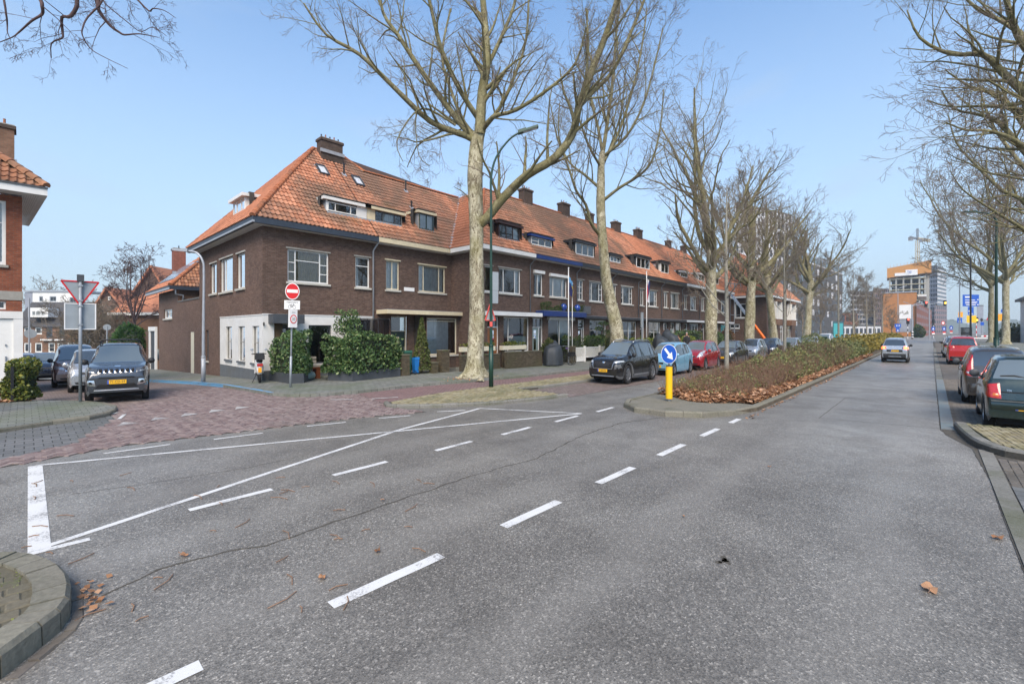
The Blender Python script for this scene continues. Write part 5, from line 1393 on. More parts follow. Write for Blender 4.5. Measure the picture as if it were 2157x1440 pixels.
rm = guided_tree('plane_tree', 'plane tree outside the right edge reaching over the parked estate car',
    [(2262,780,D,.42),(2256,600,D,.38),(2250,450,D,.35),(2240,380,D,.3),(2235,330,D,.22)],
    [([(2250,500,D),(2190,460,D),(2150,420,D),(2110,400,D+.3),(2060,350,D+.6),(2020,300,D+.8),(1995,240,D+1.)], .15,.02,1.35),
     ([(2250,520,D),(2190,500,D-.4),(2140,470,D-.8),(2080,440,D-1.),(2030,400,D-1.2),(2000,360,D-1.3)], .12,.015,1.35),
     ([(2240,420,D),(2170,360,D+.8),(2120,310,D+1.4),(2080,250,D+1.8),(2060,180,D+2.)], .13,.03,1.3),
     ([(2240,400,D),(2180,300,D-.8),(2130,230,D-1.2),(2095,150,D-1.5)], .12,.03,1.3)],
    37, TP(n=[8,4.8,3.2,1.2,0], up=[.05,.06,.04,.02,.01], lr=[.42,.5,.5,.5,.5], minr=.009), group='street plane trees')
# overhanging twigs at the top left
D = 9.5
tl = guided_tree('plane_tree', 'tree outside the left edge whose fine drooping twigs hang into the top corner',
    [(-190,985,D,.24),(-190,700,D,.22),(-170,300,D,.2),(-130,60,D,.17),(-60,-160,D,.13)],
    [([(-150,120,D),(-60,-60,D),(40,-110,D),(120,-60,D),(158,0,D),(146,31,D),(134,47,D),(128,64,D),(128,80,D),(117,97,D),(99,113,D)], .06,.007,.7),
     ([(-100,-100,D),(60,-160,D+.3),(180,-80,D+.3),(213,0,D+.3),(214,27,D+.3),(226,51,D+.3),(253,70,D+.3),(271,81,D+.3),(298,78,D+.3),(330,76,D+.3)], .06,.006,.7),
     ([(190,-40,D+.2),(212,4,D+.2),(183,37,D+.1),(174,53,D),(176,78,D),(187,95,D),(222,119,D),(270,143,D)], .022,.005,.9),
     ([(-150,60,D-.4),(-40,-80,D-.4),(60,-60,D-.4),(91,0,D-.4),(92,18,D-.4),(84,33,D-.4),(76,51,D-.4),(47,68,D-.4),(18,82,D-.4),(-20,90,D-.4)], .05,.006,.7),
     ([(60,-140,D+.6),(220,-60,D+.6),(273,0,D+.6),(311,19,D+.6),(325,17,D+.6),(347,25,D+.6),(370,41,D+.6)], .03,.005,.9),
     ([(200,-30,D+.2),(214,10,D+.2),(234,25,D+.2),(267,45,D+.2),(292,56,D+.2),(323,64,D+.2),(362,80,D+.2)], .016,.005,.8),
     ([(-130,100,D),(-60,20,D-.3),(12,0,D-.3),(17,35,D-.3),(19,52,D-.3),(14,76,D-.3),(18,83,D-.3)], .03,.005,.8)],
    41, TP(n=[9,4,3,1.5,0], droop=.16, up=[-.02,-.04,-.05,-.05,-.05], minr=.0028, lr=[.2,.45,.5,.5,.5], rr=[.4,.6,.6,.6,.6], lmin=.08), bark_m='plane_bark', tw_m='twig_red', br_m='twig_red')

# young trees on the central reservation
HY = TP(n=[7,5,3,0,0], up=[.10,.08,.05,.0,.0], ang=[38,38,36,36,36], minr=.007, maxlvl=3, lr=[.5,.5,.5,.5,.5])
def young(x, y, h, r, seed, label):
    g = random.Random(seed); root = thing('young_tree', label, 'tree', group='young trees on the central reservation')
    tp, tr = smooth_path([(Vector((x,y,.05)), r),(Vector((x+.02,y,h*.35)), r*.82),(Vector((x,y+.02,h*.7)), r*.5),(Vector((x+.03,y,h)), r*.15)], 4)
    out = [[] for _ in range(5)]; H2 = HY
    for i in range(13):
        t = .34+.62*i/13; az = g.uniform(0,6.28); el = R(g.uniform(28,58))
        d = Vector((math.cos(az)*math.cos(el), math.sin(az)*math.cos(el), math.sin(el)))
        grow(out, Vector((x,y,h*t)), d, h*.42*(1.15-t*.75)*g.uniform(.7,1.1), max(.012,r*.42*(1.1-t)), 0, g, H2)
    finish_tree(root, tp, tr, out, g, 'young_bark', 'young_bark', 'twig_far', 1.15, 3)
young(17.95,5.65,7.4,.088,51,'slim young tree with pale trunk nearest the yellow bollard')
young(28.3,5.9,7.6,.085,52,'slim young tree in the shrubs, second from the yellow bollard')
young(44.6,5.5,8.,.085,53,'slim young tree in front of the turquoise advertising panel')
young(53.,5.4,7.6,.08,54,'slim young tree just right of the turquoise advertising panel')
young(65.,5.4,8.,.08,55,'slim young tree, third from the far end of the reservation')
young(74.,5.4,7.6,.08,56,'slim young tree, second from the far end of the reservation')
young(86.,5.3,7.6,.08,57,'slim young tree at the far end of the reservation')

# ------------------------------------------------------------------ cars
def lerp_pts(pts, x):
    if x <= pts[0][0]: return pts[0][1]
    for (a, za), (b, zb) in zip(pts[:-1], pts[1:]):
        if x <= b: return za+(zb-za)*(x-a)/(b-a) if b > a else zb
    return pts[-1][1]
def soft(pts, x, h=.09):
    return (lerp_pts(pts, x-h)+2*lerp_pts(pts, x)+lerp_pts(pts, x+h))/4
class Car:
    def __init__(s, label, paint, S, loc, rz, plate=None, group=None, cat='car', name='parked_car', z=.012, zs=1.):
        s.S = S; L, Wd, wr, wb, gc = S['L'], S['W'], S['wr'], S['wb'], S['gc']
        s.root = thing(name, label, cat, (loc[0], loc[1], z+gz(loc[0],loc[1])), rz, group, (K, K, zs))
        if loc[1] > 18.6 and loc[0] < 6.: s.root.rotation_euler[1] = math.atan(-.036*math.sin(rz))*-1
        xf = L/2-S['fo']; s.xw = (xf, xf-wb); s.paint = paint
        ra = wr+.055
        xs = set()
        for i in range(41): xs.add(round(-L/2+L*(.5-.5*math.cos(math.pi*i/40)), 4))
        for k in S['ws']+S['rw']+tuple(v for w in S['win'] for v in w): xs.add(round(k, 4))
        arch = {}
        for xc in s.xw:
            for i in range(13):
                dx = -ra*math.cos(math.pi*i/12); xs.add(round(xc+dx, 4))
            xs.add(round(xc-ra-.004, 4)); xs.add(round(xc+ra+.004, 4))
        xs = sorted(x for x in xs if -L/2 <= x <= L/2); s.xs = xs
        def zl(x):
            e = abs(x)/(L/2); z = gc + (.10*max(0,(e-.86)/.14)**1.5 if e > .86 else 0)
            for xc in s.xw:
                if abs(x-xc) <= ra+1e-6: z = max(z, wr+math.sqrt(max(0, ra*ra-(x-xc)**2)))
            return z
        def hw(x):
            t = x/(L/2); ct = S.get('ctf', .16) if t > 0 else S.get('ctr', .12)
            return Wd/2*(1-ct*abs(t)**5 - .0*abs(t))
        rows = []
        th = S.get('tumble', .24)
        for x in xs:
            w = hw(x); zt = soft(S['top'], x); zb = min(soft(S['belt'], x), zt-.015); z0 = min(zl(x), zb-.05)
            g = max(0, min(1, (zt-zb)/.40)); H = zt-zb
            rows.append([(w*.93, z0),(w*.985, z0+.16*(zb-z0)),(w, z0+.55*(zb-z0)),(w*.985, z0+.84*(zb-z0)),(w*.955, zb),
                         (w*(.935-(th-.03)*g), zb+H*.83),(w*(.88-th*g), zb+H*.945),(w*(.55-.12*g), zb+H*.99),(0., zt)])
        s.rows = rows
        body = MB(); ws = MB(); rwm = MB(); side = {}
        allv = []; allf = []
        for i in range(len(xs)-1):
            xm = (xs[i]+xs[i+1])/2
            for sgn in (1,-1):
                for j in range(8):
                    a, b = rows[i][j], rows[i][j+1]; c, d = rows[i+1][j+1], rows[i+1][j]
                    q = [(xs[i],sgn*a[0],a[1]),(xs[i],sgn*b[0],b[1]),(xs[i+1],sgn*c[0],c[1]),(xs[i+1],sgn*d[0],d[1])]
                    if sgn > 0: q = q[::-1]
                    tgt = body; mi = 0
                    if j == 0 and S.get('clad'): mi = 1
                    if j == 4:
                        for k, (w0, w1) in enumerate(S['win']):
                            if w0 <= xm <= w1: tgt = side.setdefault((k, sgn), MB())
                    if j >= 6:
                        if S['ws'][1] <= xm <= S['ws'][0]: tgt = ws
                        elif S['rw'][1] <= xm <= S['rw'][0]: tgt = rwm
                    if j == 5 and S.get('blackroofedge'): mi = 1
                    tgt.quad(*q, mi); n = len(allv); allv.extend(q); allf.append((n,n+1,n+2,n+3))
        for e, i in ((0,0),(1,len(xs)-1)):
            for j in range(8):
                a, b = rows[i][j], rows[i][j+1]
                q = [(xs[i],a[0],a[1]),(xs[i],b[0],b[1]),(xs[i],-b[0],b[1]),(xs[i],-a[0],a[1])]
                if e == 0: q = q[::-1]
                body.quad(*q); n = len(allv); allv.extend(q); allf.append((n,n+1,n+2,n+3))
        s.bvh = BVHTree.FromPolygons(allv, allf)
        s.body = s._b(body, 'body', [paint, 'grey_plastic'])
        s.ws = s._b(ws, 'windscreen', [S.get('wsglass','car_glass'), 'black_plastic'])
        if rwm.f: s.rw = s._b(rwm, 'rear_window', [S.get('rwglass','car_glass'), 'black_plastic'])
        for (k, sgn), m in side.items(): s._b(m, 'side_window', ['car_glass'])
        MB().box(-L/2+.25, L/2-.25, -Wd/2+.24, Wd/2-.24, gc-.03, gc+.45).build('underbody', 'underbody', s.root)
        s.wheels(S.get('rim', 'alloy'), S.get('spokes', 5))
        for sg in (1,-1):                                   # mirrors
            x = S['ws'][0]-.34; y = sg*(Wd/2+.05); z = soft(S['belt'], x)+.10
            m = MB(); n = 10
            m.ball((x, y, z), .07, .12, .085, 10, 6); m.box(x-.02, x+.04, min(y, sg*(Wd/2-.1)), max(y, sg*(Wd/2-.1)), z-.075, z-.03)
            m.build('mirror', S.get('mirror', paint), s.root, smooth=True)
        if S.get('rails'):
            for sg in (1,-1):
                pts = []
                for i in range(9):
                    x = S['ws'][1]-.1+(S['rw'][0]+.05-S['ws'][1]+.1)*i/8
                    yy = (Wd/2)*(.88-th)*.97; zz = soft(S['top'], x)-.035+(.055 if 0 < i < 8 else 0.)
                    pts.append((x, sg*yy, zz))
                MB().tube(pts, .018, 6).build('roof_rail', S['rails'], s.root, smooth=True)
        if plate: s.plates(plate)
    def _b(s, mb, name, mats):
        me = mb.mesh(name, mats); 
        # weld shared corners so the surface shades smoothly
        import bmesh
        bm = bmesh.new(); bm.from_mesh(me); bmesh.ops.remove_doubles(bm, verts=bm.verts, dist=.0008); bm.to_mesh(me); bm.free()
        me.polygons.foreach_set("use_smooth", np.ones(len(me.polygons), dtype=bool))
        me.set_sharp_from_angle(angle=R(38))
        return link(name, me, s.root)
    def wheels(s, rim, spokes):
        S = s.S; wr = S['wr']; y0 = S['W']/2-.125
        ty = MB(); ty.lathe((0,0,0), [(wr*.66,-.10),(wr*.93,-.105),(wr,-.07),(wr,.07),(wr*.93,.105),(wr*.66,.10)], 24, 0, 'Y')
        tm = ty.mesh('tyre', 'rubber', True); tm.set_sharp_from_angle(angle=R(50))
        rm = MB(); rr = wr*.67
        rm.lathe((0,0,0), [(rr,-.10),(rr,.085),(rr*.9,.095),(rr*.86,.06),(rr*.86,-.09)], 24, 0, 'Y')
        rm.lathe((0,0,0), [(rr*.2,.05),(rr*.2,.085),(.001,.09)], 10, 0, 'Y')
        for k in range(spokes):
            a = 2*math.pi*k/spokes
            for da in (-.16,.16):
                c, sn = math.cos(a+da*.6), math.sin(a+da*.6); c2, s2 = math.cos(a+da), math.sin(a+da)
                rm.bar((rr*.16*c,.07,rr*.16*sn), (rr*.9*c2,.078,rr*.9*s2), .022 if spokes > 5 else .035, .03, 0, up=(0,1,0))
        rm.lathe((0,0,0), [(.001,.0),(rr*.86,.005)], 20, 1, 'Y')
        rmm = rm.mesh('rim', [rim, 'underbody'])
        for x in s.xw:
            for sg in (1,-1):
                w = link('wheel', tm, s.root, (x, sg*y0, wr)); 
                if sg < 0: w.rotation_euler = (0,0,math.pi)
                link('rim', rmm, w)
    def hit(s, side, a, b):
        L, Wd = s.S['L'], s.S['W']
        o, d = {'front':((L,a,b),(-1,0,0)),'rear':((-L,a,b),(1,0,0)),'left':((a,Wd,b),(0,-1,0)),'right':((a,-Wd,b),(0,1,0)),'top':((a,b,3.),(0,0,-1))}[side]
        h = s.bvh.ray_cast(Vector(o), Vector(d))
        return h
    def patch(s, side, q, name, mat, off=.008, nu=6, nv=4, parent=None, edge=True, both=False):
        """panel that follows the bodywork: q = 4 corners in the side's own 2-D view"""
        out = None
        for mir in ((1,-1) if both else (1,)):
            V = {}; mb = MB()
            for i in range(nu+1):
                for j in range(nv+1):
                    u, v = i/nu, j/nv
                    a = (q[0][0]*(1-u)+q[1][0]*u)*(1-v)+(q[3][0]*(1-u)+q[2][0]*u)*v
                    b = (q[0][1]*(1-u)+q[1][1]*u)*(1-v)+(q[3][1]*(1-u)+q[2][1]*u)*v
                    sd = side
                    if mir < 0:
                        if side in ('front','rear'): a = -a
                        elif side == 'left': sd = 'right'
                    h = s.hit(sd, a, b)
                    if h[0] is None: continue
                    n = h[1]; dv = {'front':Vector((1,0,0)),'rear':Vector((-1,0,0)),'left':Vector((0,1,0)),'right':Vector((0,-1,0)),'top':Vector((0,0,1))}[sd]
                    if n.dot(dv) < 0: n = -n
                    e = off if (0 < i < nu and 0 < j < nv) or not edge else off*.3
                    V[(i,j)] = len(mb.v); mb.v.append(tuple(h[0]+n*e*.5+dv*e*.8))
            for i in range(nu):
                for j in range(nv):
                    k = [(i,j),(i+1,j),(i+1,j+1),(i,j+1)]
                    if all(x in V for x in k):
                        pp = [Vector(mb.v[V[x]]) for x in k]
                        if max((pp[0]-pp[2]).length, (pp[1]-pp[3]).length) < .9: mb.f.append(tuple(V[x] for x in k)); mb.m.append(0)
            if mb.f: out = mb.build(name, mat, parent or s.root, smooth=True)
        return out
    def seam(s, pts, w=.012, mat='underbody'):
        for (a, b), (c, d) in zip(pts[:-1], pts[1:]):
            if abs(c-a) < abs(d-b): q = [(a-w/2,b),(a+w/2,b),(c+w/2,d),(c-w/2,d)]
            else: q = [(a,b-w/2),(c,d-w/2),(c,d+w/2),(a,b+w/2)]
            s.patch('left', q, 'door_seam', mat, .003, 1 if abs(c-a) < abs(d-b) else 6, 6 if abs(c-a) < abs(d-b) else 1, both=True, edge=False)
    def plates(s, txt):
        S = s.S
        for side, key in (('front','pf'),('rear','pr')):
            z = S.get(key)
            if not z: continue
            h = s.hit(side, 0., z)
            if h[0] is None: continue
            f = 1 if side == 'front' else -1; x = h[0].x+f*.012
            p = MB().box(min(x,x+f*.012), max(x,x+f*.012), -.26, .26, z-.055, z+.055).build('number_plate', 'plate_yellow', s.root)
            xx = x+f*.014
            MB().box(min(x+f*.012,xx), max(x+f*.012,xx), *( (.21,.258) if f < 0 else (-.258,-.21) ), z-.053, z+.053).build('plate_band', 'plate_blue', p)
            text(txt, .10, 'sign_text', p, (xx, (-.02 if f < 0 else .02), z), (R(90),0,R(90) if f > 0 else R(-90)), 'plate_text', .001)
    def std_doors(s):
        S = s.S; zb = lambda x: soft(S['belt'], x)-.01; xs = [S['ws'][0]-.42] + [ (a[0]+b[1])/2 for a, b in zip(S['win'][:-1], S['win'][1:]) ] + [S['win'][-1][0]+.12]
        for x in xs: s.seam([(x, S['gc']+.12), (x, zb(x))])
        for x in xs[1:]: s.patch('left', [(x+.05, zb(x)-.13),(x+.22, zb(x)-.13),(x+.22, zb(x)-.09),(x+.05, zb(x)-.09)], 'door_handle', S.get('handle', s.paint), .03, 3, 2, both=True)
        for a, b in zip(S['win'][:-1], S['win'][1:]):
            x0, x1 = b[1], a[0]
            if x1-x0 < .16: s.patch('left', [(x0,zb(x0)+.015),(x1,zb(x1)+.015),(x1-.01,zb(x1)+.3),(x0-.01,zb(x0)+.3)], 'pillar', 'black_plastic', .004, 2, 4, both=True, edge=False)

# outlines: x forward, metres of the real car; plan is narrowed by K on placing
def spec(L, Wd, wr, wb, fo, gc, top, belt, ws, rw, win, **k):
    d = dict(L=L, W=Wd, wr=wr, wb=wb, fo=fo, gc=gc, top=top, belt=belt, ws=ws, rw=rw, win=win); d.update(k); return d
SUV = spec(4.40,1.82,.35,2.64,.87,.22,
    [(-2.2,.80),(-2.14,1.02),(-2.05,1.12),(-1.78,1.50),(-1.5,1.58),(-.6,1.635),(.1,1.62),(.36,1.57),(1.12,1.10),(1.75,1.02),(2.06,.95),(2.17,.86),(2.2,.66)],
    [(-2.2,1.06),(-1.,1.05),(1.,1.0),(1.8,.93),(2.2,.72)], (1.14,.36), (-1.74,-2.06), [(-.12,.82),(-1.12,-.18),(-1.62,-1.2)], clad=True, rails='black_metal', mirror='black_plastic', pf=.60, wsglass='car_glass_pale')
TOY = spec(4.46,1.83,.355,2.64,.92,.20,
    [(-2.23,.78),(-2.17,1.0),(-2.1,1.1),(-1.8,1.46),(-1.5,1.57),(-.6,1.62),(.1,1.60),(.40,1.55),(1.22,1.08),(1.8,1.0),(2.08,.93),(2.19,.83),(2.23,.62)],
    [(-2.23,1.06),(-1.,1.02),(1.,.97),(1.8,.90),(2.23,.70)], (1.24,.38), (-1.76,-2.1), [(-.10,.92),(-1.12,-.16),(-1.6,-1.2)], clad=True, rails='alloy', mirror='black_plastic', pf=.52, wsglass='car_glass_pale', spokes=7)
HATCH = spec(3.70,1.62,.29,2.40,.70,.16,
    [(-1.85,.62),(-1.80,.82),(-1.74,.96),(-1.42,1.36),(-1.1,1.45),(-.4,1.49),(.2,1.47),(.42,1.42),(1.12,1.02),(1.5,.90),(1.74,.78),(1.83,.66),(1.85,.5)],
    [(-1.85,.94),(-.8,.93),(.9,.84),(1.5,.74),(1.85,.56)], (1.16,.40), (-1.36,-1.72), [(-.22,.86),(-1.2,-.30)], pf=.46, pr=.62)
KIA = spec(3.60,1.60,.29,2.38,.68,.16,
    [(-1.8,.62),(-1.76,.86),(-1.68,1.0),(-1.40,1.38),(-1.1,1.46),(-.4,1.49),(.25,1.46),(.50,1.40),(1.22,.98),(1.5,.88),(1.7,.76),(1.78,.64),(1.8,.48)],
    [(-1.8,.98),(-.8,.94),(.9,.82),(1.5,.72),(1.8,.55)], (1.26,.48), (-1.34,-1.66), [(-.22,.92),(-1.15,-.30)], pf=.42, pr=.62, wsglass='car_glass_pale')
SWIFT = spec(3.76,1.69,.30,2.39,.76,.17,
    [(-1.88,.62),(-1.84,.86),(-1.76,1.0),(-1.45,1.40),(-1.1,1.48),(-.3,1.51),(.3,1.48),(.48,1.43),(1.05,1.02),(1.5,.94),(1.75,.82),(1.86,.66),(1.88,.5)],
    [(-1.88,.98),(-.8,.95),(.9,.88),(1.5,.80),(1.88,.58)], (1.08,.46), (-1.4,-1.74), [(-.18,.80),(-1.2,-.26)], pf=.44, wsglass='car_glass_pale', mirror='paint_red')
SEDAN = spec(4.35,1.78,.315,2.66,.84,.15,
    [(-2.17,.62),(-2.12,.88),(-2.0,.98),(-1.55,1.22),(-1.2,1.37),(-.6,1.43),(0.,1.43),(.30,1.38),(1.08,.98),(1.7,.89),(2.0,.78),(2.13,.66),(2.17,.48)],
    [(-2.17,.94),(-1.,.93),(1.,.88),(1.7,.80),(2.17,.56)], (1.1,.32), (-1.2,-1.9), [(-.16,.80),(-1.2,-.22)], pf=.45, pr=.66, wsglass='car_glass_pale', mirror='black_plastic')
MPV = spec(4.66,1.87,.335,2.80,.90,.18,
    [(-2.33,.66),(-2.28,.98),(-2.2,1.12),(-1.98,1.55),(-1.6,1.68),(-.6,1.74),(.2,1.71),(.55,1.63),(1.55,1.08),(1.95,.95),(2.16,.82),(2.29,.66),(2.33,.48)],
    [(-2.33,1.05),(-1.,1.04),(1.2,.98),(1.8,.86),(2.33,.58)], (1.58,.52), (-1.9,-2.18), [(.05,1.12),(-1.0,-.02),(-1.86,-1.08)], pf=.42, wsglass='car_glass_pale', mirror='black_plastic')
ESTATE = spec(4.52,1.77,.325,2.64,.90,.15,
    [(-2.26,.62),(-2.21,.86),(-2.16,.98),(-1.92,1.34),(-1.6,1.42),(-.6,1.455),(.1,1.45),(.35,1.40),(1.14,.98),(1.75,.88),(2.08,.78),(2.22,.64),(2.26,.48)],
    [(-2.26,.98),(-1.,.94),(1.,.88),(1.7,.78),(2.26,.56)], (1.16,.36), (-1.88,-2.14), [(-.14,.84),(-1.1,-.20),(-1.84,-1.16)], pr=.60, mirror='grey_plastic')
FIESTA = spec(3.83,1.634,.285,2.446,.74,.15,
    [(-1.915,.50),(-1.88,.66),(-1.83,.86),(-1.72,.95),(-1.30,1.30),(-1.05,1.37),(-.4,1.40),(.1,1.38),(.34,1.33),(1.0,.96),(1.5,.88),(1.78,.76),(1.9,.62),(1.915,.48)],
    [(-1.915,.90),(-.8,.88),(.9,.84),(1.5,.76),(1.915,.56)], (1.04,.32), (-1.24,-1.70), [(-.20,.80),(-1.05,-.26)], pr=.46, mirror='grey_plastic', tumble=.27, rwglass='car_glass_pale', ctr=.10)
CAPTUR = spec(4.12,1.78,.335,2.60,.85,.20,
    [(-2.06,.66),(-2.02,.92),(-1.94,1.05),(-1.62,1.42),(-1.35,1.52),(-.5,1.565),(.2,1.54),(.45,1.48),(1.2,1.06),(1.6,.97),(1.9,.84),(2.03,.68),(2.06,.5)],
    [(-2.06,1.02),(-1.,1.0),(1.,.94),(1.6,.86),(2.06,.62)], (1.22,.42), (-1.56,-1.92), [(-.14,.88),(-1.2,-.22)], clad=True, pr=.74, mirror='black_plastic')

def std_front(c, zt, zh, yi, light='lamp_clear', grille=True, gz=None):
    W2 = c.S['W']/2
    c.patch('front', [(yi,zh-.07),(W2*.93,zh-.03),(W2*.88,zh+.10),(yi+.06,zh+.03)], 'headlight', light, .012, 8, 4, both=True)
    if grille: c.patch('front', [(-yi*.95,zh-.10),(yi*.95,zh-.10),(yi*.9,zh-.01),(-yi*.9,zh-.01)], 'grille', 'black_plastic', .008, 8, 3)
    c.patch('front', [(-W2*.62,c.S['gc']+.09),(W2*.62,c.S['gc']+.09),(W2*.7,c.S['gc']+.20),(-W2*.7,c.S['gc']+.20)], 'air_intake', 'black_plastic', .008, 8, 3)
    c.patch('top', [(c.S['ws'][0]-.015,-W2*.72),(c.S['ws'][0]+.06,-W2*.72),(c.S['ws'][0]+.06,W2*.72),(c.S['ws'][0]-.015,W2*.72)], 'wiper_cowl', 'black_plastic', .006, 2, 8)
def std_rear(c, zl, h, wi, mat='lamp_red'):
    W2 = c.S['W']/2
    c.patch('rear', [(wi,zl-h/2),(W2*.95,zl-h/2),(W2*.93,zl+h/2),(wi+.03,zl+h/2)], 'tail_light', mat, .012, 6, 5, both=True)

# --- left, in the side street
def heading(dx, dy): return math.atan2(dy, dx)
j = Car('dark grey jeep with seven-slot grille and roof bars facing the camera', 'paint_grey', SUV, (1.98,18.05), heading(-.15,-.99), '71-CD-59', 'cars parked in the side street')
W2 = .91
for k in range(7):
    y = (k-3)*.145
    c = j.patch('front', [(y-.066,.845),(y+.066,.845),(y+.064,.955),(y-.064,.955)], 'grille_slot_rim', 'chrome', .014, 3, 3)
    j.patch('front', [(y-.052,.855),(y+.052,.855),(y+.05,.946),(y-.05,.946)], 'grille_slot', 'underbody', .02, 2, 2, parent=c, edge=False)
j.patch('front', [(.53,.84),(.86,.87),(.84,.98),(.53,.965)], 'headlight', 'lamp_dark', .012, 6, 4, both=True)
j.patch('front', [(.60,.865),(.80,.88),(.80,.905),(.60,.89)], 'running_light', 'lamp_clear', .02, 4, 2, both=True)
j.patch('front', [(.56,.50),(.84,.53),(.80,.66),(.60,.66)], 'fog_lamp_rim', 'chrome', .012, 4, 4, both=True)
j.patch('front', [(.61,.53),(.79,.555),(.77,.635),(.64,.635)], 'fog_lamp', 'underbody', .02, 3, 3, both=True)
j.patch('front', [(-.58,.44),(.58,.44),(.5,.54),(-.5,.54)], 'air_intake', 'underbody', .012, 8, 3)
j.patch('front', [(-.62,.365),(.62,.365),(.6,.395),(-.6,.395)], 'bumper_strip', 'alloy', .016, 8, 2)
j.patch('front', [(-.5,.70),(.5,.70),(.48,.735),(-.48,.735)], 'upper_intake', 'underbody', .01, 8, 2)
j.patch('front', [(-.08,1.0),(.08,1.0),(.08,1.025),(-.08,1.025)], 'badge', 'chrome', .01, 2, 1)
j.std_doors()
for xx in (-.55,.0):
    MB().tube([(xx,-.62,1.66),(xx,-.5,1.72),(xx,.5,1.72),(xx,.62,1.66)], .02, 6).build('roof_bar', 'black_metal', j.root, smooth=True)
m = Car('brown people carrier with raked windscreen behind the give way sign', 'paint_brown', MPV, W(158,19.3), heading(-.02,-1.), None, 'cars parked in the side street')
std_front(m, 0, .76, .45); m.std_doors()
m.patch('front', [(-.45,.64),(.45,.64),(.45,.68),(-.45,.68)], 'grille_bar', 'chrome', .012, 8, 1)
w = Car('silver hatchback half hidden between the jeep and the brown people carrier', 'paint_silver', HATCH, W(192,16.5), heading(-.06,-1.), None, 'cars parked in the side street'); std_front(w, 0, .70, .38); w.std_doors()
for px, d, lab, pt, sp in ((92,24.,'dark blue saloon parked behind the brown people carrier','paint_darkblue',SEDAN),(80,29.,'black saloon farthest along the left of the side street','paint_black',SEDAN)):
    c = Car(lab, pt, sp, W(px,d), heading(.0,-1.), None, 'cars parked in the side street'); std_front(c, 0, .68, .42)
c = Car('silver estate car seen from behind at the edge of the red house', 'paint_silver', ESTATE, W(38,23.5), heading(-.05,1.), None, 'cars parked in the side street'); std_rear(c, .88, .2, .5)

# --- left row along the main road
ROWY = 9.02
c = Car('black crossover with honeycomb grille parked first in the row facing the camera', 'paint_black', TOY, (16.42,ROWY), math.pi, 'T-858-NL', 'cars parked before the terrace')
hx = c.patch('front', [(-.46,.60),(.46,.60),(.54,.84),(-.54,.84)], 'grille', 'underbody', .012, 10, 5)
for k in range(-9,10):
    for sl in (-1,1):
        y0, y1 = k*.07-.10*sl, k*.07+.10*sl
        if abs(y0) < .50 and abs(y1) < .50: c.patch('front', [(y0-.006,.62),(y0+.006,.62),(y1+.006,.82),(y1-.006,.82)], 'grille_mesh', 'alloy_dark', .02, 1, 3, parent=hx, edge=False)
for q in ([(-.5,.58),(.5,.58),(.5,.60),(-.5,.60)],[(.5,.58),(.53,.59),(.60,.84),(.565,.85)],[(-.53,.59),(-.5,.58),(-.565,.85),(-.60,.84)]): c.patch('front', q, 'grille_surround', 'alloy', .02, 6, 2, edge=False)
c.patch('front', [(.60,.80),(.88,.84),(.84,.90),(.58,.87)], 'headlight', 'lamp_clear', .012, 6, 3, both=True)
c.patch('front', [(.62,.58),(.86,.60),(.82,.76),(.66,.74)], 'bumper_vent', 'grey_plastic', .010, 4, 4, both=True)
c.patch('front', [(-.6,.30),(.6,.30),(.62,.34),(-.62,.34)], 'bumper_strip', 'alloy', .016, 8, 2)
c.patch('front', [(-.5,.37),(.5,.37),(.46,.45),(-.46,.45)], 'air_intake', 'underbody', .012, 8, 2)
c.patch('front', [(-.07,.78),(.07,.78),(.07,.85),(-.07,.85)], 'badge', 'chrome', .03, 3, 3)
c.patch('left', [(-.78,.30),(.75,.30),(.75,.36),(-.78,.36)], 'sill_strip', 'alloy', .02, 10, 1, both=True)
for xc in c.xw:
    for k in range(10):
        a0, a1 = math.pi*k/10, math.pi*(k+1)/10; r0, r1 = .415, .475
        c.patch('left', [(xc+r0*math.cos(a0),.355+r0*math.sin(a0)),(xc+r1*math.cos(a0),.355+r1*math.sin(a0)),(xc+r1*math.cos(a1),.355+r1*math.sin(a1)),(xc+r0*math.cos(a1),.355+r0*math.sin(a1))], 'arch_trim', 'grey_plastic', .014, 2, 1, both=True, edge=False)
c.std_doors()
row = [('pale blue hatchback parked behind the black crossover','paint_skyblue',KIA,20.6,.62,.30),('red hatchback with tall headlights behind the pale young trunk','paint_red',SWIFT,24.35,.72,.42),
       ('dark grey saloon parked between the red and the silver cars','paint_greybrown',SEDAN,29.2,.68,.42),('silver hatchback parked in front of the folded ladder lift','paint_silver',HATCH,34.1,.72,.38),
       ('dark blue hatchback right of the silver one in the row','paint_darkblue',HATCH,38.6,.70,.38),('silver saloon in the far part of the left row','paint_silver',SEDAN,45.5,.68,.42),('grey saloon in the far part of the left row','paint_grey',SEDAN,50.5,.68,.42),
       ('white saloon in the far part of the left row','paint_white',SEDAN,55.5,.68,.42),('white people carrier at the end of the left row','paint_white',MPV,63.,.76,.45)]
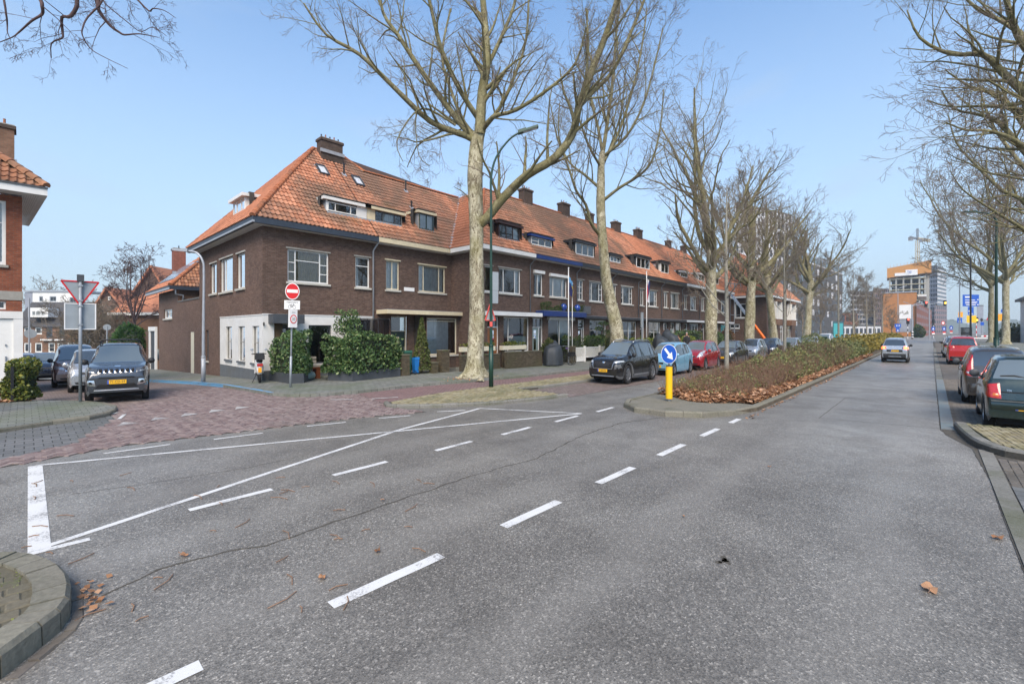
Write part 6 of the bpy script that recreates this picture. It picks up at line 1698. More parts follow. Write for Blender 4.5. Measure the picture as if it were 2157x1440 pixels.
for lab, pt, sp, x, zh, yi in row:
    c = Car(lab, pt, sp, (x,ROWY-.02), math.pi, '8-XKT-41' if x < 30 else None, 'cars parked before the terrace')
    if sp is SWIFT:
        c.patch('front', [(.46,.66),(.78,.72),(.72,1.02),(.58,.92)], 'headlight', 'lamp_clear', .012, 6, 6, both=True)
        c.patch('front', [(-.36,.66),(.36,.66),(.36,.74),(-.36,.74)], 'grille', 'black_plastic', .01, 6, 2); c.patch('front', [(-.5,.24),(.5,.24),(.55,.36),(-.55,.36)], 'air_intake', 'black_plastic', .01, 6, 2)
    elif sp is KIA:
        c.patch('front', [(.40,.66),(.74,.76),(.66,.94),(.50,.82)], 'headlight', 'lamp_clear', .012, 6, 5, both=True)
        c.patch('front', [(-.38,.52),(.38,.52),(.40,.60),(-.40,.60)], 'grille', 'black_plastic', .01, 6, 2); c.patch('front', [(-.5,.24),(.5,.24),(.52,.33),(-.52,.33)], 'air_intake', 'black_plastic', .01, 6, 2)
    else: std_front(c, 0, zh, yi)
    c.std_doors()

# --- right row, seen from behind
f = Car('dark green hatchback with red tail lamps parked nearest on the right', 'paint_green', FIESTA, (14.66,-1.40), 0., 'SZ-XJ-48', 'cars parked on the right', zs=1.07)
f.patch('rear', [(.50,.60),(.775,.62),(.755,.86),(.52,.88)], 'tail_light', 'lamp_red', .014, 8, 8, both=True)
f.patch('rear', [(.53,.63),(.68,.64),(.66,.71),(.55,.70)], 'indicator', 'lamp_orange', .024, 4, 3, both=True)
f.patch('rear', [(-.80,.40),(.80,.40),(.80,.565),(-.80,.565)], 'bumper', 'paint_green', .035, 14, 3)
f.patch('rear', [(-.80,.555),(.80,.555),(.80,.58),(-.80,.58)], 'bumper_strip', 'grey_plastic', .05, 14, 1, edge=False)
f.patch('rear', [(-.50,.715),(.50,.715),(.50,.735),(-.50,.735)], 'boot_moulding', 'underbody', .012, 10, 1)
f.patch('rear', [(-.06,.73),(.06,.73),(.06,.80),(-.06,.80)], 'badge', 'chrome', .014, 3, 3)
hh = f.hit('rear', .36, .755); text('TDI', .055, 'chrome', f.root, (hh[0].x-.014,.36,.755), (R(78),0,R(-90)), 'boot_lettering')
hh = f.hit('rear', .2, 1.02); MB().tube([(hh[0].x-.03,0.,.985),(f.hit('rear',.25,1.03)[0].x-.025,.25,1.03),(f.hit('rear',.5,1.02)[0].x-.02,.5,1.015)], .012, 5).build('wiper', 'black_plastic', f.root)
f.std_doors(); f.seam([(1.0,.3),(1.0,.6)])
v = Car('dark grey estate car with tall red pillar lamps, second on the right', 'paint_graphite', ESTATE, (19.0,-1.28), 0., None, 'cars parked on the right', zs=1.08)
v.patch('rear', [(.60,.72),(.84,.74),(.74,1.30),(.60,1.28)], 'tail_light', 'lamp_red', .014, 5, 12, both=True)
v.patch('rear', [(.62,.76),(.78,.77),(.76,.84),(.62,.84)], 'indicator', 'lamp_clear', .024, 4, 3, both=True)
v.patch('rear', [(-.84,.34),(.84,.34),(.84,.54),(-.84,.54)], 'bumper', 'paint_graphite', .03, 12, 3); v.std_doors()
rd = Car('bright red estate car, third in the right-hand parking row', 'paint_brightred', ESTATE, (38.9,-1.34), 0., None, 'cars parked on the right', zs=1.17)
rd.patch('rear', [(.46,.78),(.86,.80),(.84,.95),(.48,.92)], 'tail_light', 'lamp_red', .014, 6, 4, both=True); rd.patch('rear', [(-.84,.28),(.84,.28),(.84,.42),(-.84,.42)], 'bumper_trim', 'black_plastic', .02, 12, 3)
sv = Car('silver sport utility with black roof rails, fourth in the right-hand row', 'paint_silver', SUV, (48.,-1.3), 0., None, 'cars parked on the right')
sv.patch('rear', [(.62,.80),(.88,.82),(.84,1.08),(.66,1.08)], 'tail_light', 'lamp_red', .014, 4, 6, both=True); sv.patch('rear', [(-.84,.36),(.84,.36),(.84,.62),(-.84,.62)], 'bumper', 'paint_silver', .03, 12, 3)
wv = Car('white car at the far end of the right-hand row', 'paint_white', ESTATE, (56.,-1.3), 0., None, 'cars parked on the right'); std_rear(wv, .9, .2, .5)
# --- driving away
cp = Car('silver crossover driving away with both brake lamps lit', 'paint_silver', CAPTUR, (38.9,1.72), 0., 'G-512-SR', cat='car', name='moving_car')
cp.patch('rear', [(.52,.86),(.86,.84),(.86,1.0),(.58,1.02)], 'tail_light', 'brake_lit', .014, 6, 4, both=True)
cp.patch('rear', [(.46,.87),(.60,.86),(.62,.98),(.50,.99)], 'tail_light_inner', 'lamp_dark', .02, 3, 3, both=True)
cp.patch('rear', [(-.85,.30),(.85,.30),(.86,.56),(-.86,.56)], 'bumper', 'black_plastic', .022, 12, 3)
cp.patch('rear', [(-.5,.34),(.5,.34),(.46,.44),(-.46,.44)], 'skid_plate', 'alloy', .03, 8, 2)
cp.patch('rear', [(-.5,.67),(.5,.67),(.5,.82),(-.5,.82)], 'plate_recess', 'black_plastic', .004, 8, 2)
cp.std_doors()

# ------------------------------------------------------------------ signs, lamps, street furniture
def face_to(x, y):
    """rotation that turns local -Y towards (x, y) direction"""
    return math.atan2(y, x)+math.pi/2
def disc(mb, c, r, y0, y1, n=28, mi=0, sx=1.):
    """disc facing -Y between depths y0 and y1"""
    a = [(c[0]+r*math.cos(2*math.pi*k/n), y0, c[1]+r*math.sin(2*math.pi*k/n)) for k in range(n)]
    mb.extr(a, (0,y1-y0,0), mi); return mb
def plate(mb, x0, x1, z0, z1, y0, y1, mi=0): return mb.box(x0,x1,y0,y1,z0,z1,mi)
# no-entry post
p = thing('no_entry_sign', 'leaning no entry sign post with cycle exemption plate and thirty zone panel', 'traffic sign', (6.1,15.85,.1), face_to(-.36,-.93), scale=(K,K,1))
p.rotation_euler[1] = R(1.1)
MB().cyl((0,.05,0),(0,.05,3.52),.036,10).cyl((0,.05,0),(0,.05,1.05),.05,10).build('post', 'galvanised', p, smooth=True)
s = disc(MB(), (0,3.24), .285, -.012, 0.).build('sign_disc', 'sign_white', p)
disc(MB(), (0,3.24), .255, -.018, -.013).build('red_field', 'sign_red', s); MB().box(-.215,.215,-.024,-.019,3.19,3.30).build('white_bar', 'sign_white', s)
s = MB().box(-.31,.31,-.012,.004,2.63,2.93).build('sub_plate', 'sign_white', p)
text('uitgezonderd', .085, 'sign_text', s, (0,-.014,2.875), (R(90),0,0), ext=.001)
b = MB()
for cx in (-.085,.085):
    b.tube([(cx+.062*math.cos(t*math.pi/8),-.016,2.715+.062*math.sin(t*math.pi/8)) for t in range(17)], .006, 4, cap=False)
b.tube([(-.085,-.016,2.715),(-.045,-.016,2.80),(.055,-.016,2.80),(0.,-.016,2.715),(-.085,-.016,2.715)], .006, 4); b.tube([(0.,-.016,2.715),(-.05,-.016,2.82)], .006, 4); b.tube([(.085,-.016,2.715),(.05,-.016,2.83),(.075,-.016,2.84)], .006, 4)
b.build('bicycle_symbol', 'sign_text', s)
z = empty('zone_panel', (.02,0,0), R(28)); z.parent = p
zz = MB().box(-.17,.17,-.10,.02,2.02,2.62).build('panel', 'sign_white', z)
disc(MB(), (0,2.30), .15, -.106, -.101).build('red_ring', 'sign_red', zz); disc(MB(), (0,2.30), .115, -.112, -.107).build('white_field', 'sign_white', zz)
text('30', .15, 'sign_text', zz, (0,-.115,2.30), (R(90),0,0), ext=.001); text('zone', .075, 'sign_text', zz, (0,-.103,2.53), (R(90),0,0), ext=.001)
# give-way post seen from behind
p = thing('give_way_sign', 'grey backs of a give way triangle and square sign on one post', 'traffic sign', (1.03,16.85,.1), face_to(-.06,-1.), scale=(1,1,1))
MB().cyl((0,0,0),(0,0,3.36),.038,12).build('post', 'galvanised', p, smooth=True)
MB().box(-.07,.05,-.05,.05,3.24,3.42).box(.05,.075,-.05,.05,3.20,3.42).build('sensor_box', 'charcoal_paint', p)
tri = [(-.37,0,3.24),(.37,0,3.24),(.03,0,2.63),(-.03,0,2.63)]
s = MB().extr([(x,.05,zz) for x,_,zz in tri], (0,.01,0)).build('triangle', 'sign_back', p)
m = MB()
for a, b in zip(tri, tri[1:]+tri[:1]): m.bar((a[0],.052,a[2]),(b[0],.052,b[2]),.03,.035)
m.build('red_rim', 'sign_red', s)
s = MB().box(-.30,.30,.05,.06,1.95,2.64).build('square', 'sign_back', p)
m = MB().box(-.315,.315,.04,.07,1.94,1.965).box(-.315,.315,.04,.07,2.625,2.65).box(-.315,-.29,.04,.07,1.966,2.624).box(.29,.315,.04,.07,1.966,2.624); m.build('white_rim', 'sign_white', s)
m = MB()
for zc in (3.1,2.7,2.55,2.05): m.box(-.05,.05,-.045,.045,zc,zc+.04)
m.build('clamps', 'galvanised', p)
# lamp posts
def lamp_post(label, base, pts, rad, mat, head_dir, head=(.55,.16,.07), group='street lamps', collar=None):
    o = thing('street_lamp', label, 'street lamp', (base[0],base[1],.05+gz(base[0],base[1])), group=group)
    q, r = smooth_path([(Vector(p_), r_) for p_, r_ in zip(pts, rad)], 4)
    MB().tube(q, r, 10).build('pole', mat, o, smooth=True)
    d = Vector(head_dir).normalized(); e = Vector(pts[-1]); sd = d.cross(Vector((0,0,1))).normalized(); up = sd.cross(d)
    h = MB().obox(e+d*head[0]*.42, d*head[0]/2, sd*head[1]/2, up*head[2]/2).obox(e+d*head[0]*.15+up*.03, d*head[0]*.2, sd*head[1]*.35, up*.05).build('lamp_head', mat, o)
    MB().obox(e+d*head[0]*.5-up*(head[2]/2+.004), d*head[0]*.34, sd*head[1]*.36, up*.006).build('lens', 'lamp_clear', h)
    if collar: MB().cyl((0,0,0),(0,0,collar[0]),collar[1],12).cyl((0,0,collar[0]),(0,0,collar[0]+.06),collar[1]*1.06,12).build('base_sleeve', mat, o, smooth=True)
    return o
rt = Vector((_s,-_c,0))                      # camera-right on the ground, used only as a handy compass bearing
lamp_post('grey curved street lamp on the blue kerb before the side wall', (4.75,20.83), [(0,0,0),(0,0,2.),(.02,0,4.2),tuple(rt*-.02+Vector((0,0,4.75))),tuple(rt*-.25+Vector((0,0,5.08))),tuple(rt*-.62+Vector((0,0,5.16)))], [.06,.05,.045,.042,.04,.035], 'lamp_grey', rt*-1+Vector((0,0,.1)), (.6,.17,.08), collar=(1.0,.075))
g1 = lamp_post('dark green street lamp carrying sign backs in front of the largest tree', (10.87,11.06), [(0,0,0),(0,0,3.),(.0,0,6.2),(.0,0,7.2),tuple(rt*.18+Vector((0,0,7.9))),tuple(rt*.62+Vector((0,0,8.5))),tuple(rt*.98+Vector((0,0,8.74)))], [.055,.05,.042,.04,.036,.034,.032], 'lamp_green', rt*1.+Vector((0,0,.33)), (.72,.2,.07), collar=(1.42,.078))
for nm, z0, z1, w in (('sign_board',3.35,3.98,.24),('sign_board',2.9,3.34,.22)):
    MB().obox((rt.x*.14+.03, rt.y*.14+.06, (z0+z1)/2), rt*w/2+Vector((.07,.05,0)), Vector((.012,.012,0)), (0,0,(z1-z0)/2)).build(nm, 'sign_back', g1)
rr_ = rt*.16+Vector((.05,.035,0)); c0 = Vector((.02,.06,0))
tr = [c0-rr_+Vector((0,0,2.32)), c0+rr_+Vector((0,0,2.32)), c0+Vector((0,0,2.88))]
t_ = MB().extr([tuple(x) for x in tr], (.012,.012,0)).build('warning_triangle', 'sign_back', g1)
m = MB()
for a, b in zip(tr, tr[1:]+tr[:1]): m.bar(tuple(a-Vector((.004,.004,0))), tuple(b-Vector((.004,.004,0))), .04, .03)
m.build('red_rim', 'sign_red_pale', t_)
MB().cyl((0,0,2.1),(0,0,2.27),.055,10).build('sticker', 'sign_red_pale', g1)
lamp_post('dark green street lamp beside the two far right plane trees', W(2098,28.), [(0,0,0),(0,0,4.),(0,0,7.8),(0,0,8.7),tuple(rt*-.35+Vector((0,0,9.15))),tuple(rt*-1.3+Vector((0,0,9.3)))], [.10,.075,.06,.055,.05,.045], 'lamp_green', rt*-1, (.8,.2,.08), collar=(1.5,.13))
lamp_post('black street lamp in front of the blue direction board', W(2044,52.), [(0,0,0),(0,0,5.),(0,0,9.4),(0,0,10.2),tuple(rt*-.5+Vector((0,0,10.6))),tuple(rt*-2.2+Vector((0,0,10.75)))], [.10,.085,.07,.06,.055,.05], 'black_metal', rt*-1, (.9,.22,.09))
lamp_post('slim grey street lamp farthest along the right', W(2021,75.), [(0,0,0),(0,0,5.),(0,0,10.),(0,0,10.6),tuple(rt*-.5+Vector((0,0,11.)),),tuple(rt*-2.4+Vector((0,0,11.15)))], [.10,.085,.07,.06,.055,.05], 'lamp_grey', rt*-1, (.9,.22,.09))
def twin_lamp(label, base, h, span):
    o = thing('street_lamp', label, 'street lamp', (base[0],base[1],0), group='street lamps')
    MB().cyl((0,0,0),(0,0,h),.11,8,0,.07).build('pole', 'lamp_grey', o)
    MB().tube([tuple(rt*-span+Vector((0,0,h+.9))),(0,0,h),tuple(rt*span+Vector((0,0,h+.9)))], .07, 6).build('arms', 'lamp_grey', o)
twin_lamp('twin-armed pale lamp before the orange building, left one', W(1891,135.), 14.6, 2.6); twin_lamp('twin-armed pale lamp before the orange building, right one', W(1922,125.), 9.2, 2.6)
# keep-right bollard
p = thing('keep_right_bollard', 'yellow bollard with round blue keep right arrow on the median nose', 'bollard', (11.84,5.2,.11), face_to(-.96,-.28), scale=(K,K,1))
MB().cyl((0,0,-.02),(0,0,.09),.045,10).build('foot', 'galvanised', p)
b = MB(); 
for k in range(1): b.prism([(.115*math.cos(2*math.pi*i/18), .115*math.sin(2*math.pi*i/18)) for i in range(18)], .07, .93)
b.build('pillar', 'sign_yellow', p); MB().cyl((0,0,.932),(0,0,.965),.10,14).cyl((0,0,.965),(0,0,1.06),.035,8).build('cap', 'charcoal_paint', p)
s = disc(MB(), (0,1.27), .262, -.03, .0, 36).build('sign_disc', 'sign_white', p); disc(MB(), (0,1.27), .247, -.036, -.031, 36).build('blue_field', 'sign_blue', s)
a = []
for x, zz in ((-.20,.035),(.02,.035),(.02,.115),(.20,0.),(.02,-.115),(.02,-.035),(-.20,-.035)):
    ca, sa = math.cos(R(-48)), math.sin(R(-48)); a.append((x*ca-zz*sa, -.042, 1.27+x*sa+zz*ca))
MB().extr(a, (0,.005,0)).build('arrow', 'sign_white', s)
# flagpoles
def flagpole(label, X, Y, h, r, flag=None, up=None):
    o = thing('flagpole', label, 'flagpole', (X,Y,.1))
    MB().cyl((0,0,0),(0,0,h),r,8,0,r*.6).ball((0,0,h+.03),.05,.05,.05,8,6).build('pole', 'white_paint', o, smooth=True)
    if flag:
        zs = flag[1]; n = 10; f = MB()
        for i in range(n):
            for j, (a, b) in enumerate(((0.,.34),(.34,.68),(.68,1.))):
                z0, z1 = zs[0]-(zs[0]-zs[1])*i/n, zs[0]-(zs[0]-zs[1])*(i+1)/n
                wv = lambda q, zz: (.03+q*flag[2]*(1-.35*abs(math.sin(zz*2.1))), .05*math.sin(q*7+zz*3), zz-q*.28)
                f.quad(wv(a,z1), wv(b,z1), wv(b,z0), wv(a,z0), j if i > 2 or flag[0][3:] == [] else 3)
        f.build('flag', flag[0], o, smooth=True)
    return o
fx, fz = (W(1197,1.)[0]/W(1197,1.)[1]*15.6, 0)
flagpole('white flagpole with a drooping navy and yellow flag before the blue canopy', fx, 15.6, 5.55, .045, (['flag_navy','flag_navy','flag_yellow','flag_sky'],(5.1,4.1),.55))
flagpole('slim white flagpole just right of the navy flag', W(1205,1.)[0]/W(1205,1.)[1]*15.75, 15.75, 4.7, .03)
fx2 = W(1361.5,1.)[0]/W(1361.5,1.)[1]*15.6
flagpole('white flagpole with a hanging red striped flag', fx2, 15.6, 6.3, .045, (['flag_red','flag_white','flag_navy'],(5.9,4.2),.55))
o = thing('sign_post', 'grey narrow panel on a post before the white shop windows', 'sign', W(1352,33.)); MB().cyl((0,0,0),(0,0,2.5),.05,8).build('post','galvanised',o); MB().box(-.12,.12,-.05,.05,2.24,3.36).build('panel','sign_back',o); 
# turquoise advertising panel
o = thing('advertising_panel', 'turquoise lit advertising panel on the verge beyond the shrubs', 'advertising panel', W(1765,62.), face_to(-.95,-.25))
MB().box(-.12,.12,-.1,.1,0.,.95).build('foot','mupi_frame',o); f = MB().box(-.62,.62,-.12,.12,.95,3.3).build('case','mupi_frame',o); MB().box(-.52,.52,-.135,-.121,1.08,3.05).build('poster','mupi_face',f)
# wheelie bins
def bin_(label, loc, mat, rz, h=.98, w=.42, cat='bin'):
    o = thing('wheelie_bin', label, cat, (loc[0],loc[1],.1), rz, 'wheelie bins', (K*1.2,K*1.2,1))
    MB().add([(-w*.42,-w*.45,.06),(w*.42,-w*.45,.06),(w*.42,w*.45,.06),(-w*.42,w*.45,.06),(-w/2,-w*.6,h-.1),(w/2,-w*.6,h-.1),(w/2,w*.55,h-.1),(-w/2,w*.55,h-.1)],[(0,3,2,1),(4,5,6,7),(0,1,5,4),(1,2,6,5),(2,3,7,6),(3,0,4,7)]).build('tub', mat, o)
    MB().add([(-w*.54,-w*.66,h-.098),(w*.54,-w*.66,h-.098),(w*.54,w*.62,h-.098),(-w*.54,w*.62,h-.098),(-w*.5,-w*.6,h-.03),(w*.5,-w*.6,h-.03),(w*.5,w*.55,h),(-w*.5,w*.55,h)],[(0,3,2,1),(4,5,6,7),(0,1,5,4),(1,2,6,5),(2,3,7,6),(3,0,4,7)]).build('lid', mat if mat != 'bin_blue' else 'bin_blue', o)
    for sg in (-1,1): MB().lathe((sg*w*.42,w*.45,.08),[(.08,-.02),(.08,.02)],12,0,'X').build('wheel','rubber',o)
bin_('green wheelie bin beside the low brick gate pier', (11.42,17.0), 'bin_green', R(180), 1.05)
bin_('blue wheelie bin between the green bin and the conifer', (11.78,16.75), 'bin_blue', R(180), .75, .24)
bin_('dark green wheelie bin behind the shrubs right of the row of cars', W(1657,33.), 'bin_dark_green', R(90), 1.1)
bin_('large dark green bin under a white lorry bed in the far row', W(1735,47.), 'bin_dark_green', R(90), 1.35, .6)

# ------------------------------------------------------------------ foliage
def leafmesh(name, mat, parent, C, size, seed, aspect=.42, updir=.3, jitter=.35, flat=False, kind=None):
    g = np.random.RandomState(seed); N = len(C)
    a = g.normal(size=(N,3)); a[:,2] += updir
    if flat: a[:,2] *= .25
    a /= np.linalg.norm(a, axis=1, keepdims=True); b = np.cross(a, g.normal(size=(N,3))); 
    if flat: b = np.cross(a, np.array([0,0,1.])+.35*g.normal(size=(N,3)))
    b /= np.linalg.norm(b, axis=1, keepdims=True)+1e-9
    l = (size*(1+jitter*(g.rand(N)*2-1)))[:,None]*.5; C = np.asarray(C)
    fold = np.cross(a,b)*l*.18
    V = np.stack([C-a*l, C+b*l*aspect*2+fold, C+a*l, C-b*l*aspect*2+fold], 1).reshape(-1,3)
    idx = np.arange(N*4).reshape(-1,4)
    me = bpy.data.meshes.new(name); me.vertices.add(N*4); me.vertices.foreach_set("co", V.astype(np.float32).ravel())
    me.loops.add(N*4); me.loops.foreach_set("vertex_index", idx.astype(np.int32).ravel())
    me.polygons.add(N); me.polygons.foreach_set("loop_start", np.arange(0,N*4,4,dtype=np.int32)); me.polygons.foreach_set("loop_total", np.full(N,4,dtype=np.int32))
    me.materials.append(MAT[mat]); at = me.attributes.new("rnd",'FLOAT','FACE'); at.data.foreach_set("value", g.rand(N).astype(np.float32)*.999)
    me.update(calc_edges=True); o = link(name, me, parent)
    if kind: tag(o, kind=kind)
    return o
def blob_pts(c, r, n, seed, shell=.6, noise=.16, flat_top=False):
    g = np.random.RandomState(seed); d = g.normal(size=(n,3)); d /= np.linalg.norm(d, axis=1, keepdims=True)
    rad = np.where(g.rand(n) < shell, .86+.14*g.rand(n), g.rand(n)**.5)
    w = 1+noise*(np.sin(d[:,0]*5.1+seed)+np.sin(d[:,1]*6.3+1.3*seed)+np.sin(d[:,2]*5.7+.7*seed))/2
    return np.asarray(c)+d*(rad*w)[:,None]*np.asarray(r)
def prism_pts(poly, z0, z1, n, seed, shell=.7, noise=.10):
    """points filling a hedge with an irregular outer skin"""
    g = random.Random(seed); out = []
    xs = [p[0] for p in poly]; ys = [p[1] for p in poly]; E = list(zip(poly, poly[1:]+poly[:1]))
    while len(out) < n:
        if g.random() < shell:
            if g.random() < .3:
                x, y, z = g.uniform(min(xs),max(xs)), g.uniform(min(ys),max(ys)), z1-abs(g.gauss(0,.05))
                if not inside((x,y), poly): continue
            else:
                a, b = g.choice(E); t = g.random(); x, y, z = a[0]+(b[0]-a[0])*t+g.gauss(0,.03), a[1]+(b[1]-a[1])*t+g.gauss(0,.03), g.uniform(z0,z1)
        else:
            x, y, z = g.uniform(min(xs),max(xs)), g.uniform(min(ys),max(ys)), g.uniform(z0,z1)
            if not inside((x,y), poly): continue
        k = noise*(math.sin(x*6.+seed)+math.sin(y*7.+2*seed)+math.sin(z*6.5+x*3))
        cx, cy = sum(xs)/len(xs), sum(ys)/len(ys); dx, dy = x-cx, y-cy; L = math.hypot(dx,dy)+.01
        out.append((x+dx/L*k*.7, y+dy/L*k*.7, z+k*(.9 if z > z1-.25 else .2)))
    return np.array(out)
def hedge(name, label, poly, z0, z1, n, size, mat, seed, cat='hedge', group=None, core=True, stems=0, inset=.78, **kw):
    o = thing(name, label, cat, group=group)
    leafmesh('foliage', mat, o, prism_pts(poly, z0, z1, n, seed), size, seed, **kw)
    cx, cy = sum(p[0] for p in poly)/len(poly), sum(p[1] for p in poly)/len(poly)
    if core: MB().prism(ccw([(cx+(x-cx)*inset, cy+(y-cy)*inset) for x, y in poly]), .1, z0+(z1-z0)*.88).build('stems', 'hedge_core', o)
    return o
def bush(name, label, c, r, n, size, mat, seed, cat='shrub', group=None, core=.72, **kw):
    o = thing(name, label, cat, group=group)
    leafmesh('foliage', mat, o, blob_pts(c, r, n, seed), size, seed, **kw)
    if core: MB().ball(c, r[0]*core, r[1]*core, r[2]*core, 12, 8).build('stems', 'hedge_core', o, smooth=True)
    return o
# laurels in dark planters by the corner house
pl1 = [(6.42,18.75),(6.52,16.95),(6.95,16.85),(7.34,17.4),(7.34,18.7)]
pl2a = [(7.93,16.95),(8.48,16.02),(8.62,17.2)]
pl2 = [(7.93,16.95),(8.45,16.05),(10.78,16.42),(10.75,17.25),(8.3,17.5)]
for nm, pl, lab, n, sd in (('laurel_hedge', pl1, 'laurel hedge left of the bench in a dark planter', 4200, 3),('laurel_hedge', pl2, 'longer laurel hedge right of the bench in a dark planter', 7500, 4)):
    h = hedge(nm, lab, [((x-sum(p[0] for p in pl)/len(pl))*1.03+sum(p[0] for p in pl)/len(pl), (y-sum(p[1] for p in pl)/len(pl))*1.03+sum(p[1] for p in pl)/len(pl)) for x, y in pl], .38, 1.78, n, .125, 'laurel_leaf', sd, group='laurel hedges', aspect=.3, updir=.5)
    pt = thing('planter', 'dark grey planter under the '+('left' if sd == 3 else 'right')+' laurel hedge', 'planter', group='dark grey planters')
    pp = ccw(pl); mb = MB()
    for a, b in zip(pp, pp[1:]+pp[:1]):
        MB().bar((a[0],a[1],.27),(b[0],b[1],.27),.03,.38).build('side_board', 'charcoal_paint', pt)
    MB().prism([(x,y) for x, y in pp], .1, .40).build('soil', 'earth', pt)
# little standard tree
g_ = random.Random(77); o = thing('standard_tree', 'small evergreen standard tree rising behind the right laurel hedge', 'tree')
leafmesh('crown', 'laurel_leaf', o, blob_pts((9.15,17.85,2.32), (.52,.5,.55), 1100, 5, .5, .25), .085, 6)
outb = [[] for _ in range(5)]; 
for k in range(9): grow(outb, Vector((9.15,17.85,1.3)), Vector((g_.uniform(-.6,.6),g_.uniform(-.6,.6),1)), g_.uniform(.6,1.2), .02, 2, g_, TP(n=[0,0,4,0,0], maxlvl=3))
mesh_tubes([b for l in outb for b in l], 'branches', 'sign_black', o); MB().cyl((9.15,17.85,.1),(9.15,17.85,1.35),.03,7).build('trunk', 'young_bark', o)
# trampoline with safety net
m, n_, l_, p_, o_ = _new('net'); n_.remove(p_)
tr_ = n_.new("ShaderNodeBsdfTransparent"); df_ = n_.new("ShaderNodeBsdfDiffuse"); df_.inputs[0].default_value = (.012,.012,.014,1)
mx_ = n_.new("ShaderNodeMixShader"); mx_.inputs[0].default_value = .62; l_.new(tr_.outputs[0], mx_.inputs[1]); l_.new(df_.outputs[0], mx_.inputs[2]); l_.new(mx_.outputs[0], o_.inputs[0])
o = thing('trampoline', 'garden trampoline with a black safety net above the right laurel hedge', 'trampoline', (10.4,18.0,.1), scale=(K,K,1))
RT = 1.0
MB().lathe((0,0,0), [(RT-.05,.70),(RT,.72),(RT,.66),(RT-.05,.66)], 24).lathe((0,0,0), [(.001,.685),(RT-.06,.685)], 24).build('bed', 'net_black', o)
nm_ = MB(); nm_.lathe((0,0,0), [(RT-.06,.72),(RT-.08,2.42)], 28).build('safety_net', 'net', o, smooth=True)
for k in range(6):
    a = 2*math.pi*k/6+.3; c, s_ = math.cos(a), math.sin(a)
    MB().tube([((RT+.02)*c,(RT+.02)*s_,0.),((RT+.03)*c,(RT+.03)*s_,1.5),((RT+.03)*c,(RT+.03)*s_,2.2),((RT-.06)*c,(RT-.06)*s_,2.46)], .022, 6).build('pole', 'black_metal', o, smooth=True)
MB().lathe((0,0,0), [(RT-.07,2.42),(RT-.06,2.44),(RT-.05,2.42)], 28).build('top_ring', 'black_metal', o)
# bench, cushion and sphere-ended bolster
o = thing('garden_bench', 'orange wooden bench with pale seat between the laurel hedges', 'bench', (7.62,18.25,.1), 0.)
MB().box(-.42,.5,-.2,.2,.40,.46).build('seat', 'bench_wood', o); MB().box(-.42,.5,-.19,.19,.465,.54).build('cushion', 'bench_top', o)
for x0 in (-.42,.34): MB().box(x0,x0+.16,-.18,.18,0.,.398).build('leg', 'bench_wood', o)
MB().box(-.42,.5,.20,.24,.60,.72).box(-.42,.5,.20,.24,.76,.86).build('backrest', 'bench_top', o)
o = thing('garden_bolster', 'pale green rounded cylinder lying under the bench', 'garden ornament', (7.5,17.75,.1), .2)
MB().lathe((0,0,.17), [(.001,-.27),(.09,-.26),(.15,-.2),(.16,.0),(.15,.2),(.09,.26),(.001,.27)], 16, 0, 'X').build('bolster', 'stone_sphere', o, smooth=True)
# scooter
def scooter():
    o = thing('motor_scooter', 'white motor scooter with a black top box parked at the house corner', 'scooter', (5.98,18.45,.1), R(74), scale=(K,K,1))
    for x in (-.52,.60):
        w_ = MB().lathe((x,0,.25), [(.14,-.05),(.22,-.055),(.25,-.03),(.25,.03),(.22,.055),(.14,.05)], 18, 0, 'Y').build('wheel', 'rubber', o, smooth=True); MB().lathe((x,0,.25), [(.001,-.04),(.145,-.045)], 14, 0, 'Y').lathe((x,0,.25), [(.145,.045),(.001,.04)], 14, 0, 'Y').build('rim', 'alloy', w_)
    MB().ball((-.38,0,.55),.42,.18,.24,14,8).ball((-.6,0,.48),.22,.16,.2,12,8).build('rear_body', 'paint_white', o, smooth=True)
    MB().box(-.05,.38,-.16,.16,.26,.34).build('footboard', 'black_plastic', o)
    MB().add([(.36,-.2,.3),(.36,.2,.3),(.30,.17,.95),(.30,-.17,.95),(.46,-.08,.3),(.46,.08,.3),(.40,.08,.95),(.40,-.08,.95)],[(0,3,2,1),(4,5,6,7),(0,1,5,4),(1,2,6,5),(2,3,7,6),(3,0,4,7)]).build('leg_shield', 'paint_white', o)
    MB().ball((-.28,0,.80),.38,.15,.08,12,6).build('saddle', 'black_plastic', o, smooth=True)
    MB().tube([(.60,0,.25),(.44,0,.6),(.34,0,1.0)],.03,8).tube([(.30,-.32,1.04),(.34,0,1.02),(.30,.32,1.04)],.018,6).build('handlebar', 'black_metal', o)
    for sg in (-1,1): MB().ball((.36,sg*.3,1.2),.02,.07,.05,8,6).tube([(.33,sg*.24,1.04),(.36,sg*.3,1.18)],.008,5).build('mirror', 'lamp_grey', o)
    MB().box(-.86,-.48,-.2,.2,.86,1.02).box(-.84,-.5,-.18,.18,1.02,1.10).build('top_box', 'black_plastic', o)
    MB().box(-.80,-.77,-.12,.12,.62,.72).build('tail_light', 'lamp_red', o); MB().box(-.82,-.80,-.07,.07,.40,.58).build('number_plate', 'sign_amber', o)
    MB().tube([(-.1,.12,.3),(-.2,.3,.0)],.015,6).build('stand', 'black_metal', o)
scooter()
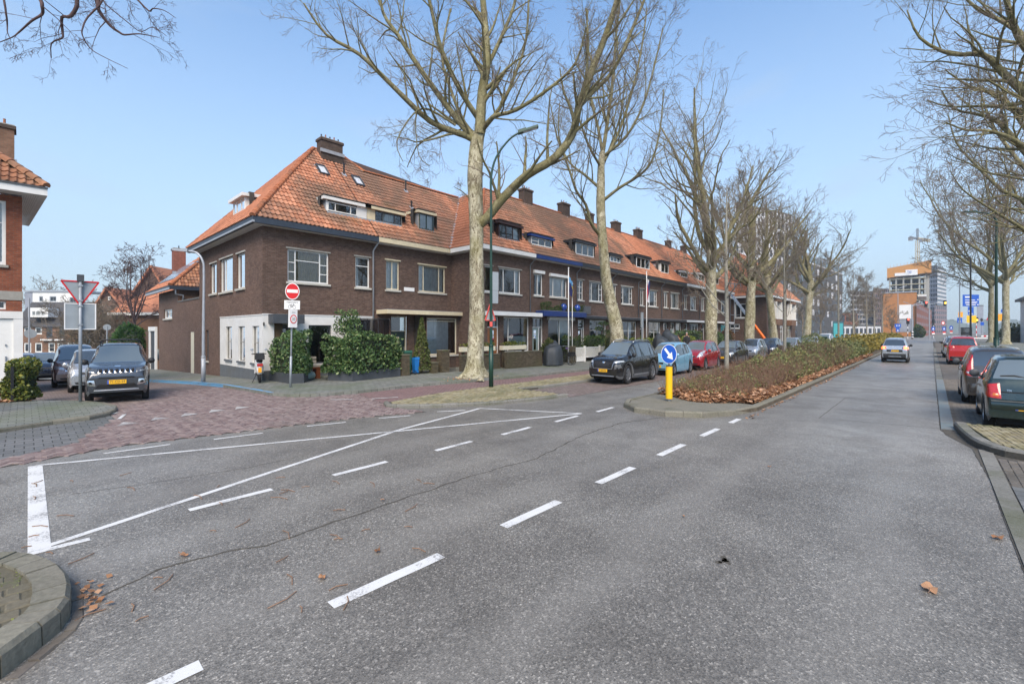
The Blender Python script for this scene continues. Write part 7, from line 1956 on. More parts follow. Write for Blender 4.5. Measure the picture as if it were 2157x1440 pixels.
# bicycle
def bicycle(label, loc, rz, seat='purple_cloth'):
    o = thing('bicycle', label, 'bicycle', (loc[0],loc[1],.1), rz, 'bicycles', (K,K,1))
    for x in (-.54,.54):
        pts = [(x+.34*math.cos(t*math.pi/12),0,.35+.34*math.sin(t*math.pi/12)) for t in range(25)]
        w_ = MB().tube(pts, .018, 6, cap=False).build('wheel', 'rubber', o, smooth=True)
        sp = MB()
        for k in range(14): a = 2*math.pi*k/14; sp.bar((x,0,.35),(x+.33*math.cos(a),0,.35+.33*math.sin(a)),.004,.004)
        sp.build('spokes', 'alloy', w_)
    MB().tube([(.54,0,.35),(.44,0,.78),(.40,0,.98)],.017,6).tube([(.45,0,.76),(-.04,0,.33),(-.16,0,.86)],.017,6).tube([(-.04,0,.33),(-.54,0,.35),(-.13,0,.74)],.014,6).tube([(.46,0,.66),(.02,0,.38)],.017,6).build('frame', 'black_metal', o)
    MB().tube([(.30,-.28,1.02),(.40,0,1.04),(.30,.28,1.02)],.014,6).build('handlebar', 'alloy', o); MB().ball((-.2,0,.92),.14,.08,.035,10,6).build('saddle', seat, o)
    MB().box(-.75,-.25,-.07,.07,.70,.72).build('carrier', 'black_metal', o); MB().lathe((.02,0,.33),[(.09,-.01),(.09,.01)],14,0,'Y').build('chainwheel','alloy_dark',o)
    MB().box(-.7,-.4,-.12,.12,.48,.70).build('pannier', 'black_plastic', o)
bicycle('bicycle with purple saddle bag leaning by the white gate', (20.75,15.2), R(88)); bicycle('black bicycle just behind the one with the purple bag', (21.2,15.3), R(80), 'black_plastic')
def tarp(label, c, rx, ry, h, seed, rz=0.):
    """draped cover: folds fall from two high points to the ground"""
    g = random.Random(seed); o = thing('covered_motorcycle', label, 'motorcycle', (c[0],c[1],.1), rz, 'motorcycles under black covers')
    mb = MB(); n, mrow = 28, 9
    for i in range(mrow+1):
        t = i/mrow
        for k in range(n):
            a = 2*math.pi*k/n; fold = 1+(.10*math.sin(a*6+seed)+.07*math.sin(a*11+2*seed))*t
            ex = (1-(1-t)**2.2)**.6*fold; top = h*(1-t**2.6)*(1+.10*math.cos(a)*(1-t)) + .16*h*math.exp(-((math.cos(a)*ex-.55)**2+(math.sin(a)*ex)**2)/.06)*(1-t)
            mb.v.append((rx*ex*math.cos(a), ry*ex*math.sin(a), max(.06, top+.02*math.sin(a*5+i))))
        if i:
            for k in range(n): k2 = (k+1)%n; mb.f.append(((i-1)*n+k,i*n+k,i*n+k2,(i-1)*n+k2)); mb.m.append(0)
    mb.build('cover', 'tarp', o, smooth=True)
    for x in (-.62,.62): MB().lathe((x*rx,0,.2),[(.10,-.05),(.2,-.05),(.2,.05),(.10,.05)],14,0,'Y').build('wheel','rubber',o)
tarp('motorcycle under a black cover beside the bicycles', (19.9,15.35), .72, .5, 1.15, 3, R(20))
tarp('motorcycle under a black cover left of the two people', W(1392,31.), .6, .5, 1.5, 4, R(70)); tarp('motorcycle under a black cover next to the woman', W(1411,31.5), .75, .5, 1.75, 5, R(70))
# front gardens
def garden_wall(label, a, b, h, t=.16, piers=True, mat='garden_brick', z=.1):
    o = thing('garden_wall', label, 'wall', group='low garden walls')
    MB().bar((a[0],a[1],z+h/2),(b[0],b[1],z+h/2),t,h).build('brickwork', mat, o); d = (Vector(b)-Vector(a)).normalized()
    MB().bar((a[0],a[1],z+h+.025),(b[0],b[1],z+h+.025),t+.05,.045).build('coping', 'mossy_paver', o)
    return o
def pier(label, x, y, h, w=.32, mat='garden_brick'):
    o = thing('gate_pier', label, 'gate pier', group='brick gate piers'); MB().box(x-w/2,x+w/2,y-w/2,y+w/2,.1,.1+h).build('shaft', mat, o); MB().box(x-w/2-.02,x+w/2+.02,y-w/2-.02,y+w/2+.02,.104+h,.15+h).build('cap', 'mossy_paver', o)
pier('brick gate pier at the right end of the long laurel hedge', 11.02, 16.55, .86, .38); pier('mossy green gate pier right of the conifer', 13.2, 16.6, .98, .42, 'garden_brick'); pier('short brick pier left of the mossy pier', 12.62, 16.55, .45, .3)
garden_wall('low brick garden wall behind the largest tree trunk', (13.9,16.2), (16.4,16.1), .72); garden_wall('low brick garden wall below the white flower box', (16.5,15.75), (19.2,15.65), .8)
garden_wall('dark brick garden wall along the hedge beyond the white fence', (28.4,15.4), (36.,15.35), .7); garden_wall('dark garden wall in front of the last terraced houses', (36.4,15.3), (54.,15.3), .75)
pier('brick pier between the bicycles and the white gate', 22.2, 15.75, .95, .36)
o = thing('iron_gate', 'small iron bar gate beside the mossy pier', 'gate')
for k in range(9): MB().cyl((13.45+k*.06,16.6,.15),(13.45+k*.06,16.6,.75+.04*math.sin(k)),.008,5).build('bar', 'black_metal', o)
MB().bar((13.43,16.6,.68),(13.95,16.6,.68),.015,.02).bar((13.43,16.6,.22),(13.95,16.6,.22),.015,.02).build('rail', 'black_metal', o)
for lab, x0, x1, y, zt in (('cream flower box left of the green lamp post',14.0,16.2,16.3,1.24),('cream flower box right of the green lamp post',16.75,18.6,16.3,1.24)):
    o = thing('flower_box', lab, 'flower box', group='cream flower boxes'); MB().box(x0,x1,y-.13,y+.13,zt-.22,zt).build('trough','cream_frame',o)
    for bx in (x0+.1,x1-.2): MB().box(bx,bx+.1,y-.06,y+.06,.1,zt-.224).build('leg','garden_brick',o)
    leafmesh('plants', 'hedge_leaf', o, blob_pts(((x0+x1)/2,y,zt+.08), ((x1-x0)/2,.14,.14), 320, 9), .09, 9)
o = thing('white_fence', 'white railing fence with a gate before the clipped bushes', 'fence')
FY = 15.8
def fence_run(x0, x1, z0, z1):
    MB().box(x0,x1,FY-.02,FY+.02,z1-.05,z1).build('rail','white_frame',o); MB().box(x0,x1,FY-.02,FY+.02,z0,z0+.06).build('rail','white_frame',o)
    n = int((x1-x0)/.085)
    for k in range(n): MB().box(x0+.02+k*.085,x0+.05+k*.085,FY-.012,FY+.012,z0+.064,z1-.054).build('picket','white_frame',o)
fence_run(22.45,23.6,.35,1.0); fence_run(23.75,29.0,.35,1.0)
MB().box(22.45,23.6,FY-.03,FY+.03,.14,.34).build('gate_panel','white_frame',o)
for x in (22.42,23.67,25.4,27.2,29.0): MB().box(x-.05,x+.05,FY-.05,FY+.05,.1,1.08).build('post','white_frame',o)
# conifer, hedges, bushes
o = thing('conifer', 'golden green cone-shaped conifer beside the blue bin', 'tree')
gg = np.random.RandomState(4); zz = gg.rand(2600)**1.35; aa = gg.rand(2600)*6.28; rr2 = (.42*(1-zz)+.03)*(.75+.3*gg.rand(2600))*(1+.18*np.sin(aa*5+zz*9))
leafmesh('foliage', 'cypress_leaf', o, np.stack([12.25+rr2*np.cos(aa), 16.95+rr2*np.sin(aa), .25+2.35*zz],1), .10, 5, updir=1.2, aspect=.3)
MB().lathe((12.25,16.95,.1),[(.05,0),(.05,.2),(.3,.25),(.02,2.3)],10).build('trunk','earth',o)
bush('round_shrub', 'bright green shrub behind the covered motorcycle', (20.6,16.2,1.0), (.55,.4,.5), 900, .10, 'box_leaf', 21)
hedge('clipped_hedge', 'dark clipped hedge left of the white flagpole', [(22.3,16.1),(23.8,16.1),(23.8,16.6),(22.3,16.6)], .3, 1.55, 1500, .08, 'yew_leaf', 22)
bush('round_shrub', 'broad dark green shrub behind the white fence', (25.4,16.2,1.05), (1.35,.42,.68), 2400, .09, 'laurel_leaf', 23)
bush('clipped_bush', 'round clipped bush at the foot of the leaning plane tree', (25.75,14.85,.98), (.78,.72,.92), 4200, .06, 'box_leaf', 24, core=.9)
o = thing('cloud_pine', 'cloud-pruned pine with foliage pads behind the white fence', 'tree')
MB().tube([(26.3,16.1,.1),(26.4,16.1,1.),(26.2,16.15,1.8),(26.4,16.1,2.4)],[.06,.05,.04,.02],7).build('trunk','twig_red',o,smooth=True)
for k, (dx, dz, r_) in enumerate(((0.1,2.5,.36),(-.42,2.15,.3),(.4,1.95,.34),(-.25,1.65,.3),(.35,1.4,.3))):
    leafmesh('foliage_pad', 'yew_leaf', o, blob_pts((26.3+dx,16.1,dz),(r_,r_,.14),260,40+k), .07, 40+k); MB().tube([(26.3,16.12,dz-.15),(26.3+dx,16.1,dz-.05)],.015,5).build('branch','twig_red',o)
hedge('garden_hedge', 'pale green hedge left of the covered motorcycles', [(29.3,15.5),(33.8,15.5),(33.8,16.),(29.3,16.)], .6, 1.35, 1500, .09, 'lime_leaf', 31)
hedge('garden_hedge', 'dark green hedge behind the two people', [(37.,15.5),(42.5,15.5),(42.5,16.1),(37.,16.1)], .4, 1.95, 2200, .11, 'laurel_leaf', 32)
bush('round_shrub', 'yellow green shrub right of the two people', (37.6,14.9,1.05), (1.2,.5,.55), 1300, .11, 'lime_leaf', 33)
bush('round_shrub', 'dark green shrub right of the third plane trunk', (43.2,14.6,1.1), (1.4,.6,.95), 1500, .12, 'laurel_leaf', 34)
bush('round_shrub', 'reddish brown shrub left of the fourth plane trunk', (47.2,14.8,1.2), (1.5,.6,1.1), 1500, .12, 'red_shrub_leaf', 35)
bush('silver_shrub', 'bare grey-green shrub in the shrub bed before the far cars', (36.5,5.9,1.1), (1.7,.7,.85), 1100, .09, 'shrub_leaf', 36, core=0)
# things on the blue canopy
cz_ = 3.2
for k, (x0, x1) in enumerate(((20.15,20.55),(20.65,21.95),(22.3,23.35),(23.75,24.1))):
    hedge('canopy_hedge', ['small clipped ball at the left end of the blue canopy','long clipped hedge on the left of the blue canopy','clipped hedge between the two blue balls on the canopy','small clipped ball at the right end of the blue canopy'][k], [(x0,16.2),(x1,16.2),(x1,16.45),(x0,16.45)], cz_, cz_+.32, 260+int(500*(x1-x0)), .06, 'yew_leaf', 60+k, core=False)
for lab, x in (('left glazed blue ball on the blue canopy',22.13),('right glazed blue ball on the blue canopy',23.56)):
    o = thing('garden_ball', lab, 'ornament', (x,16.28,cz_), group='glazed blue balls'); MB().ball((0,0,.23),.21,.21,.23,16,10).build('ball','glazed_blue',o,smooth=True); MB().cyl((0,0,0),(0,0,.03),.09,12).build('base','navy_canopy',o)
# people on the pavement
def person(label, loc, rz, coat, trousers, h=1.75, hair='hair_brown', scarf=None, bald=False):
    o = thing('person', label, 'person', (loc[0],loc[1],.1), rz, 'people on the pavement', (K*1.08,K*1.08,h/1.75))
    me = bpy.data.meshes.new('body')
    J = [(0,0,.95),(0,0,1.2),(0,0,1.42),(0,0,1.5),(0,.02,1.60),(0,.02,1.70),
         (-.19,0,1.40),(-.24,.02,1.14),(-.20,.14,.95),(-.19,.18,.87),(.19,0,1.40),(.24,.02,1.14),(.20,.16,.98),(.18,.2,.90),
         (-.10,0,.90),(-.11,.03,.50),(-.11,0,.08),(-.11,.14,.04),(.10,0,.90),(.11,.06,.50),(.11,-.02,.08),(.11,.12,.04)]
    E = [(0,1),(1,2),(2,3),(3,4),(4,5),(2,6),(6,7),(7,8),(8,9),(2,10),(10,11),(11,12),(12,13),(0,14),(14,15),(15,16),(16,17),(0,18),(18,19),(19,20),(20,21)]
    RD = [.15,.145,.13,.055,.088,.075,.07,.05,.036,.032,.07,.05,.036,.032,.09,.062,.045,.035,.09,.062,.045,.035]
    me.from_pydata(J, E, []); me.materials.append(MAT['skin'])
    b = link('body', me, o); sk = b.modifiers.new('skin','SKIN'); sl = me.skin_vertices[0].data
    for i, r_ in enumerate(RD): sl[i].radius = (r_, r_*.85)
    sl[0].use_root = True; ss = b.modifiers.new('sub','SUBSURF'); ss.levels = 1; ss.render_levels = 1
    MB().lathe((0,0,0), [(.20,.72),(.215,.9),(.19,1.12),(.205,1.32),(.16,1.44),(.075,1.50)], 14, 0, 'Z', 1., .72).build('coat', coat, o, smooth=True)
    for sg in (-1,1):
        MB().tube([(sg*.18,0,1.40),(sg*.245,.02,1.14),(sg*.205,.14,.96)], [.085,.068,.055], 8).build('sleeve', coat, o, smooth=True)
        MB().tube([(sg*.10,0,.92),(sg*.11,.04,.50),(sg*.11,-.01,.08)], [.105,.08,.062], 8).build('trouser_leg', trousers, o, smooth=True)
        MB().ball((sg*.11,.06,.05),.05,.13,.05,10,6).build('shoe', 'black_plastic', o, smooth=True)
    if not bald: MB().ball((0,-.02,1.665),.098,.105,.105,12,8).ball((0,-.06,1.56),.09,.06,.12,10,6).build('hair', hair, o, smooth=True)
    else: MB().ball((0,-.035,1.66),.092,.088,.07,12,8).build('hair', 'sign_back', o, smooth=True)
    MB().ball((0,.105,1.62),.014,.022,.025,8,6).build('nose', 'skin', o, smooth=True)
    if scarf: MB().lathe((0,0,1.45),[(.10,0),(.12,.04),(.09,.09)],12).build('scarf', scarf, o, smooth=True); MB().box(-.05,.05,.12,.16,1.1,1.45).build('scarf_end', scarf, o)
person('woman in a brown coat and ochre scarf beside the covered motorcycles', W(1428,33.5), face_to(-.9,.3)+math.pi, 'coat_brown', 'trousers_dark', 1.62, scarf='scarf_ochre')
person('bald man in a black jacket walking on the pavement', W(1446,34.), face_to(-.9,-.4)+math.pi, 'coat_black', 'trousers_dark', 1.84, bald=True)

# ------------------------------------------------------------------ planting of the central reservation
gs = np.random.RandomState(12)
def bed_height(x): return np.clip(.30+(x-13.)*.034, .3, 1.0)
def bed(name, x0, x1, n, size, mat, hmul, seed, lab, ymin=3.62, ymax=6.0, low=.25, clump=.5, twig=0, twigm='shrub_twig'):
    g = np.random.RandomState(seed); x = x0+(x1-x0)*g.rand(n*3); y = ymin+(ymax-ymin)*g.rand(n*3)
    dens = .5+.5*np.sin(x*2.3+seed)*np.sin(y*3.1+x*.7)
    keep = g.rand(n*3) < (1-clump)+clump*dens; x, y = x[keep][:n], y[keep][:n]
    edge = np.clip((y-ymin)/.45,0,1)**.6*np.clip((ymax-y)/.4,0,1)**.5
    h = bed_height(x)*hmul*(.5+.5*edge)*(1+.22*np.sin(x*1.9+y*2.3+seed)+.2*np.sin(x*3.7-y*4.1)); z = .1+h*(low+(1-low)*g.rand(len(x))**.6)
    o = leafmesh(name, mat, None, np.stack([x,y,z],1), size, seed+1, updir=.4)
    tag(o, lab, 'shrubs', kind='stuff')
    if twig:
        br = []; 
        for k in range(twig):
            xx, yy = x0+(x1-x0)*g.rand(), ymin+(ymax-ymin)*g.rand(); hh = float(bed_height(np.array([xx]))[0])*hmul*(.7+.45*g.rand())
            p = Vector((xx,yy,.1)); d = Vector((g.normal()*.3,g.normal()*.3,1)); pts = [p.copy()]
            for i in range(4): d += Vector((g.normal()*.16,g.normal()*.16,.05)); d.normalize(); p = p+d*hh/4; pts.append(p.copy())
            br.append((pts, [.006,.005,.004,.0035,.003]))
            for q in range(4):
                s0 = pts[1+q%4].copy(); dd = (d+Vector((g.normal(),g.normal(),.3))*.6).normalized()
                br.append(([s0, s0+dd*hh*.22, s0+dd*hh*.4+Vector((0,0,.03))],[.004,.0035,.0025]))
        t = mesh_tubes(br, name.replace('leaves','twigs'), twigm, None); tag(t, lab.replace('leaves','twigs'), 'shrubs', kind='stuff')
bed('shrub_leaves_near', 13.0, 20., 3600, .05, 'shrub_leaf', 1.15, 101, 'sparse green leaves of the low brown shrubs at the near end', twig=1500, ymin=3.75, clump=.9)
bed('shrub_leaves_middle', 19.5, 33., 15000, .085, 'shrub_leaf', 1.1, 103, 'green and brown leaves of the shrubs in the middle of the bed', twig=1300, clump=.7)
bed('shrub_leaves_brown', 15., 33., 4200, .06, 'red_shrub_leaf', 1.05, 109, 'brown leaves among the low shrubs', clump=.6)
bed('shrub_leaves_far', 30., 46., 12000, .11, 'shrub_leaf', 1.0, 105, 'green leaves of the shrubs before the mustard hedge', clump=.4)
bed('mustard_leaves', 43., 108., 20000, .20, 'mustard_leaf', 1.18, 107, 'mustard coloured leaves of the hedge at the far end', clump=.25, low=.1)
MB().prism([(40.,4.0),(108.,4.0),(108.,5.7),(40.,5.7)], .08, .85).build('mustard_hedge_stems', 'earth').update_tag()
tag(bpy.data.objects['mustard_hedge_stems'], 'dark stems inside the mustard hedge', 'shrubs', kind='stuff')
def litter(name, n, fx, size, lab, seed, mat='dry_leaf'):
    g = np.random.RandomState(seed); C = np.array([fx(g) for _ in range(n)])
    o = leafmesh(name, mat, None, C, size, seed, aspect=.55, flat=True); tag(o, lab, 'leaves', kind='stuff')
def f_near(g):
    while True:
        x, y = 11.9+5.0*g.rand()**1.3, 3.35+2.65*g.rand()
        if x > 12.25+.35*math.sin(y*2.4)+.25: break
    return (x, y, .11+.20*g.rand()*min(1,(x-12.)/.8)*(1 if x < 15 else .5))
litter('leaf_litter_nose', 7000, f_near, .085, 'brown fallen leaves heaped at the nose of the reservation', 201)
litter('leaf_litter_kerb', 3200, lambda g: (13.+g.rand()**1.2*32., 3.34+abs(g.normal())*.22, .12+.12*g.rand()), .11, 'brown fallen leaves along the right kerb of the reservation', 202)
litter('leaf_litter_gutter', 260, lambda g: (11.+g.rand()*22., 3.12-abs(g.normal())*.07, .012+.01*g.rand()), .06, 'brown leaf scraps in the gutter of the reservation', 203)
litter('leaf_litter_hedge', 130, lambda g: (-.6+g.rand()*.7, 18.0+g.rand()*.5, .11+.05*g.rand()), .10, 'brown fallen leaves at the foot of the clipped hedge block', 204)
litter('leaf_litter_tree', 160, lambda g: (12.4+g.normal()*.7, 13.75+g.normal()*.35, .115+.01*g.rand()), .06, 'leaf scraps round the foot of the largest tree', 205)
litter('leaf_litter_corner', 26, lambda g: (.28+.07*abs(g.normal()), 4.35+g.rand()*.6, .018+.012*g.rand()), .045, 'brown leaf scraps in the gutter of the lower left kerb', 206)
# single leaves and twigs on the asphalt
def road_leaf(px, py, s, rz, lab, seed):
    x, y = gp(px, py); g = random.Random(seed); o = thing('fallen_leaf', lab, 'leaf', (x,y,.012), rz, 'single leaves on the asphalt')
    out = []; n = 15
    for k in range(n): a = 2*math.pi*k/n; r_ = s*(.5+.5*abs(math.cos(2.5*a)))*(.85+.3*g.random()); out.append((r_*math.cos(a), r_*math.sin(a)*.7, .02*math.sin(3*a)*s*8+.012))
    mb = MB(); mb.v = [(0,0,.006)]+out; mb.f = [(0,1+k,1+(k+1)%n) for k in range(n)]; mb.m = [0]*n
    mb.build('blade', 'dry_leaf', o); MB().tube([(0,0,.01),(-s*1.0,.02*s,.014),(-s*1.5,.1*s,.02)], .003, 4).build('stalk', 'shrub_twig', o)
for i, (px, py, s, lab) in enumerate(((1958,1242,.085,'large ochre leaf on the asphalt near the lower right'),(678,1219,.045,'small tan leaf beside the long lane dash'),(2100,1135,.06,'curled tan leaf by the right gutter'),(795,1163,.04,'small tan leaf left of the lane dash end'),(388,1172,.05,'pale leaf near the tar seam on the left'),(1440,1090,.02,'tiny leaf scrap in the middle of the road'),(805,1055,.03,'tiny leaf scrap above the lane dash'),(1620,985,.03,'tiny leaf scrap on the right lane'))): road_leaf(px, py, s, i*1.3, lab, i)
def f_twigs(): 
    g = random.Random(9); mb = MB()
    for i in range(46):
        px, py = g.uniform(60,1000), g.uniform(1000,1300)
        x, y = gp(px, py); a = g.uniform(0,3.14); L = g.uniform(.03,.14)
        mb.tube([(x,y,.008),(x+L*math.cos(a),y+L*math.sin(a),.012),(x+1.7*L*math.cos(a+.2),y+1.7*L*math.sin(a+.2),.009)], .0045, 5)
    tag(mb.build('twig_litter', 'shrub_twig'), 'thin brown twigs scattered on the asphalt', 'twigs', kind='stuff')
f_twigs()
# moss in the joints of the near kerb island
litter('moss_tufts', 300, lambda g: (-.02-.2*round(g.rand()*2)/2-.01*g.normal()-.02, 4.3+g.rand()*1.0, .134+.004*g.rand()), .013, 'green moss in the joints of the lower left kerb island', 207, 'lime_leaf')

# ------------------------------------------------------------------ red brick house at the left edge
A0 = (-.05,22.7); B0 = (-.30,28.4)
rh = thing('red_house', 'red brick house at the left edge with white joinery and wide eaves', 'house')
FR = FX(22.7)
wall(rh, FR, -8., -.05, -.4, 6.55, [(-2.6,-.42,4.2,6.35),(-1.6,-.42,2.72,3.0),(-2.2,-.08,0.,2.42)], 'red_brick', .12)
MB().quad((A0[0],A0[1],-.6),(B0[0],B0[1],-.6),(B0[0],B0[1],6.55),(A0[0],A0[1],6.55)).build('side_wall', 'red_brick', rh)
s = MB(); FR.box(s, -8.02, -.03, 3.04, 3.34, -.02, .05); s.build('concrete_band', 'lintel', rh)
window(rh, FR, (-2.6,-.42,4.2,6.35), [(1,[.5,1.]),(1,[.5,1.])], 'white_frame', 'lintel', ('curtain',[(.88,1.)]), fw=.09)
window(rh, FR, (-1.6,-.42,2.72,3.0), [(1,[1])], 'white_frame', None, fw=.05)
s = MB(); FR.box(s, -2.3, -.03, 2.42, 2.66, -.06, .05); s.build('door_lintel', 'white_paint', rh)
s = MB(); FR.box(s, -.25, -.03, 0., 2.42, -.05, .08); s.build('pilaster', 'white_paint', rh)
d_ = MB(); FR.box(d_, -1.1, -.25, .02, 2.4, .0, .05); d_ = d_.build('door', 'white_frame', rh)
s = MB(); FR.box(s, -1.0, -.66, .35, 2.2, -.008, -.001); s.build('pane', 'car_glass_pale', d_)
s = MB(); FR.box(s, -.44, -.41, 1.0, 1.16, -.05, -.002); FR.box(s, -.44,-.41,1.5,1.56,-.04,-.002); s.build('handle', 'galvanised', d_)
ez = 6.62; ec = (.52,22.13); ef = (.12,29.)
for k in range(10):                      # boarded soffit
    t0, t1 = k/10, (k+.93)/10
    lp_ = lambda a, b, t: (a[0]+(b[0]-a[0])*t, a[1]+(b[1]-a[1])*t)
    q0, q1 = lp_((-.05,22.6),(ec[0]-.03,22.17),t0), lp_((-.05,22.6),(ec[0]-.03,22.17),t1); r0, r1 = lp_((-.32,29.),(ef[0]-.03,29.),t0), lp_((-.32,29.),(ef[0]-.03,29.),t1)
    MB().quad((q0[0],q0[1],ez-.02),(q1[0],q1[1],ez-.02),(r1[0],r1[1],ez-.02),(r0[0],r0[1],ez-.02)).build('soffit_board', 'white_paint', rh)
MB().quad((-8.,22.16,ez-.015),(.49,22.16,ez-.015),(-.05,22.72,ez-.015),(-8.,22.72,ez-.015)).build('soffit', 'white_paint', rh)
MB().box(-8.,ec[0],22.05,22.16,ez-.03,ez+.22).build('gutter', 'white_paint', rh); MB().bar((ec[0]-.03,22.05,ez+.095),(ef[0]-.03,29.,ez+.095),.1,.25).build('gutter', 'white_paint', rh)
MB().box(-8.,ec[0]+.03,22.01,22.06,ez+.20,ez+.25).build('gutter_lip', 'charcoal_paint', rh)
tr_ = .95; rz0 = ez+.24; hp = (-3.2,25.85,rz0+3.72*tr_)
roof = MB().poly([(-8.,22.13,rz0),(.52,22.13,rz0),hp,(-8.,25.85,hp[2])]).poly([(.52,22.13,rz0),(.12,29.,rz0),hp]).build('roof', 'roof_under', rh)
tiles(roof, 'roof_tile_rust', (-8.,22.13,rz0), (.52,22.13,rz0), (0,1,tr_), [(-3.,22.13),(.52,22.13),(-3.,25.6)], tw=.19, ex=.30, hgt=.05, singles=140)
tiles(roof, 'roof_tile_rust', (.52,22.13,rz0), (.12,29.,rz0), (-1,0,tr_), [(.52,22.13),(.12,29.),(-3.2,25.85)], tw=.19, ex=.30, hgt=.05)
ridge(roof, (.5,22.15,rz0+.05), hp, 'roof_tile_rust', .13, .34)
chimney(roof, -.72, 24.35, 7.6, 9.35, .95, .6, 2, 'rust_brick')
hb = hedge('hedge_block', 'square yellow-green hedge block before the white door', [(-.42,18.3),(.02,17.95),(.30,18.3),(-.1,18.75)], .15, 1.05, 3000, .08, 'hedge_leaf', 71)
o = thing('hedge_post', 'black post standing in the hedge block', 'post', (-.22,18.1,.1)); MB().box(-.03,.03,-.03,.03,0.,.95).build('post','sign_black',o)

# ------------------------------------------------------------------ low annexe and yard wall behind the corner house
an = thing('annexe', 'low brown brick annexe with hipped tiled roof behind the corner house', 'house')
SX = Face((6.29,YA+9.3),(0,1),(-1,0)); u0 = YA+9.3
wall(an, SX, .002, 4.85, -1.2, 3.72, [(1.1,1.85,-.42,1.95)], 'brown_brick_side', .06)
wall(an, SX, 4.85, 10.55, -1.4, 4.55, [(6.5,8.9,2.8,3.4)], 'brown_brick_side', .1)
wall(an, FX(33.2), 6.29, 13., 3.4, 4.6, [], 'rust_brick')
s = MB(); SX.box(s, 0., 4.85, 3.722, 3.80, -.03, .3); s.build('coping', 'roof_felt', an)
s = MB(); SX.box(s, 1.1, 1.85, -.42, 1.95, .01, .05); s.build('panel_door', 'cream_frame', an)
window(an, SX, (6.5,8.9,2.8,3.4), [(1,[1]),(1,[1])], 'white_frame', 'stone_sill', fw=.08)
ra = (5.9,32.9,4.66)
ar = MB().poly([(5.85,32.85,4.68),(13.,32.85,4.68),(11.,36.6,8.3),(9.6,36.6,8.3)]).poly([(5.85,32.85,4.68),(9.6,36.6,8.3),(5.85,40.4,4.68)]).build('roof', 'roof_under', an)
tiles(ar, 'roof_tile_rust', (5.85,32.85,4.68), (13.,32.85,4.68), (0,1,.965), [(5.85,32.85),(13.,32.85),(11.,36.6),(9.6,36.6)], hgt=.04)
tiles(ar, 'roof_tile_clean', (5.85,32.85,4.68), (5.85,40.4,4.68), (1,0,.965), [(5.85,32.85),(9.6,36.6),(5.85,40.4)])
ridge(ar, (5.85,32.85,4.7), (9.6,36.6,8.3), r=.12, step=.34)
MB().box(5.80,13.,32.8,32.92,4.46,4.67).box(5.78,5.90,32.93,40.4,4.46,4.67).build('gutter', 'blue_gutter', an); MB().box(5.76,5.80,32.8,40.4,4.45,4.56).build('gutter_lip','lamp_grey',an)
MB().tube([(6.1,32.86,4.5),(6.12,33.0,4.2),(6.5,33.0,4.15),(6.5,33.1,3.75)], .045, 7).build('downpipe', 'lamp_grey', an, smooth=True)
for k in range(3):
    y0 = 34.4+k*1.5; MB().add([(6.3,y0,5.18),(6.3,y0+1.4,5.18),(7.6,y0+1.4,6.44),(7.6,y0,6.44),(6.25,y0,5.25),(6.25,y0+1.4,5.25),(7.55,y0+1.4,6.51),(7.55,y0,6.51)],[(0,1,2,3),(4,7,6,5),(0,4,5,1),(1,5,6,2),(2,6,7,3),(3,7,4,0)]).build('solar_panel','solar',an)
chimney(ar, 7.35, 38.6, 5.6, 7.75, .7, .6, 1, 'far_red_brick'); MB().cyl((8.3,36.,6.9),(8.3,36.,7.7),.07,8).cyl((8.3,36.,7.7),(8.3,36.,7.85),.12,8).build('flue_pipe','black_metal',an)
dg = thing('garden_door', 'white framed dark garden door beyond the annexe', 'door'); SD = Face((6.2,39.),(0,1),(-1,0))
s = MB(); SD.box(s,.2,.6,-1.,2.0,-.05,.05); SD.box(s,2.3,2.75,-1.,2.0,-.05,.05); SD.box(s,.2,2.75,2.0,2.3,-.08,.05); s.build('frame','white_paint',dg); s = MB(); SD.box(s,.6,2.3,-1.,1.98,.01,.05); s.build('leaf','charcoal_paint',dg)
bush('ivy_mass', 'dark green ivy mass on the wall beyond the garden door', (5.6,45.2,.95), (1.2,2.6,1.75), 2600, .22, 'ivy_leaf', 72)
yw = thing('yard_wall', 'brown yard wall under the ivy', 'wall'); MB().box(6.2,6.4,41.9,50.,-2.,2.).build('brickwork','brown_brick_side',yw)

# ------------------------------------------------------------------ houses at the end of the side street
def ray_face(px, d):
    """plane square to the bearing px; returns it and the metres per photo column there"""
    x, y = W(px, d); r_ = Vector((x,y,0)).normalized(); F_ = Face((x,y), (r_.y,-r_.x), (-r_.x,-r_.y)); return F_, d/953.*math.cos(math.atan((px-1078)/953.))
def cam_face(px, d): x, y = W(px, d); return Face((x,y), (_s,-_c), (-_c,-_s))
bk = thing('grey_roofed_row', 'row of brown brick houses with a long grey roof closing the side street', 'house')
F7 = cam_face(40, 72.); L7 = 130*72/953.
def at7(px): return (px-40)*72/953.
def z7(py): return 2-(py-697)*72/953.
ops = [(at7(a),at7(b),z7(c),z7(d)) for a, b, c, d in ((50,65,704,689),(73,88,704,689),(97,110,712,687),(124,136,712,687),(50,65,742,722),(73,88,742,722),(101,115,742,722),(120,132,742,722),(141,160,742,722))]
wall(bk, F7, 0., L7, -3.4, z7(687), ops, 'rust_brick', .15)
for i, o_ in enumerate(ops): window(bk, F7, o_, [(1,[1])] if i not in (6,7) else [(1,[1,1])], 'white_frame' if i not in (2,3) else 'charcoal_paint', None, ('curtain',[(.6,1.)]) if i == 1 else None, fw=.16, d=.05, room=.4)
for a, b in ((91,115),(120,138)):
    s = MB(); F7.box(s, at7(a), at7(b), z7(717), z7(714), -.5, .02); s.build('balcony_slab','white_paint',bk)
ev = Vector(F7.p(-1.,z7(687)-.1,-.3)); e2 = Vector(F7.p(L7+2,z7(687)-.1,-.3)); bkv = -F7.n*3.2
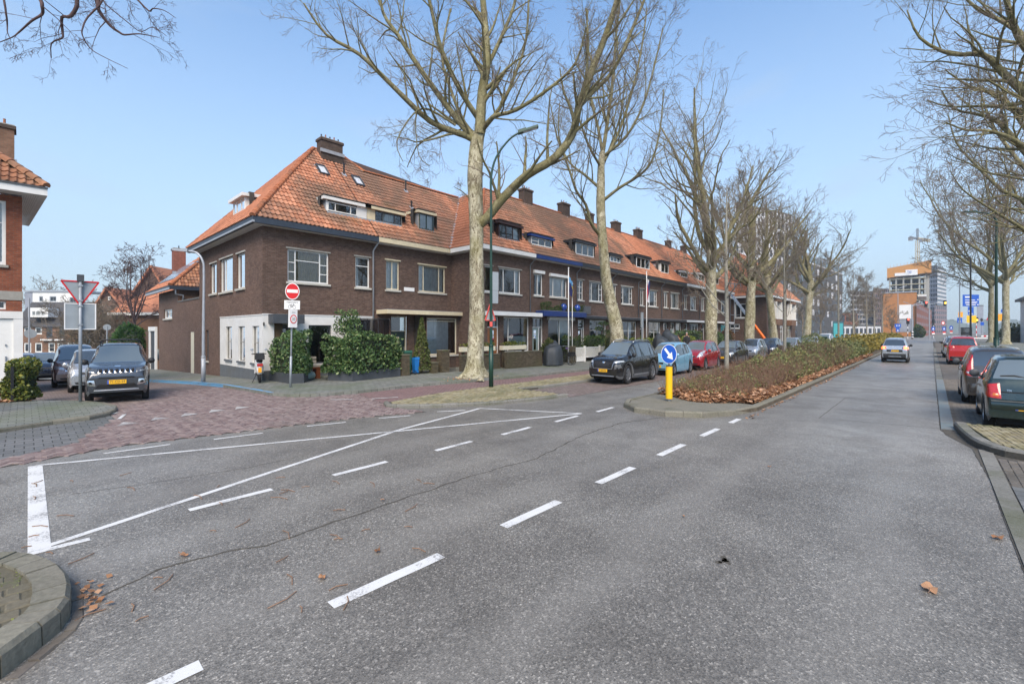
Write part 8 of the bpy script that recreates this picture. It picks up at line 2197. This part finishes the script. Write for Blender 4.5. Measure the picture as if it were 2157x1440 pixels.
rz7 = MB().poly([tuple(ev),tuple(e2),tuple(e2+bkv+Vector((0,0,4.1))),tuple(ev+bkv+Vector((0,0,4.1)))]).build('roof','grey_tile',bk)
mb = MB()
for k in range(46):
    t = k/46; p0 = ev.lerp(e2,t); mb.bar(tuple(p0+Vector((0,0,.04))), tuple(p0+bkv+Vector((0,0,4.14))), .07, .05)
tag(mb.build('roof_tiles','grey_tile',rz7), kind='stuff')
Fd = cam_face(60, 71.5); dd = 71.5/953.
s = MB(); Fd.box(s, 0., 42*dd, 2+29*dd, 2+49*dd, -.1, 1.6); dm = s.build('dormer','white_paint',bk)
window(dm, Fd, (8*dd,36*dd,2+32*dd,2+43*dd), [(1,[1]),(1.5,[1]),(1,[1])], 'white_frame', None, d=-.13, fw=.1, mw=.12, room=.2)
wf = thing('white_flats', 'white flat-roofed block behind the grey roofed row', 'building'); F9 = cam_face(68, 92.); q9 = 92/953.
wo = [(14*q9,22*q9,2+62*q9,2+73*q9),(36*q9,50*q9,2+62*q9,2+73*q9),(78*q9,92*q9,2+60*q9,2+71*q9)]
wall(wf, F9, 0., 105*q9, 5., 2+82*q9, wo, 'white_paint', .15); 
for o_ in wo: window(wf, F9, o_, [(1,[1]),(1,[1])], 'lamp_grey', None, fw=.12, d=.05, room=.5)
s = MB(); F9.box(s, -16*q9, -.05, 5., 2+81*q9, 0., 1.); s.build('glazed_stair','tower_grey',wf); s = MB(); F9.box(s, -17*q9, 106*q9, 2+82*q9+.01, 2+82*q9+.35, -.2, 6.); s.build('roof','lamp_grey',wf)
def gable_house(label, px0, px1, pxp, d, ze, zp, wallm, zb=-2.2, depth=9., eaves='white_paint', win=None):
    o = thing('gable_house', label, 'house', group='gabled houses off the side street'); Fg = cam_face(px0, d); q = d/953.; u1, up = (px1-px0)*q, (pxp-px0)*q
    MB().poly([Fg.p(0,zb),Fg.p(u1,zb),Fg.p(u1,ze),Fg.p(up,zp),Fg.p(0,ze)]).build('wall', wallm, o)
    r = MB()
    for a, b in (((0-.3,ze-.25),(up,zp+.05)),((up,zp+.05),(u1+.3,ze-.25))):
        A, B = Vector(Fg.p(a[0],a[1]+.1,-.3)), Vector(Fg.p(b[0],b[1]+.1,-.3)); r.poly([tuple(A),tuple(B),tuple(B-Fg.n*depth),tuple(A-Fg.n*depth)]).bar(tuple(A),tuple(B),.25,.22)
    r.build('roof','roof_tile_clean',o)
    if win: s = MB(); Fg.box(s, (win[0]-px0)*q, (win[1]-px0)*q, 2-(win[3]-697)*q, 2-(win[2]-697)*q, -.06, .02); w_ = s.build('window','white_frame',o); s = MB(); Fg.box(s, (win[0]+1.5-px0)*q, (win[1]-1.5-px0)*q, 2-(win[3]-1.5-697)*q, 2-(win[2]+1.5-697)*q, -.08, -.062); s.build('pane','car_glass',w_)
    return o
gable_house('brown gabled house with a small square attic window left of the birch', 190, 275, 228, 62., 3.9, 7.8, 'brown_brick_side', win=(228,233,625,632))
g2 = gable_house('brown gabled house behind the ivy with an orange roof', 262, 372, 322, 54., 4.4, 9.6, 'brown_brick_side')
lo = thing('low_house', 'low brown house with white gutter and orange tiles beside the willow', 'house'); Fl = cam_face(236, 50.); q = 50/953.
wall(lo, Fl, .3, 112*q, -2.2, 2+34*q, [], 'rust_brick'); s = MB(); Fl.box(s, -.1, 112*q, 2+33*q, 2+39*q, -.5, .0); s.build('gutter','white_paint',lo)
e = Vector(Fl.p(-.1,2+39*q,-.45)); f_ = Vector(Fl.p(112*q,2+39*q,-.45)); MB().poly([tuple(e),tuple(f_),tuple(f_-Fl.n*4+Vector((0,0,3))),tuple(e+(f_-e)*.28-Fl.n*4+Vector((0,0,3)))]).build('roof','roof_tile_clean',lo)
wild_tree('bare_birch', 'bare birch with a crow nest behind the low annexe', W(282,46.), 3.0, 9.6, 3.2, .16, 81, TP(n=[7,5,4,2,0], up=[.08,.06,.0,-.03,-.04], droop=.15, minr=.014), 7, elev=(35,72), bark_m='twig_red', br_m='twig_red', tw_m='twig_red')
o = thing('crow_nest', 'dark twig nest high in the bare birch', 'nest'); leafmesh('twigs','red_shrub_leaf',o,blob_pts((*W(270,46.),8.2),(.42,.42,.4),500,5),.16,6,aspect=.12)
o = thing('willow_bush', 'large olive bare bush behind the square sign back', 'tree'); 
gw = random.Random(83); ob = [[] for _ in range(5)]; wx, wy = W(192,48.)
for k in range(17): grow(ob, Vector((wx+gw.uniform(-.6,.6),wy+gw.uniform(-.6,.6),-1.6)), Vector((gw.uniform(-.7,.7),gw.uniform(-.7,.7),1.2)), gw.uniform(4.5,6.6), .05, 0, gw, TP(n=[11,6,3,0,0], maxlvl=3, minr=.016, up=[.02,.0,-.02,-.02,0]))
mesh_tubes([b for l in ob for b in l], 'branches', 'box_twig' if 'box_twig' in MAT else 'twig_far', o)
leafmesh('foliage', 'box_leaf', o, blob_pts((wx,wy,2.),(2.3,2.3,2.7),2600,84,.3), .13, 84, aspect=.2)
wild_tree('bare_tree', 'distant bare tree above the white flats near the red house', W(72,110.), 4., 13.5, 3.6, .2, 86, TP(n=[6,4,3,1.4,0], minr=.03), 6, bark_m='twig_far', br_m='twig_far', tw_m='twig_far')
wild_tree('bare_tree', 'distant bare tree above the white flats by the give way sign', W(150,110.), 4., 13., 3., .2, 87, TP(n=[6,4,3,1.4,0], minr=.03), 6, bark_m='twig_far', br_m='twig_far', tw_m='twig_far')
x_, y_ = W(205,44.)
hedge('yellow_hedge', 'mustard clipped hedge behind the cars of the side street', [(x_-2.6,y_+1.9),(x_+2.6,y_-1.9),(x_+3.,y_-1.2),(x_-2.2,y_+2.6)], -1.4, .05, 1800, .16, 'mustard_leaf', 88)
bush('lime_shrub', 'bright lime shrub above the roof of the jeep', (*W(253,40.),.5), (1.1,.9,.8), 800, .17, 'lime_leaf', 89)
o = thing('traffic_sign', 'grey back of a small round sign above the jeep', 'traffic sign', (*W(225,36.),-1.2), face_to(-.1,-1.)); MB().cyl((0,0,0),(0,0,3.6),.05,8).build('post','galvanised',o); disc(MB(),(0,3.5),.24,-.02,.0).build('disc','sign_back',o)
o = thing('traffic_sign', 'grey back of a round sign beside the red house', 'traffic sign', (*W(61,26.),-.5), face_to(0,-1.)); MB().cyl((0,0,0),(0,0,4.4),.04,8).build('post','lamp_grey',o); disc(MB(),(.05,2.35),.26,-.03,.0).build('disc','sign_back',o)

# ------------------------------------------------------------------ corner house beyond the terrace, scaffold and ladder lift
ch = thing('bay_house', 'brown house with orange hipped roof and white bay windows beyond the terrace', 'house')
FC, FS = FX(14.5), Face((60.5,14.5),(0,1),(-1,0))
oc = [(61.2,62.,3.6,5.6),(63.,65.2,3.6,5.6),(67.,68.8,3.6,5.6),(71.,73.2,3.6,5.6),(74.,75.4,3.6,5.6),(63.,65.2,.8,2.7),(67.,68.8,.3,2.7),(71.,73.2,.8,2.7)]
wall(ch, FC, 60.5, 76., 0., 6.1, oc, 'brown_brick', .12); os_ = [(2.2,3.6,3.6,5.4),(4.8,6.2,4.4,5.4),(3.,4.2,2.3,2.9)]
wall(ch, FS, 0., 9., 0., 6.1, os_, 'brown_brick_side', .12)
for o_ in oc: window(ch, FC, o_, [(1,[.4,1]),(1,[.4,1])], 'white_frame', 'stone_sill', fw=.12, mw=.08, room=.5, curtain=('curtain',[(0.,1.)]) if o_[0] in (63.,71.) and o_[2] > 3 else None)
for o_ in os_: window(ch, FS, o_, [(1,[1]),(1,[1])], 'white_frame', 'stone_sill', fw=.12, mw=.08, room=.5)
for x0, x1 in ((62.8,65.4),(70.8,73.4)): MB().box(x0,x1,13.9,14.496,2.75,3.5).box(x0,x1,13.9,14.496,5.65,5.95).build('bay_apron','rust_brick',ch); MB().box(x0,x0+.12,13.9,14.49,3.5,5.65).box(x1-.12,x1,13.9,14.49,3.5,5.65).box(x0+.13,x1-.13,13.92,13.96,3.5,3.6).build('bay_frame','white_frame',ch)
MB().box(59.9,76.6,13.9,14.02,6.06,6.3).box(59.9,60.02,14.03,23.6,6.06,6.3).box(60.03,76.6,14.03,14.49,6.08,6.12).build('gutter','white_paint',ch)
P0, P1, Q0 = (59.9,13.95,6.3), (76.6,13.95,6.3), (64.8,18.8,12.2); Q1 = (71.8,18.8,12.2)
cr = MB().poly([P0,P1,Q1,Q0]).poly([P0,Q0,(59.9,23.6,6.3)]).poly([P1,(76.6,23.6,6.3),Q1]).build('roof','roof_under',ch)
tiles(cr,'roof_tile',P0,P1,(0,1,1.216),[(59.9,13.95),(76.6,13.95),(71.8,18.8),(64.8,18.8)], tw=.3, ex=.45, hgt=.045); tiles(cr,'roof_tile_clean',P0,(59.9,23.6,6.3),(1,0,1.204),[(59.9,13.95),(64.8,18.8),(59.9,23.6)], tw=.3, ex=.45, hgt=.045)
ridge(cr,P0,Q0,r=.14,step=.45,single=False); ridge(cr,Q0,Q1,r=.14,step=.45,single=False)
dormer(ch, 66.6, 68.2, 15.4, 8.05, 9.2, 1.216, fascia='black_gutter', cols=[(1,[1]),(1,[1])])
sc_ = thing('scaffold', 'steel scaffold tower at the end of the terrace', 'scaffold', (*W(1533,56.),0))
for i in range(3):
    for j in range(2): MB().cyl((i*.8,-i*.5+j*.5,0),(i*.8,-i*.5+j*.5,8.),.05,6).build('standard','galvanised',sc_)
for z in (2.,4.,6.,7.9): MB().bar((0,0,z),(1.6,-1.,z),.08,.05).bar((0,.5,z),(1.6,-.5,z),.08,.05).build('ledger','galvanised',sc_)
ll = thing('ladder_lift', 'orange and silver ladder lift leaning up to the terrace roof', 'ladder lift')
a, b = px3(1612,716,47.), px3(1534,612,54.); m_ = a.lerp(b,.42)
MB().bar(tuple(a),tuple(m_),.22,.2).build('lower_boom','lift_orange',ll); MB().bar(tuple(m_),tuple(b),.24,.18).build('upper_boom','lift_silver',ll)
for k in range(9): q_ = m_.lerp(b,k/9); MB().bar(tuple(q_+Vector((-.2,0,.14))),tuple(q_+Vector((.2,0,.14))),.05,.05).build('rung','lift_silver',ll)
MB().box(a.x-.9,a.x+.9,a.y-.5,a.y+.5,.35,.9).build('trailer','lift_orange',ll); MB().obox(m_,(.25,0,.05),(0,.25,0),(0,0,.3)).build('joint','sign_red',ll)
for sx in (-.5,.5): MB().lathe((a.x+sx,a.y-.5,.3),[(.15,-.08),(.3,-.08),(.3,.08),(.15,.08)],14,0,'Y').build('wheel','rubber',ll)

# ------------------------------------------------------------------ office blocks and towers down the road
def block(name, label, pxa, da, pxb, db, z0, z1, floors, bays, wallm, glassm, depth=14., slab=None, slabh=.25, cat='building', winfrac=(.62,.62), rail=None, skip=0., seed=1, roofm='roof_felt'):
    """tower standing between two bearings: wall, each window its own pane part, floor slabs"""
    g = random.Random(seed); o = thing(name, label, cat); a, b = Vector((*W(pxa,da),0)), Vector((*W(pxb,db),0)); u = (b-a).normalized(); n = Vector((u.y,-u.x,0))
    if n.dot(-a) < 0: n = -n
    F = Face((a.x,a.y),(u.x,u.y),(n.x,n.y)); L = (b-a).length; rv_ = -((a+b)/2).normalized(); F.n = rv_; m = MB(); F.box(m, 0., L, z0, z1, 0., depth); m.build('walls', wallm, o); m = MB(); F.box(m, -.1, L+.1, z1+.01, z1+.5, -.15, depth+.1); m.build('roof', roofm, o)
    fh = (z1-z0)/floors; bw = L/bays; gl = glassm
    for f in range(floors):
        if slab: s = MB(); F.box(s, -.15, L+.15, z0+f*fh, z0+f*fh+slabh*fh, -.6, -.02); s.build('floor_band', slab, o)
        for k in range(bays):
            if g.random() < skip: continue
            w, h = bw*winfrac[0], fh*winfrac[1]; s = MB(); F.box(s, k*bw+(bw-w)/2, k*bw+(bw+w)/2, z0+f*fh+fh*.32, z0+f*fh+fh*.32+h*.98, -.05, .02); s.build('window', gl if not isinstance(gl, tuple) else g.choice(gl), o)
    # narrow end face
    for E in ():
        for f in range(floors):
            if slab: s = MB(); E.box(s, 0., depth, z0+f*fh, z0+f*fh+slabh*fh, -.6, -.02); s.build('floor_band', slab, o)
    return o
block('office_block', 'dark grey brick office block with scattered pale windows and glass top floor', 1640, 86., 1774, 120., 0., 16.4, 7, 12, 'office_dark', ('tower_glass','tower_glass','tower_white','office_glass'), 20., winfrac=(.42,.6), skip=.18, seed=3)
o = block('glass_penthouse', 'glazed penthouse storey with white rim on top of the office block', 1652, 89., 1774, 121., 16.9, 18.6, 1, 14, 'office_glass', 'office_glass', 16., slab='tower_white', slabh=.2, winfrac=(.9,.6), roofm='lamp_grey')
block('residential_tower', 'tall pale tower with dark vertical windows behind the plane trees', 1548, 135., 1668, 150., 0., 40., 13, 14, 'tower_white', 'tower_glass', 16., winfrac=(.55,.72), seed=5)
block('far_tower', 'distant grey tower with striped balconies left of the orange building', 1791, 300., 1840, 310., 0., 28.5, 9, 8, 'tower_grey', 'tower_glass', 20., slab='tower_white', slabh=.28, seed=6)
block('far_tower', 'distant mauve tower with upright windows beside the orange building', 1839, 300., 1873, 305., 0., 30., 9, 8, 'tower_mauve', 'tower_glass', 20., seed=7)
ot = block('striped_tower', 'high grey tower with white striped balconies right of the crane', 1955, 290., 1974, 285., 0., 43., 15, 4, 'tower_grey', 'tower_glass', 30., slab='tower_grey', slabh=.15, seed=8)
block('striped_tower_wing', 'white and dark banded balcony side of the high tower', 1974, 285., 1993, 300., 12., 42.5, 12, 3, 'tower_glass', 'tower_glass', 18., slab='tower_white', slabh=.45, seed=9)
block('mauve_block', 'mauve brick block below the striped tower', 1968, 270., 1994, 280., 0., 17., 6, 6, 'tower_mauve', 'tower_glass', 18., seed=10)
# orange theatre-like building
ob_ = thing('orange_building', 'windowless orange brick building with a big white banner', 'building'); Fo, qh = ray_face(1858,172.); q = 172/953.
s = MB(); Fo.box(s, 0., 70*qh, 0., 2+79*q, 0., 18.); s.build('walls','orange_wall',ob_); s = MB(); Fo.box(s, -.2, 71*qh, 2+79*q+.01, 2+81*q, -.2, 18.); s.build('roof_edge','lamp_grey',ob_)
s = MB(); Fo.box(s, 35*qh, 62*qh, 2+25*q, 2+54*q, -.25, -.02); bn = s.build('banner','sign_white',ob_); s = MB(); Fo.box(s, 35*qh, 64*qh, 2-2*q, 2+24*q, -.1, -.02); s.build('glazed_entrance','tower_grey',ob_)
sh = [Fo.p(46*qh+x*qh, 2+35*q+z*q, -.27) for x, z in ((-4,-2),(8,0),(7,5),(5,7),(3,4),(-1,1))]; MB().poly(sh).build('banner_mark','concrete',bn)
wg = block('red_wing', 'red brick wing with horizontal bands receding beside the orange building', 1930, 165., 1962, 235., 0., 12.5, 4, 8, 'far_red_brick', 'tower_mauve', 12., winfrac=(.8,.4), seed=12)
s = MB().obox((*W(1942,168.),14.5),(3.,0.,-.5),(0,1.2,0),(0,0,.3)).build('white_roof_canopy','white_paint',wg)
# construction tower
cn = thing('construction_tower', 'concrete tower under construction wrapped in orange formwork with blue lettering', 'building'); Fk, qh = ray_face(1868,262.); q = 262/953.
zf = lambda py: 2-(py-697)*q
for py in (588,600,611,622,633,644,655,668): s = MB(); Fk.box(s, 4*qh, 78*qh, zf(py)-.35, zf(py), -.2, 17.); s.build('floor_slab','concrete_yellow',cn)
for px in (6,19,34,50,66,77):
    for dp in (0.,8.,16.): s = MB(); Fk.box(s, px*qh-.35, px*qh+.35, 0., zf(585), dp, dp+.7); s.build('column','concrete',cn)
s = MB(); Fk.box(s, 10*qh, 72*qh, 0., zf(586), 9.,10.); s.build('core','office_dark',cn)
s = MB(); Fk.box(s, 78*qh, 86*qh, 0., zf(582), 2.,18.); s.build('stair_core','concrete',cn)
fwk = MB(); a, b = 0., 80*qh
fwk.add([Fk.p(a,zf(586),-1.2),Fk.p(b,zf(580),-1.2),Fk.p(b,zf(556),-1.2),Fk.p(a,zf(566),-1.2),Fk.p(a,zf(586),18.),Fk.p(b,zf(580),18.),Fk.p(b,zf(556),18.),Fk.p(a,zf(566),18.)],[(0,1,2,3),(4,7,6,5),(0,4,5,1),(1,5,6,2),(2,6,7,3),(3,7,4,0)])
fwk = fwk.build('formwork','formwork',cn); s = MB(); Fk.box(s, 80*qh, 89*qh, zf(580), zf(555), -1.,17.); s.build('formwork','formwork',cn)
s = MB(); Fk.box(s, 16*qh, 62*qh, zf(583), zf(577), -1.5,-1.3); s.build('site_banner','sign_white',fwk); s = MB(); Fk.box(s, 38*qh, 62*qh, zf(576.8), zf(571.5), -1.5,-1.3); bb = s.build('site_banner','sign_white',fwk)
pt_ = Fk.p(50*qh, zf(576.5), -1.6); text('TOZN', 1.75, 'sign_blue', bb, pt_, (R(90),0,R(YAW-90)), 'site_lettering', .02)
for k in range(12): p0 = Fk.p(k*7*qh, zf(566-k*.8), -1.2); MB().bar(p0,(p0[0],p0[1],p0[2]+1.6),.12,.12).build('guard_post','formwork',cn)
# crane
cx_, cy_ = W(1932,275.); q = 275/953.; zq = lambda py: 2-(py-697)*q
ck = thing('tower_crane', 'tower crane with grey counter jib and pale jib above the building site', 'crane', (cx_,cy_,0))
def lattice(name, a, b, w, mat, n):
    m = MB(); a, b = Vector(a), Vector(b); d = (b-a).normalized(); s1 = d.orthogonal().normalized()*w/2; s2 = d.cross(s1).normalized()*w/2; cs = [s1+s2,s1-s2,-s1-s2,-s1+s2]
    for c in cs: m.bar(tuple(a+c),tuple(b+c),.18,.18)
    for i in range(n):
        for c, e in zip(cs, cs[1:]+cs[:1]): m.bar(tuple(a+(b-a)*i/n+c),tuple(a+(b-a)*(i+1)/n+e),.1,.1); m.bar(tuple(a+(b-a)*i/n+c),tuple(a+(b-a)*i/n+e),.1,.1)
    m.build(name, mat, ck)
lattice('mast',(0,0,20.),(0,0,zq(506)),1.4,'crane_yellow',14); lattice('tower_head',(0,0,zq(506)),(0,0,zq(481)),.7,'crane_grey',4)
lattice('counter_jib',(0,0,zq(503)),tuple(rt*-17*q+Vector((0,0,zq(499)))),.8,'crane_grey',5); lattice('jib',(0,0,zq(503)),tuple(rt*27*q+Vector((0,0,zq(507)))),1.1,'crane_yellow',8)
MB().obox(tuple(rt*-14*q+Vector((0,0,zq(503)))),tuple(rt*.8),(0,.6,0),(0,0,1.1)).build('counterweight','crane_grey',ck); MB().bar((0,0,zq(482)),tuple(rt*-15*q+Vector((0,0,zq(499)))),.12,.12).bar((0,0,zq(482)),tuple(rt*20*q+Vector((0,0,zq(505)))),.12,.12).build('tie_rods','crane_grey',ck)
MB().obox((0,-1.5,zq(507)),(.7,0,0),(0,.7,0),(0,0,1.)).build('cab','crane_grey',ck)
# low buildings, trees and hills closing the view
block('pale_shed', 'long pale low building behind the young trees', 1770, 150., 1855, 160., 0., 3.6, 1, 9, 'tower_white', 'tower_glass', 8., winfrac=(.7,.5), seed=21)
block('red_low_house', 'low red brick house between the office block and the distant towers', 1772, 170., 1806, 172., 0., 8.5, 2, 4, 'far_red_brick', 'tower_glass', 8., seed=22)
block('grey_silo_tower', 'plain pale grey tower beside the blue direction board', 2057, 240., 2071, 240., 0., 15.3, 4, 2, 'tower_grey', 'tower_grey', 5., seed=23)
h = MB(); g = random.Random(5)
for k in range(60):
    px = 1860+k*7.; x, y = W(px,620.); x2, y2 = W(px+7.5,620.); z_ = 2+(26+6*math.sin(k*.7)+g.uniform(-2,2))*620/953.*(.75 if px > 1990 else .3); h.poly([(x,y,-2),(x2,y2,-2),(x2,y2,z_),(x,y,z_)])
    h.poly([(x,y,z_),(x2,y2,z_),(x2+60,y2-20,-2),(x+60,y-20,-2)])
tag(h.build('hills','hill_green'), kind='structure')
fr = thing('corner_villa', 'house with dark eaves at the far right edge behind the plane trees', 'house'); xv, yv = W(2164,72.)
MB().box(xv,xv+8,yv-12,yv,0.,7.).build('wall','white_paint',fr); MB().prism([(xv-.6,yv+.6),(xv-.6,yv-12.6),(xv+8.6,yv-12.6),(xv+8.6,yv+.6)],7.,7.4).build('roof','charcoal_paint',fr); MB().add([(xv-.6,yv+.6,7.4),(xv-.6,yv-12.6,7.4),(xv+8.6,yv-12.6,7.4),(xv+8.6,yv+.6,7.4),(xv+4,yv-6,11.)],[(0,1,4),(1,2,4),(2,3,4),(3,0,4)]).build('roof_top','grey_tile',fr)
MB().box(xv-.05,xv,yv-2.2,yv-1.2,.1,2.4).build('door','dark_door',fr)
bush('verge_shrub', 'green shrubs on the verge before the villa at the right edge', (*W(2138,80.),1.2), (3.2,2.4,2.2), 1600, .3, 'box_leaf', 91)
bush('dark_shrub', 'dark green shrub at the foot of the red brick wing', (*W(1934,140.),1.6), (2.,1.6,2.4), 900, .4, 'ivy_leaf', 92)
# background trees beside the office block
for i, (px, d, hh, lab) in enumerate(((1690,78.,9.,'slim bare tree before the office block, left one'),(1728,84.,9.5,'slim bare tree before the office block, right one'),(1800,118.,8.,'slim bare tree before the distant towers'),(1878,120.,7.,'slim bare tree before the orange building'))):
    wild_tree('bare_tree', lab, W(px,d), hh*.4, hh, hh*.28, .14, 95+i, TP(n=[6,4.5,3.4,1.4,0], minr=.018), 6, elev=(35,70), bark_m='twig_far', br_m='twig_far', tw_m='twig_far')

# ------------------------------------------------------------------ signs and signals at the junction
def rsign(label, px, d, parts, post=True, lean=0., cat='traffic sign', pz=None):
    """parts: (shape, px0, px1, py0, py1, material)"""
    x, y = W(px, d); q = d/953.; o = thing('road_sign' if cat == 'traffic sign' else cat.replace(' ','_'), label, cat, (x,y,0), R(YAW-90)); zq = lambda py: 2-(py-697)*q
    top = max(zq(p[3]) for p in parts)
    if post: MB().cyl((0,.06,0),(0,.06,pz or top),.06,7).build('post','galvanised',o)
    for k, (sh, a, b, c, e, mt) in enumerate(parts):
        x0, x1, z1, z0 = (a-px)*q, (b-px)*q, zq(c), zq(e); y0 = -.02-.012*k
        if sh == 'r': MB().box(x0,x1,y0,y0+.01,z0,z1).build('panel',mt,o)
        elif sh == 'o':
            n = 20; MB().extr([((x0+x1)/2+(x1-x0)/2*math.cos(2*math.pi*i/n), y0, (z0+z1)/2+(z1-z0)/2*math.sin(2*math.pi*i/n)) for i in range(n)],(0,.01,0)).build('disc',mt,o)
        elif sh == 't': MB().extr([(x0,y0,z0),(x1,y0,z0),((x0+x1)/2,y0,z1)],(0,.01,0)).build('triangle',mt,o)
    return o
rsign('large blue direction board over the right-hand road', 2044, 118., [('r',2027,2061.5,620.5,645,'sign_blue'),('r',2032,2046,624,627,'sign_white'),('r',2032,2053,631,632.3,'sign_white'),('r',2032,2058,635,636.3,'sign_white'),('r',2032,2056,638,639.3,'sign_white'),('r',2034,2054,641.2,642.6,'sign_white'),('r',2057,2060,630,632,'sign_white'),('r',2057,2060,640.5,642.5,'sign_white')])
rsign('small blue sign hanging below the direction board', 2044, 117., [('r',2038,2050.5,646,663.5,'sign_blue'),('o',2039.5,2043,653,657,'sign_white'),('r',2040,2048,660,661.5,'sign_white')])
rsign('square amber roadworks sign above the pedestrian crossing sign', 2021, 110., [('r',2018,2027.5,657,668,'sign_amber')])
rsign('blue pedestrian crossing sign under the amber square', 2022, 109., [('r',2015.5,2026,669,680,'sign_blue'),('t',2018,2023.5,671,678,'sign_white')])
rsign('yellow detour board behind the black lamp post', 2045, 115., [('r',2035.5,2056,664.5,679.5,'sign_yellow')])
rsign('red bordered roadworks triangle left of the far plane trees', 2084, 100., [('t',2076.5,2091,661,674,'sign_red'),('t',2079.5,2088,664.5,672.6,'sign_white'),('t',2081.5,2086,668,672,'sign_black')])
rsign('amber detour board behind the green lamp post', 2101, 98., [('r',2090,2112.5,661,675.5,'sign_amber')])
rsign('round blue sign between the far plane trees', 2112, 95., [('o',2107.5,2115,650.5,659,'sign_blue')])
rsign('blue sign with a cross on a dark post', 2068, 112., [('o',2064,2070,670,677,'sign_black'),('r',2064.5,2072,678,685,'sign_blue')])
rsign('blue double sign left of the low red signal', 1890, 112., [('r',1884,1897,682,690,'sign_blue'),('r',1886.5,1894,690.2,698.5,'sign_blue'),('o',1887,1889.5,684.5,687,'sign_white'),('o',1892,1894.5,684.5,687,'sign_white'),('t',1888.5,1892,693,697,'sign_white')])
rsign('small yellow sign right above the driving car roof', 1878, 100., [('r',1875,1881,700,706,'sign_yellow')])
for k, (px, py) in enumerate(((1965,692),(1988,692),(2003,690))):
    rsign(['left','middle','right'][k]+' round blue arrow sign at the road narrowing', px, 105.+k*6, [('o',px-4,px+4,py-4.5,py+4.5,'sign_blue'),('t',px-2,px+2,py-2.5,py+2,'sign_white'),('r',px-3,px+3,py+6,py+9,'sign_red'),('r',px-3,px+3,py+9,py+12,'sign_white')])
rsign('round red ringed sign beside the mauve block', 1986, 150., [('o',1982,1990,676,684,'sign_red'),('o',1983.3,1988.7,677.5,682.5,'sign_white')])
def signal(label, px, py, d, lit, h=12., w=5.2, pole=None, arm=None):
    q = d/953.; x, y = W(px, d); zc = 2-(py-697)*q; o = thing('traffic_signal', label, 'traffic signal', (x,y,0), R(YAW-90))
    MB().box(-w*q/2,w*q/2,-.12,.12,zc-h*q/2,zc+h*q/2).build('housing','sign_black',o); zl_ = zc+(h*.28*q if lit == 'signal_red' else 0)
    if lit: disc(MB(),(0,zl_),w*q*.33,-.15,-.125,16).build('lens',lit,o)
    if arm: MB().bar((0,.1,zc+.2),((arm[0]-px)*q,.1,2-(arm[1]-697)*q),.12,.14).build('arm','lamp_grey',o); MB().cyl(((arm[0]-px)*q,.1,0),((arm[0]-px)*q,.1,2-(arm[1]-697)*q+.3),.12,8).build('pole','lamp_grey',o)
    elif pole:
        n = 6; z1 = zc-h*q/2
        for k in range(n): MB().cyl((0,.05,z1*k/n),(0,.05,z1*(k+1)/n),.09,8).build('pole_band','sign_white' if (k % 2) == (pole == 2) else ('sign_black' if pole == 1 else 'sign_red'),o)
signal('overhead red signal on the long arm', 1950, 640.5, 118., 'signal_red', arm=(1921,644)); signal('overhead amber signal at the end of the arm', 1990, 638, 118., 'signal_amber', arm=(1958,640))
signal('low red signal on a black and white pole', 1912, 676, 116., 'signal_red', pole=1); signal('low amber signal on a red and white pole', 2056.5, 674, 116., 'signal_amber', pole=2); signal('dark signal back beside the red wing', 1966, 676, 130., None, 7, 4, pole=1)
o = thing('striped_bollard', 'black and white striped post at the junction', 'bollard', (*W(1921.5,116.),0))
for k in range(6): MB().cyl((0,0,k*.32),(0,0,(k+1)*.32),.2,10).build('band','sign_white' if k % 2 else 'sign_black',o)
# lorry, barrier and van beyond the junction
lr = thing('lorry', 'black lorry cab waiting at the road works', 'lorry', (*W(2034,112.),0), 0.); MB().box(0,5.,-1.1,1.1,.5,2.9).build('cab','paint_black',lr); MB().box(-.03,0.,-.95,.95,1.7,2.6).build('windscreen','car_glass',lr); MB().box(-.06,-.01,-1.,1.,.6,.8).box(-.06,-.01,-1.,1.,1.,1.15).build('grille','grey_plastic',lr)
for sg in (-1,1): MB().lathe((.9,sg*.95,.45),[(.2,-.15),(.45,-.15),(.45,.15),(.2,.15)],14,0,'Y').build('wheel','rubber',lr)
br_ = thing('barrier', 'red and white works barrier across the junction', 'barrier', (*W(2066,112.),0))
for k in range(9): p0, p1 = rt*(k*.62), rt*((k+1)*.62); MB().bar(tuple(p0+Vector((0,0,.75))),tuple(p1+Vector((0,0,.75))),.06,.3).build('board','sign_red' if k % 2 else 'sign_white',br_)
for k in (0,4,9): MB().bar(tuple(rt*(k*.62)),tuple(rt*(k*.62)+Vector((0,0,.9))),.08,.08).build('foot','galvanised',br_)
gr_ = thing('guard_rail', 'white guard rail in front of the works', 'guard rail', (*W(2046,96.),0)); MB().bar((0,0,.5),tuple(rt*5.+Vector((0,0,.5))),.06,.2).build('rail','sign_white',gr_)
for k in range(4): MB().bar(tuple(rt*(k*1.6)),tuple(rt*(k*1.6)+Vector((0,0,.5))),.07,.07).build('post','galvanised',gr_)
Car('white van beyond the far right plane trees', 'paint_white', MPV, W(2108,104.), R(70), None, 'far vehicles')
Car('white car crossing the far junction behind the advertising panel', 'paint_white', SEDAN, W(1790,100.), R(200), None, 'far vehicles')

# ------------------------------------------------------------------ damp winter air
m_, n_, l_, p_, o_ = _new('haze_air'); n_.remove(p_)
pv = n_.new("ShaderNodeVolumePrincipled"); pv.inputs["Density"].default_value = .0006; pv.inputs["Color"].default_value = (.88,.94,1.,1.); pv.inputs["Anisotropy"].default_value = .3
l_.new(pv.outputs[0], o_.inputs["Volume"])
hz = MB().box(-320.,1230.,-520.,720.,-9.,95.).build('haze', 'haze_air'); tag(hz, 'thin damp air over the street', 'haze', kind='stuff')
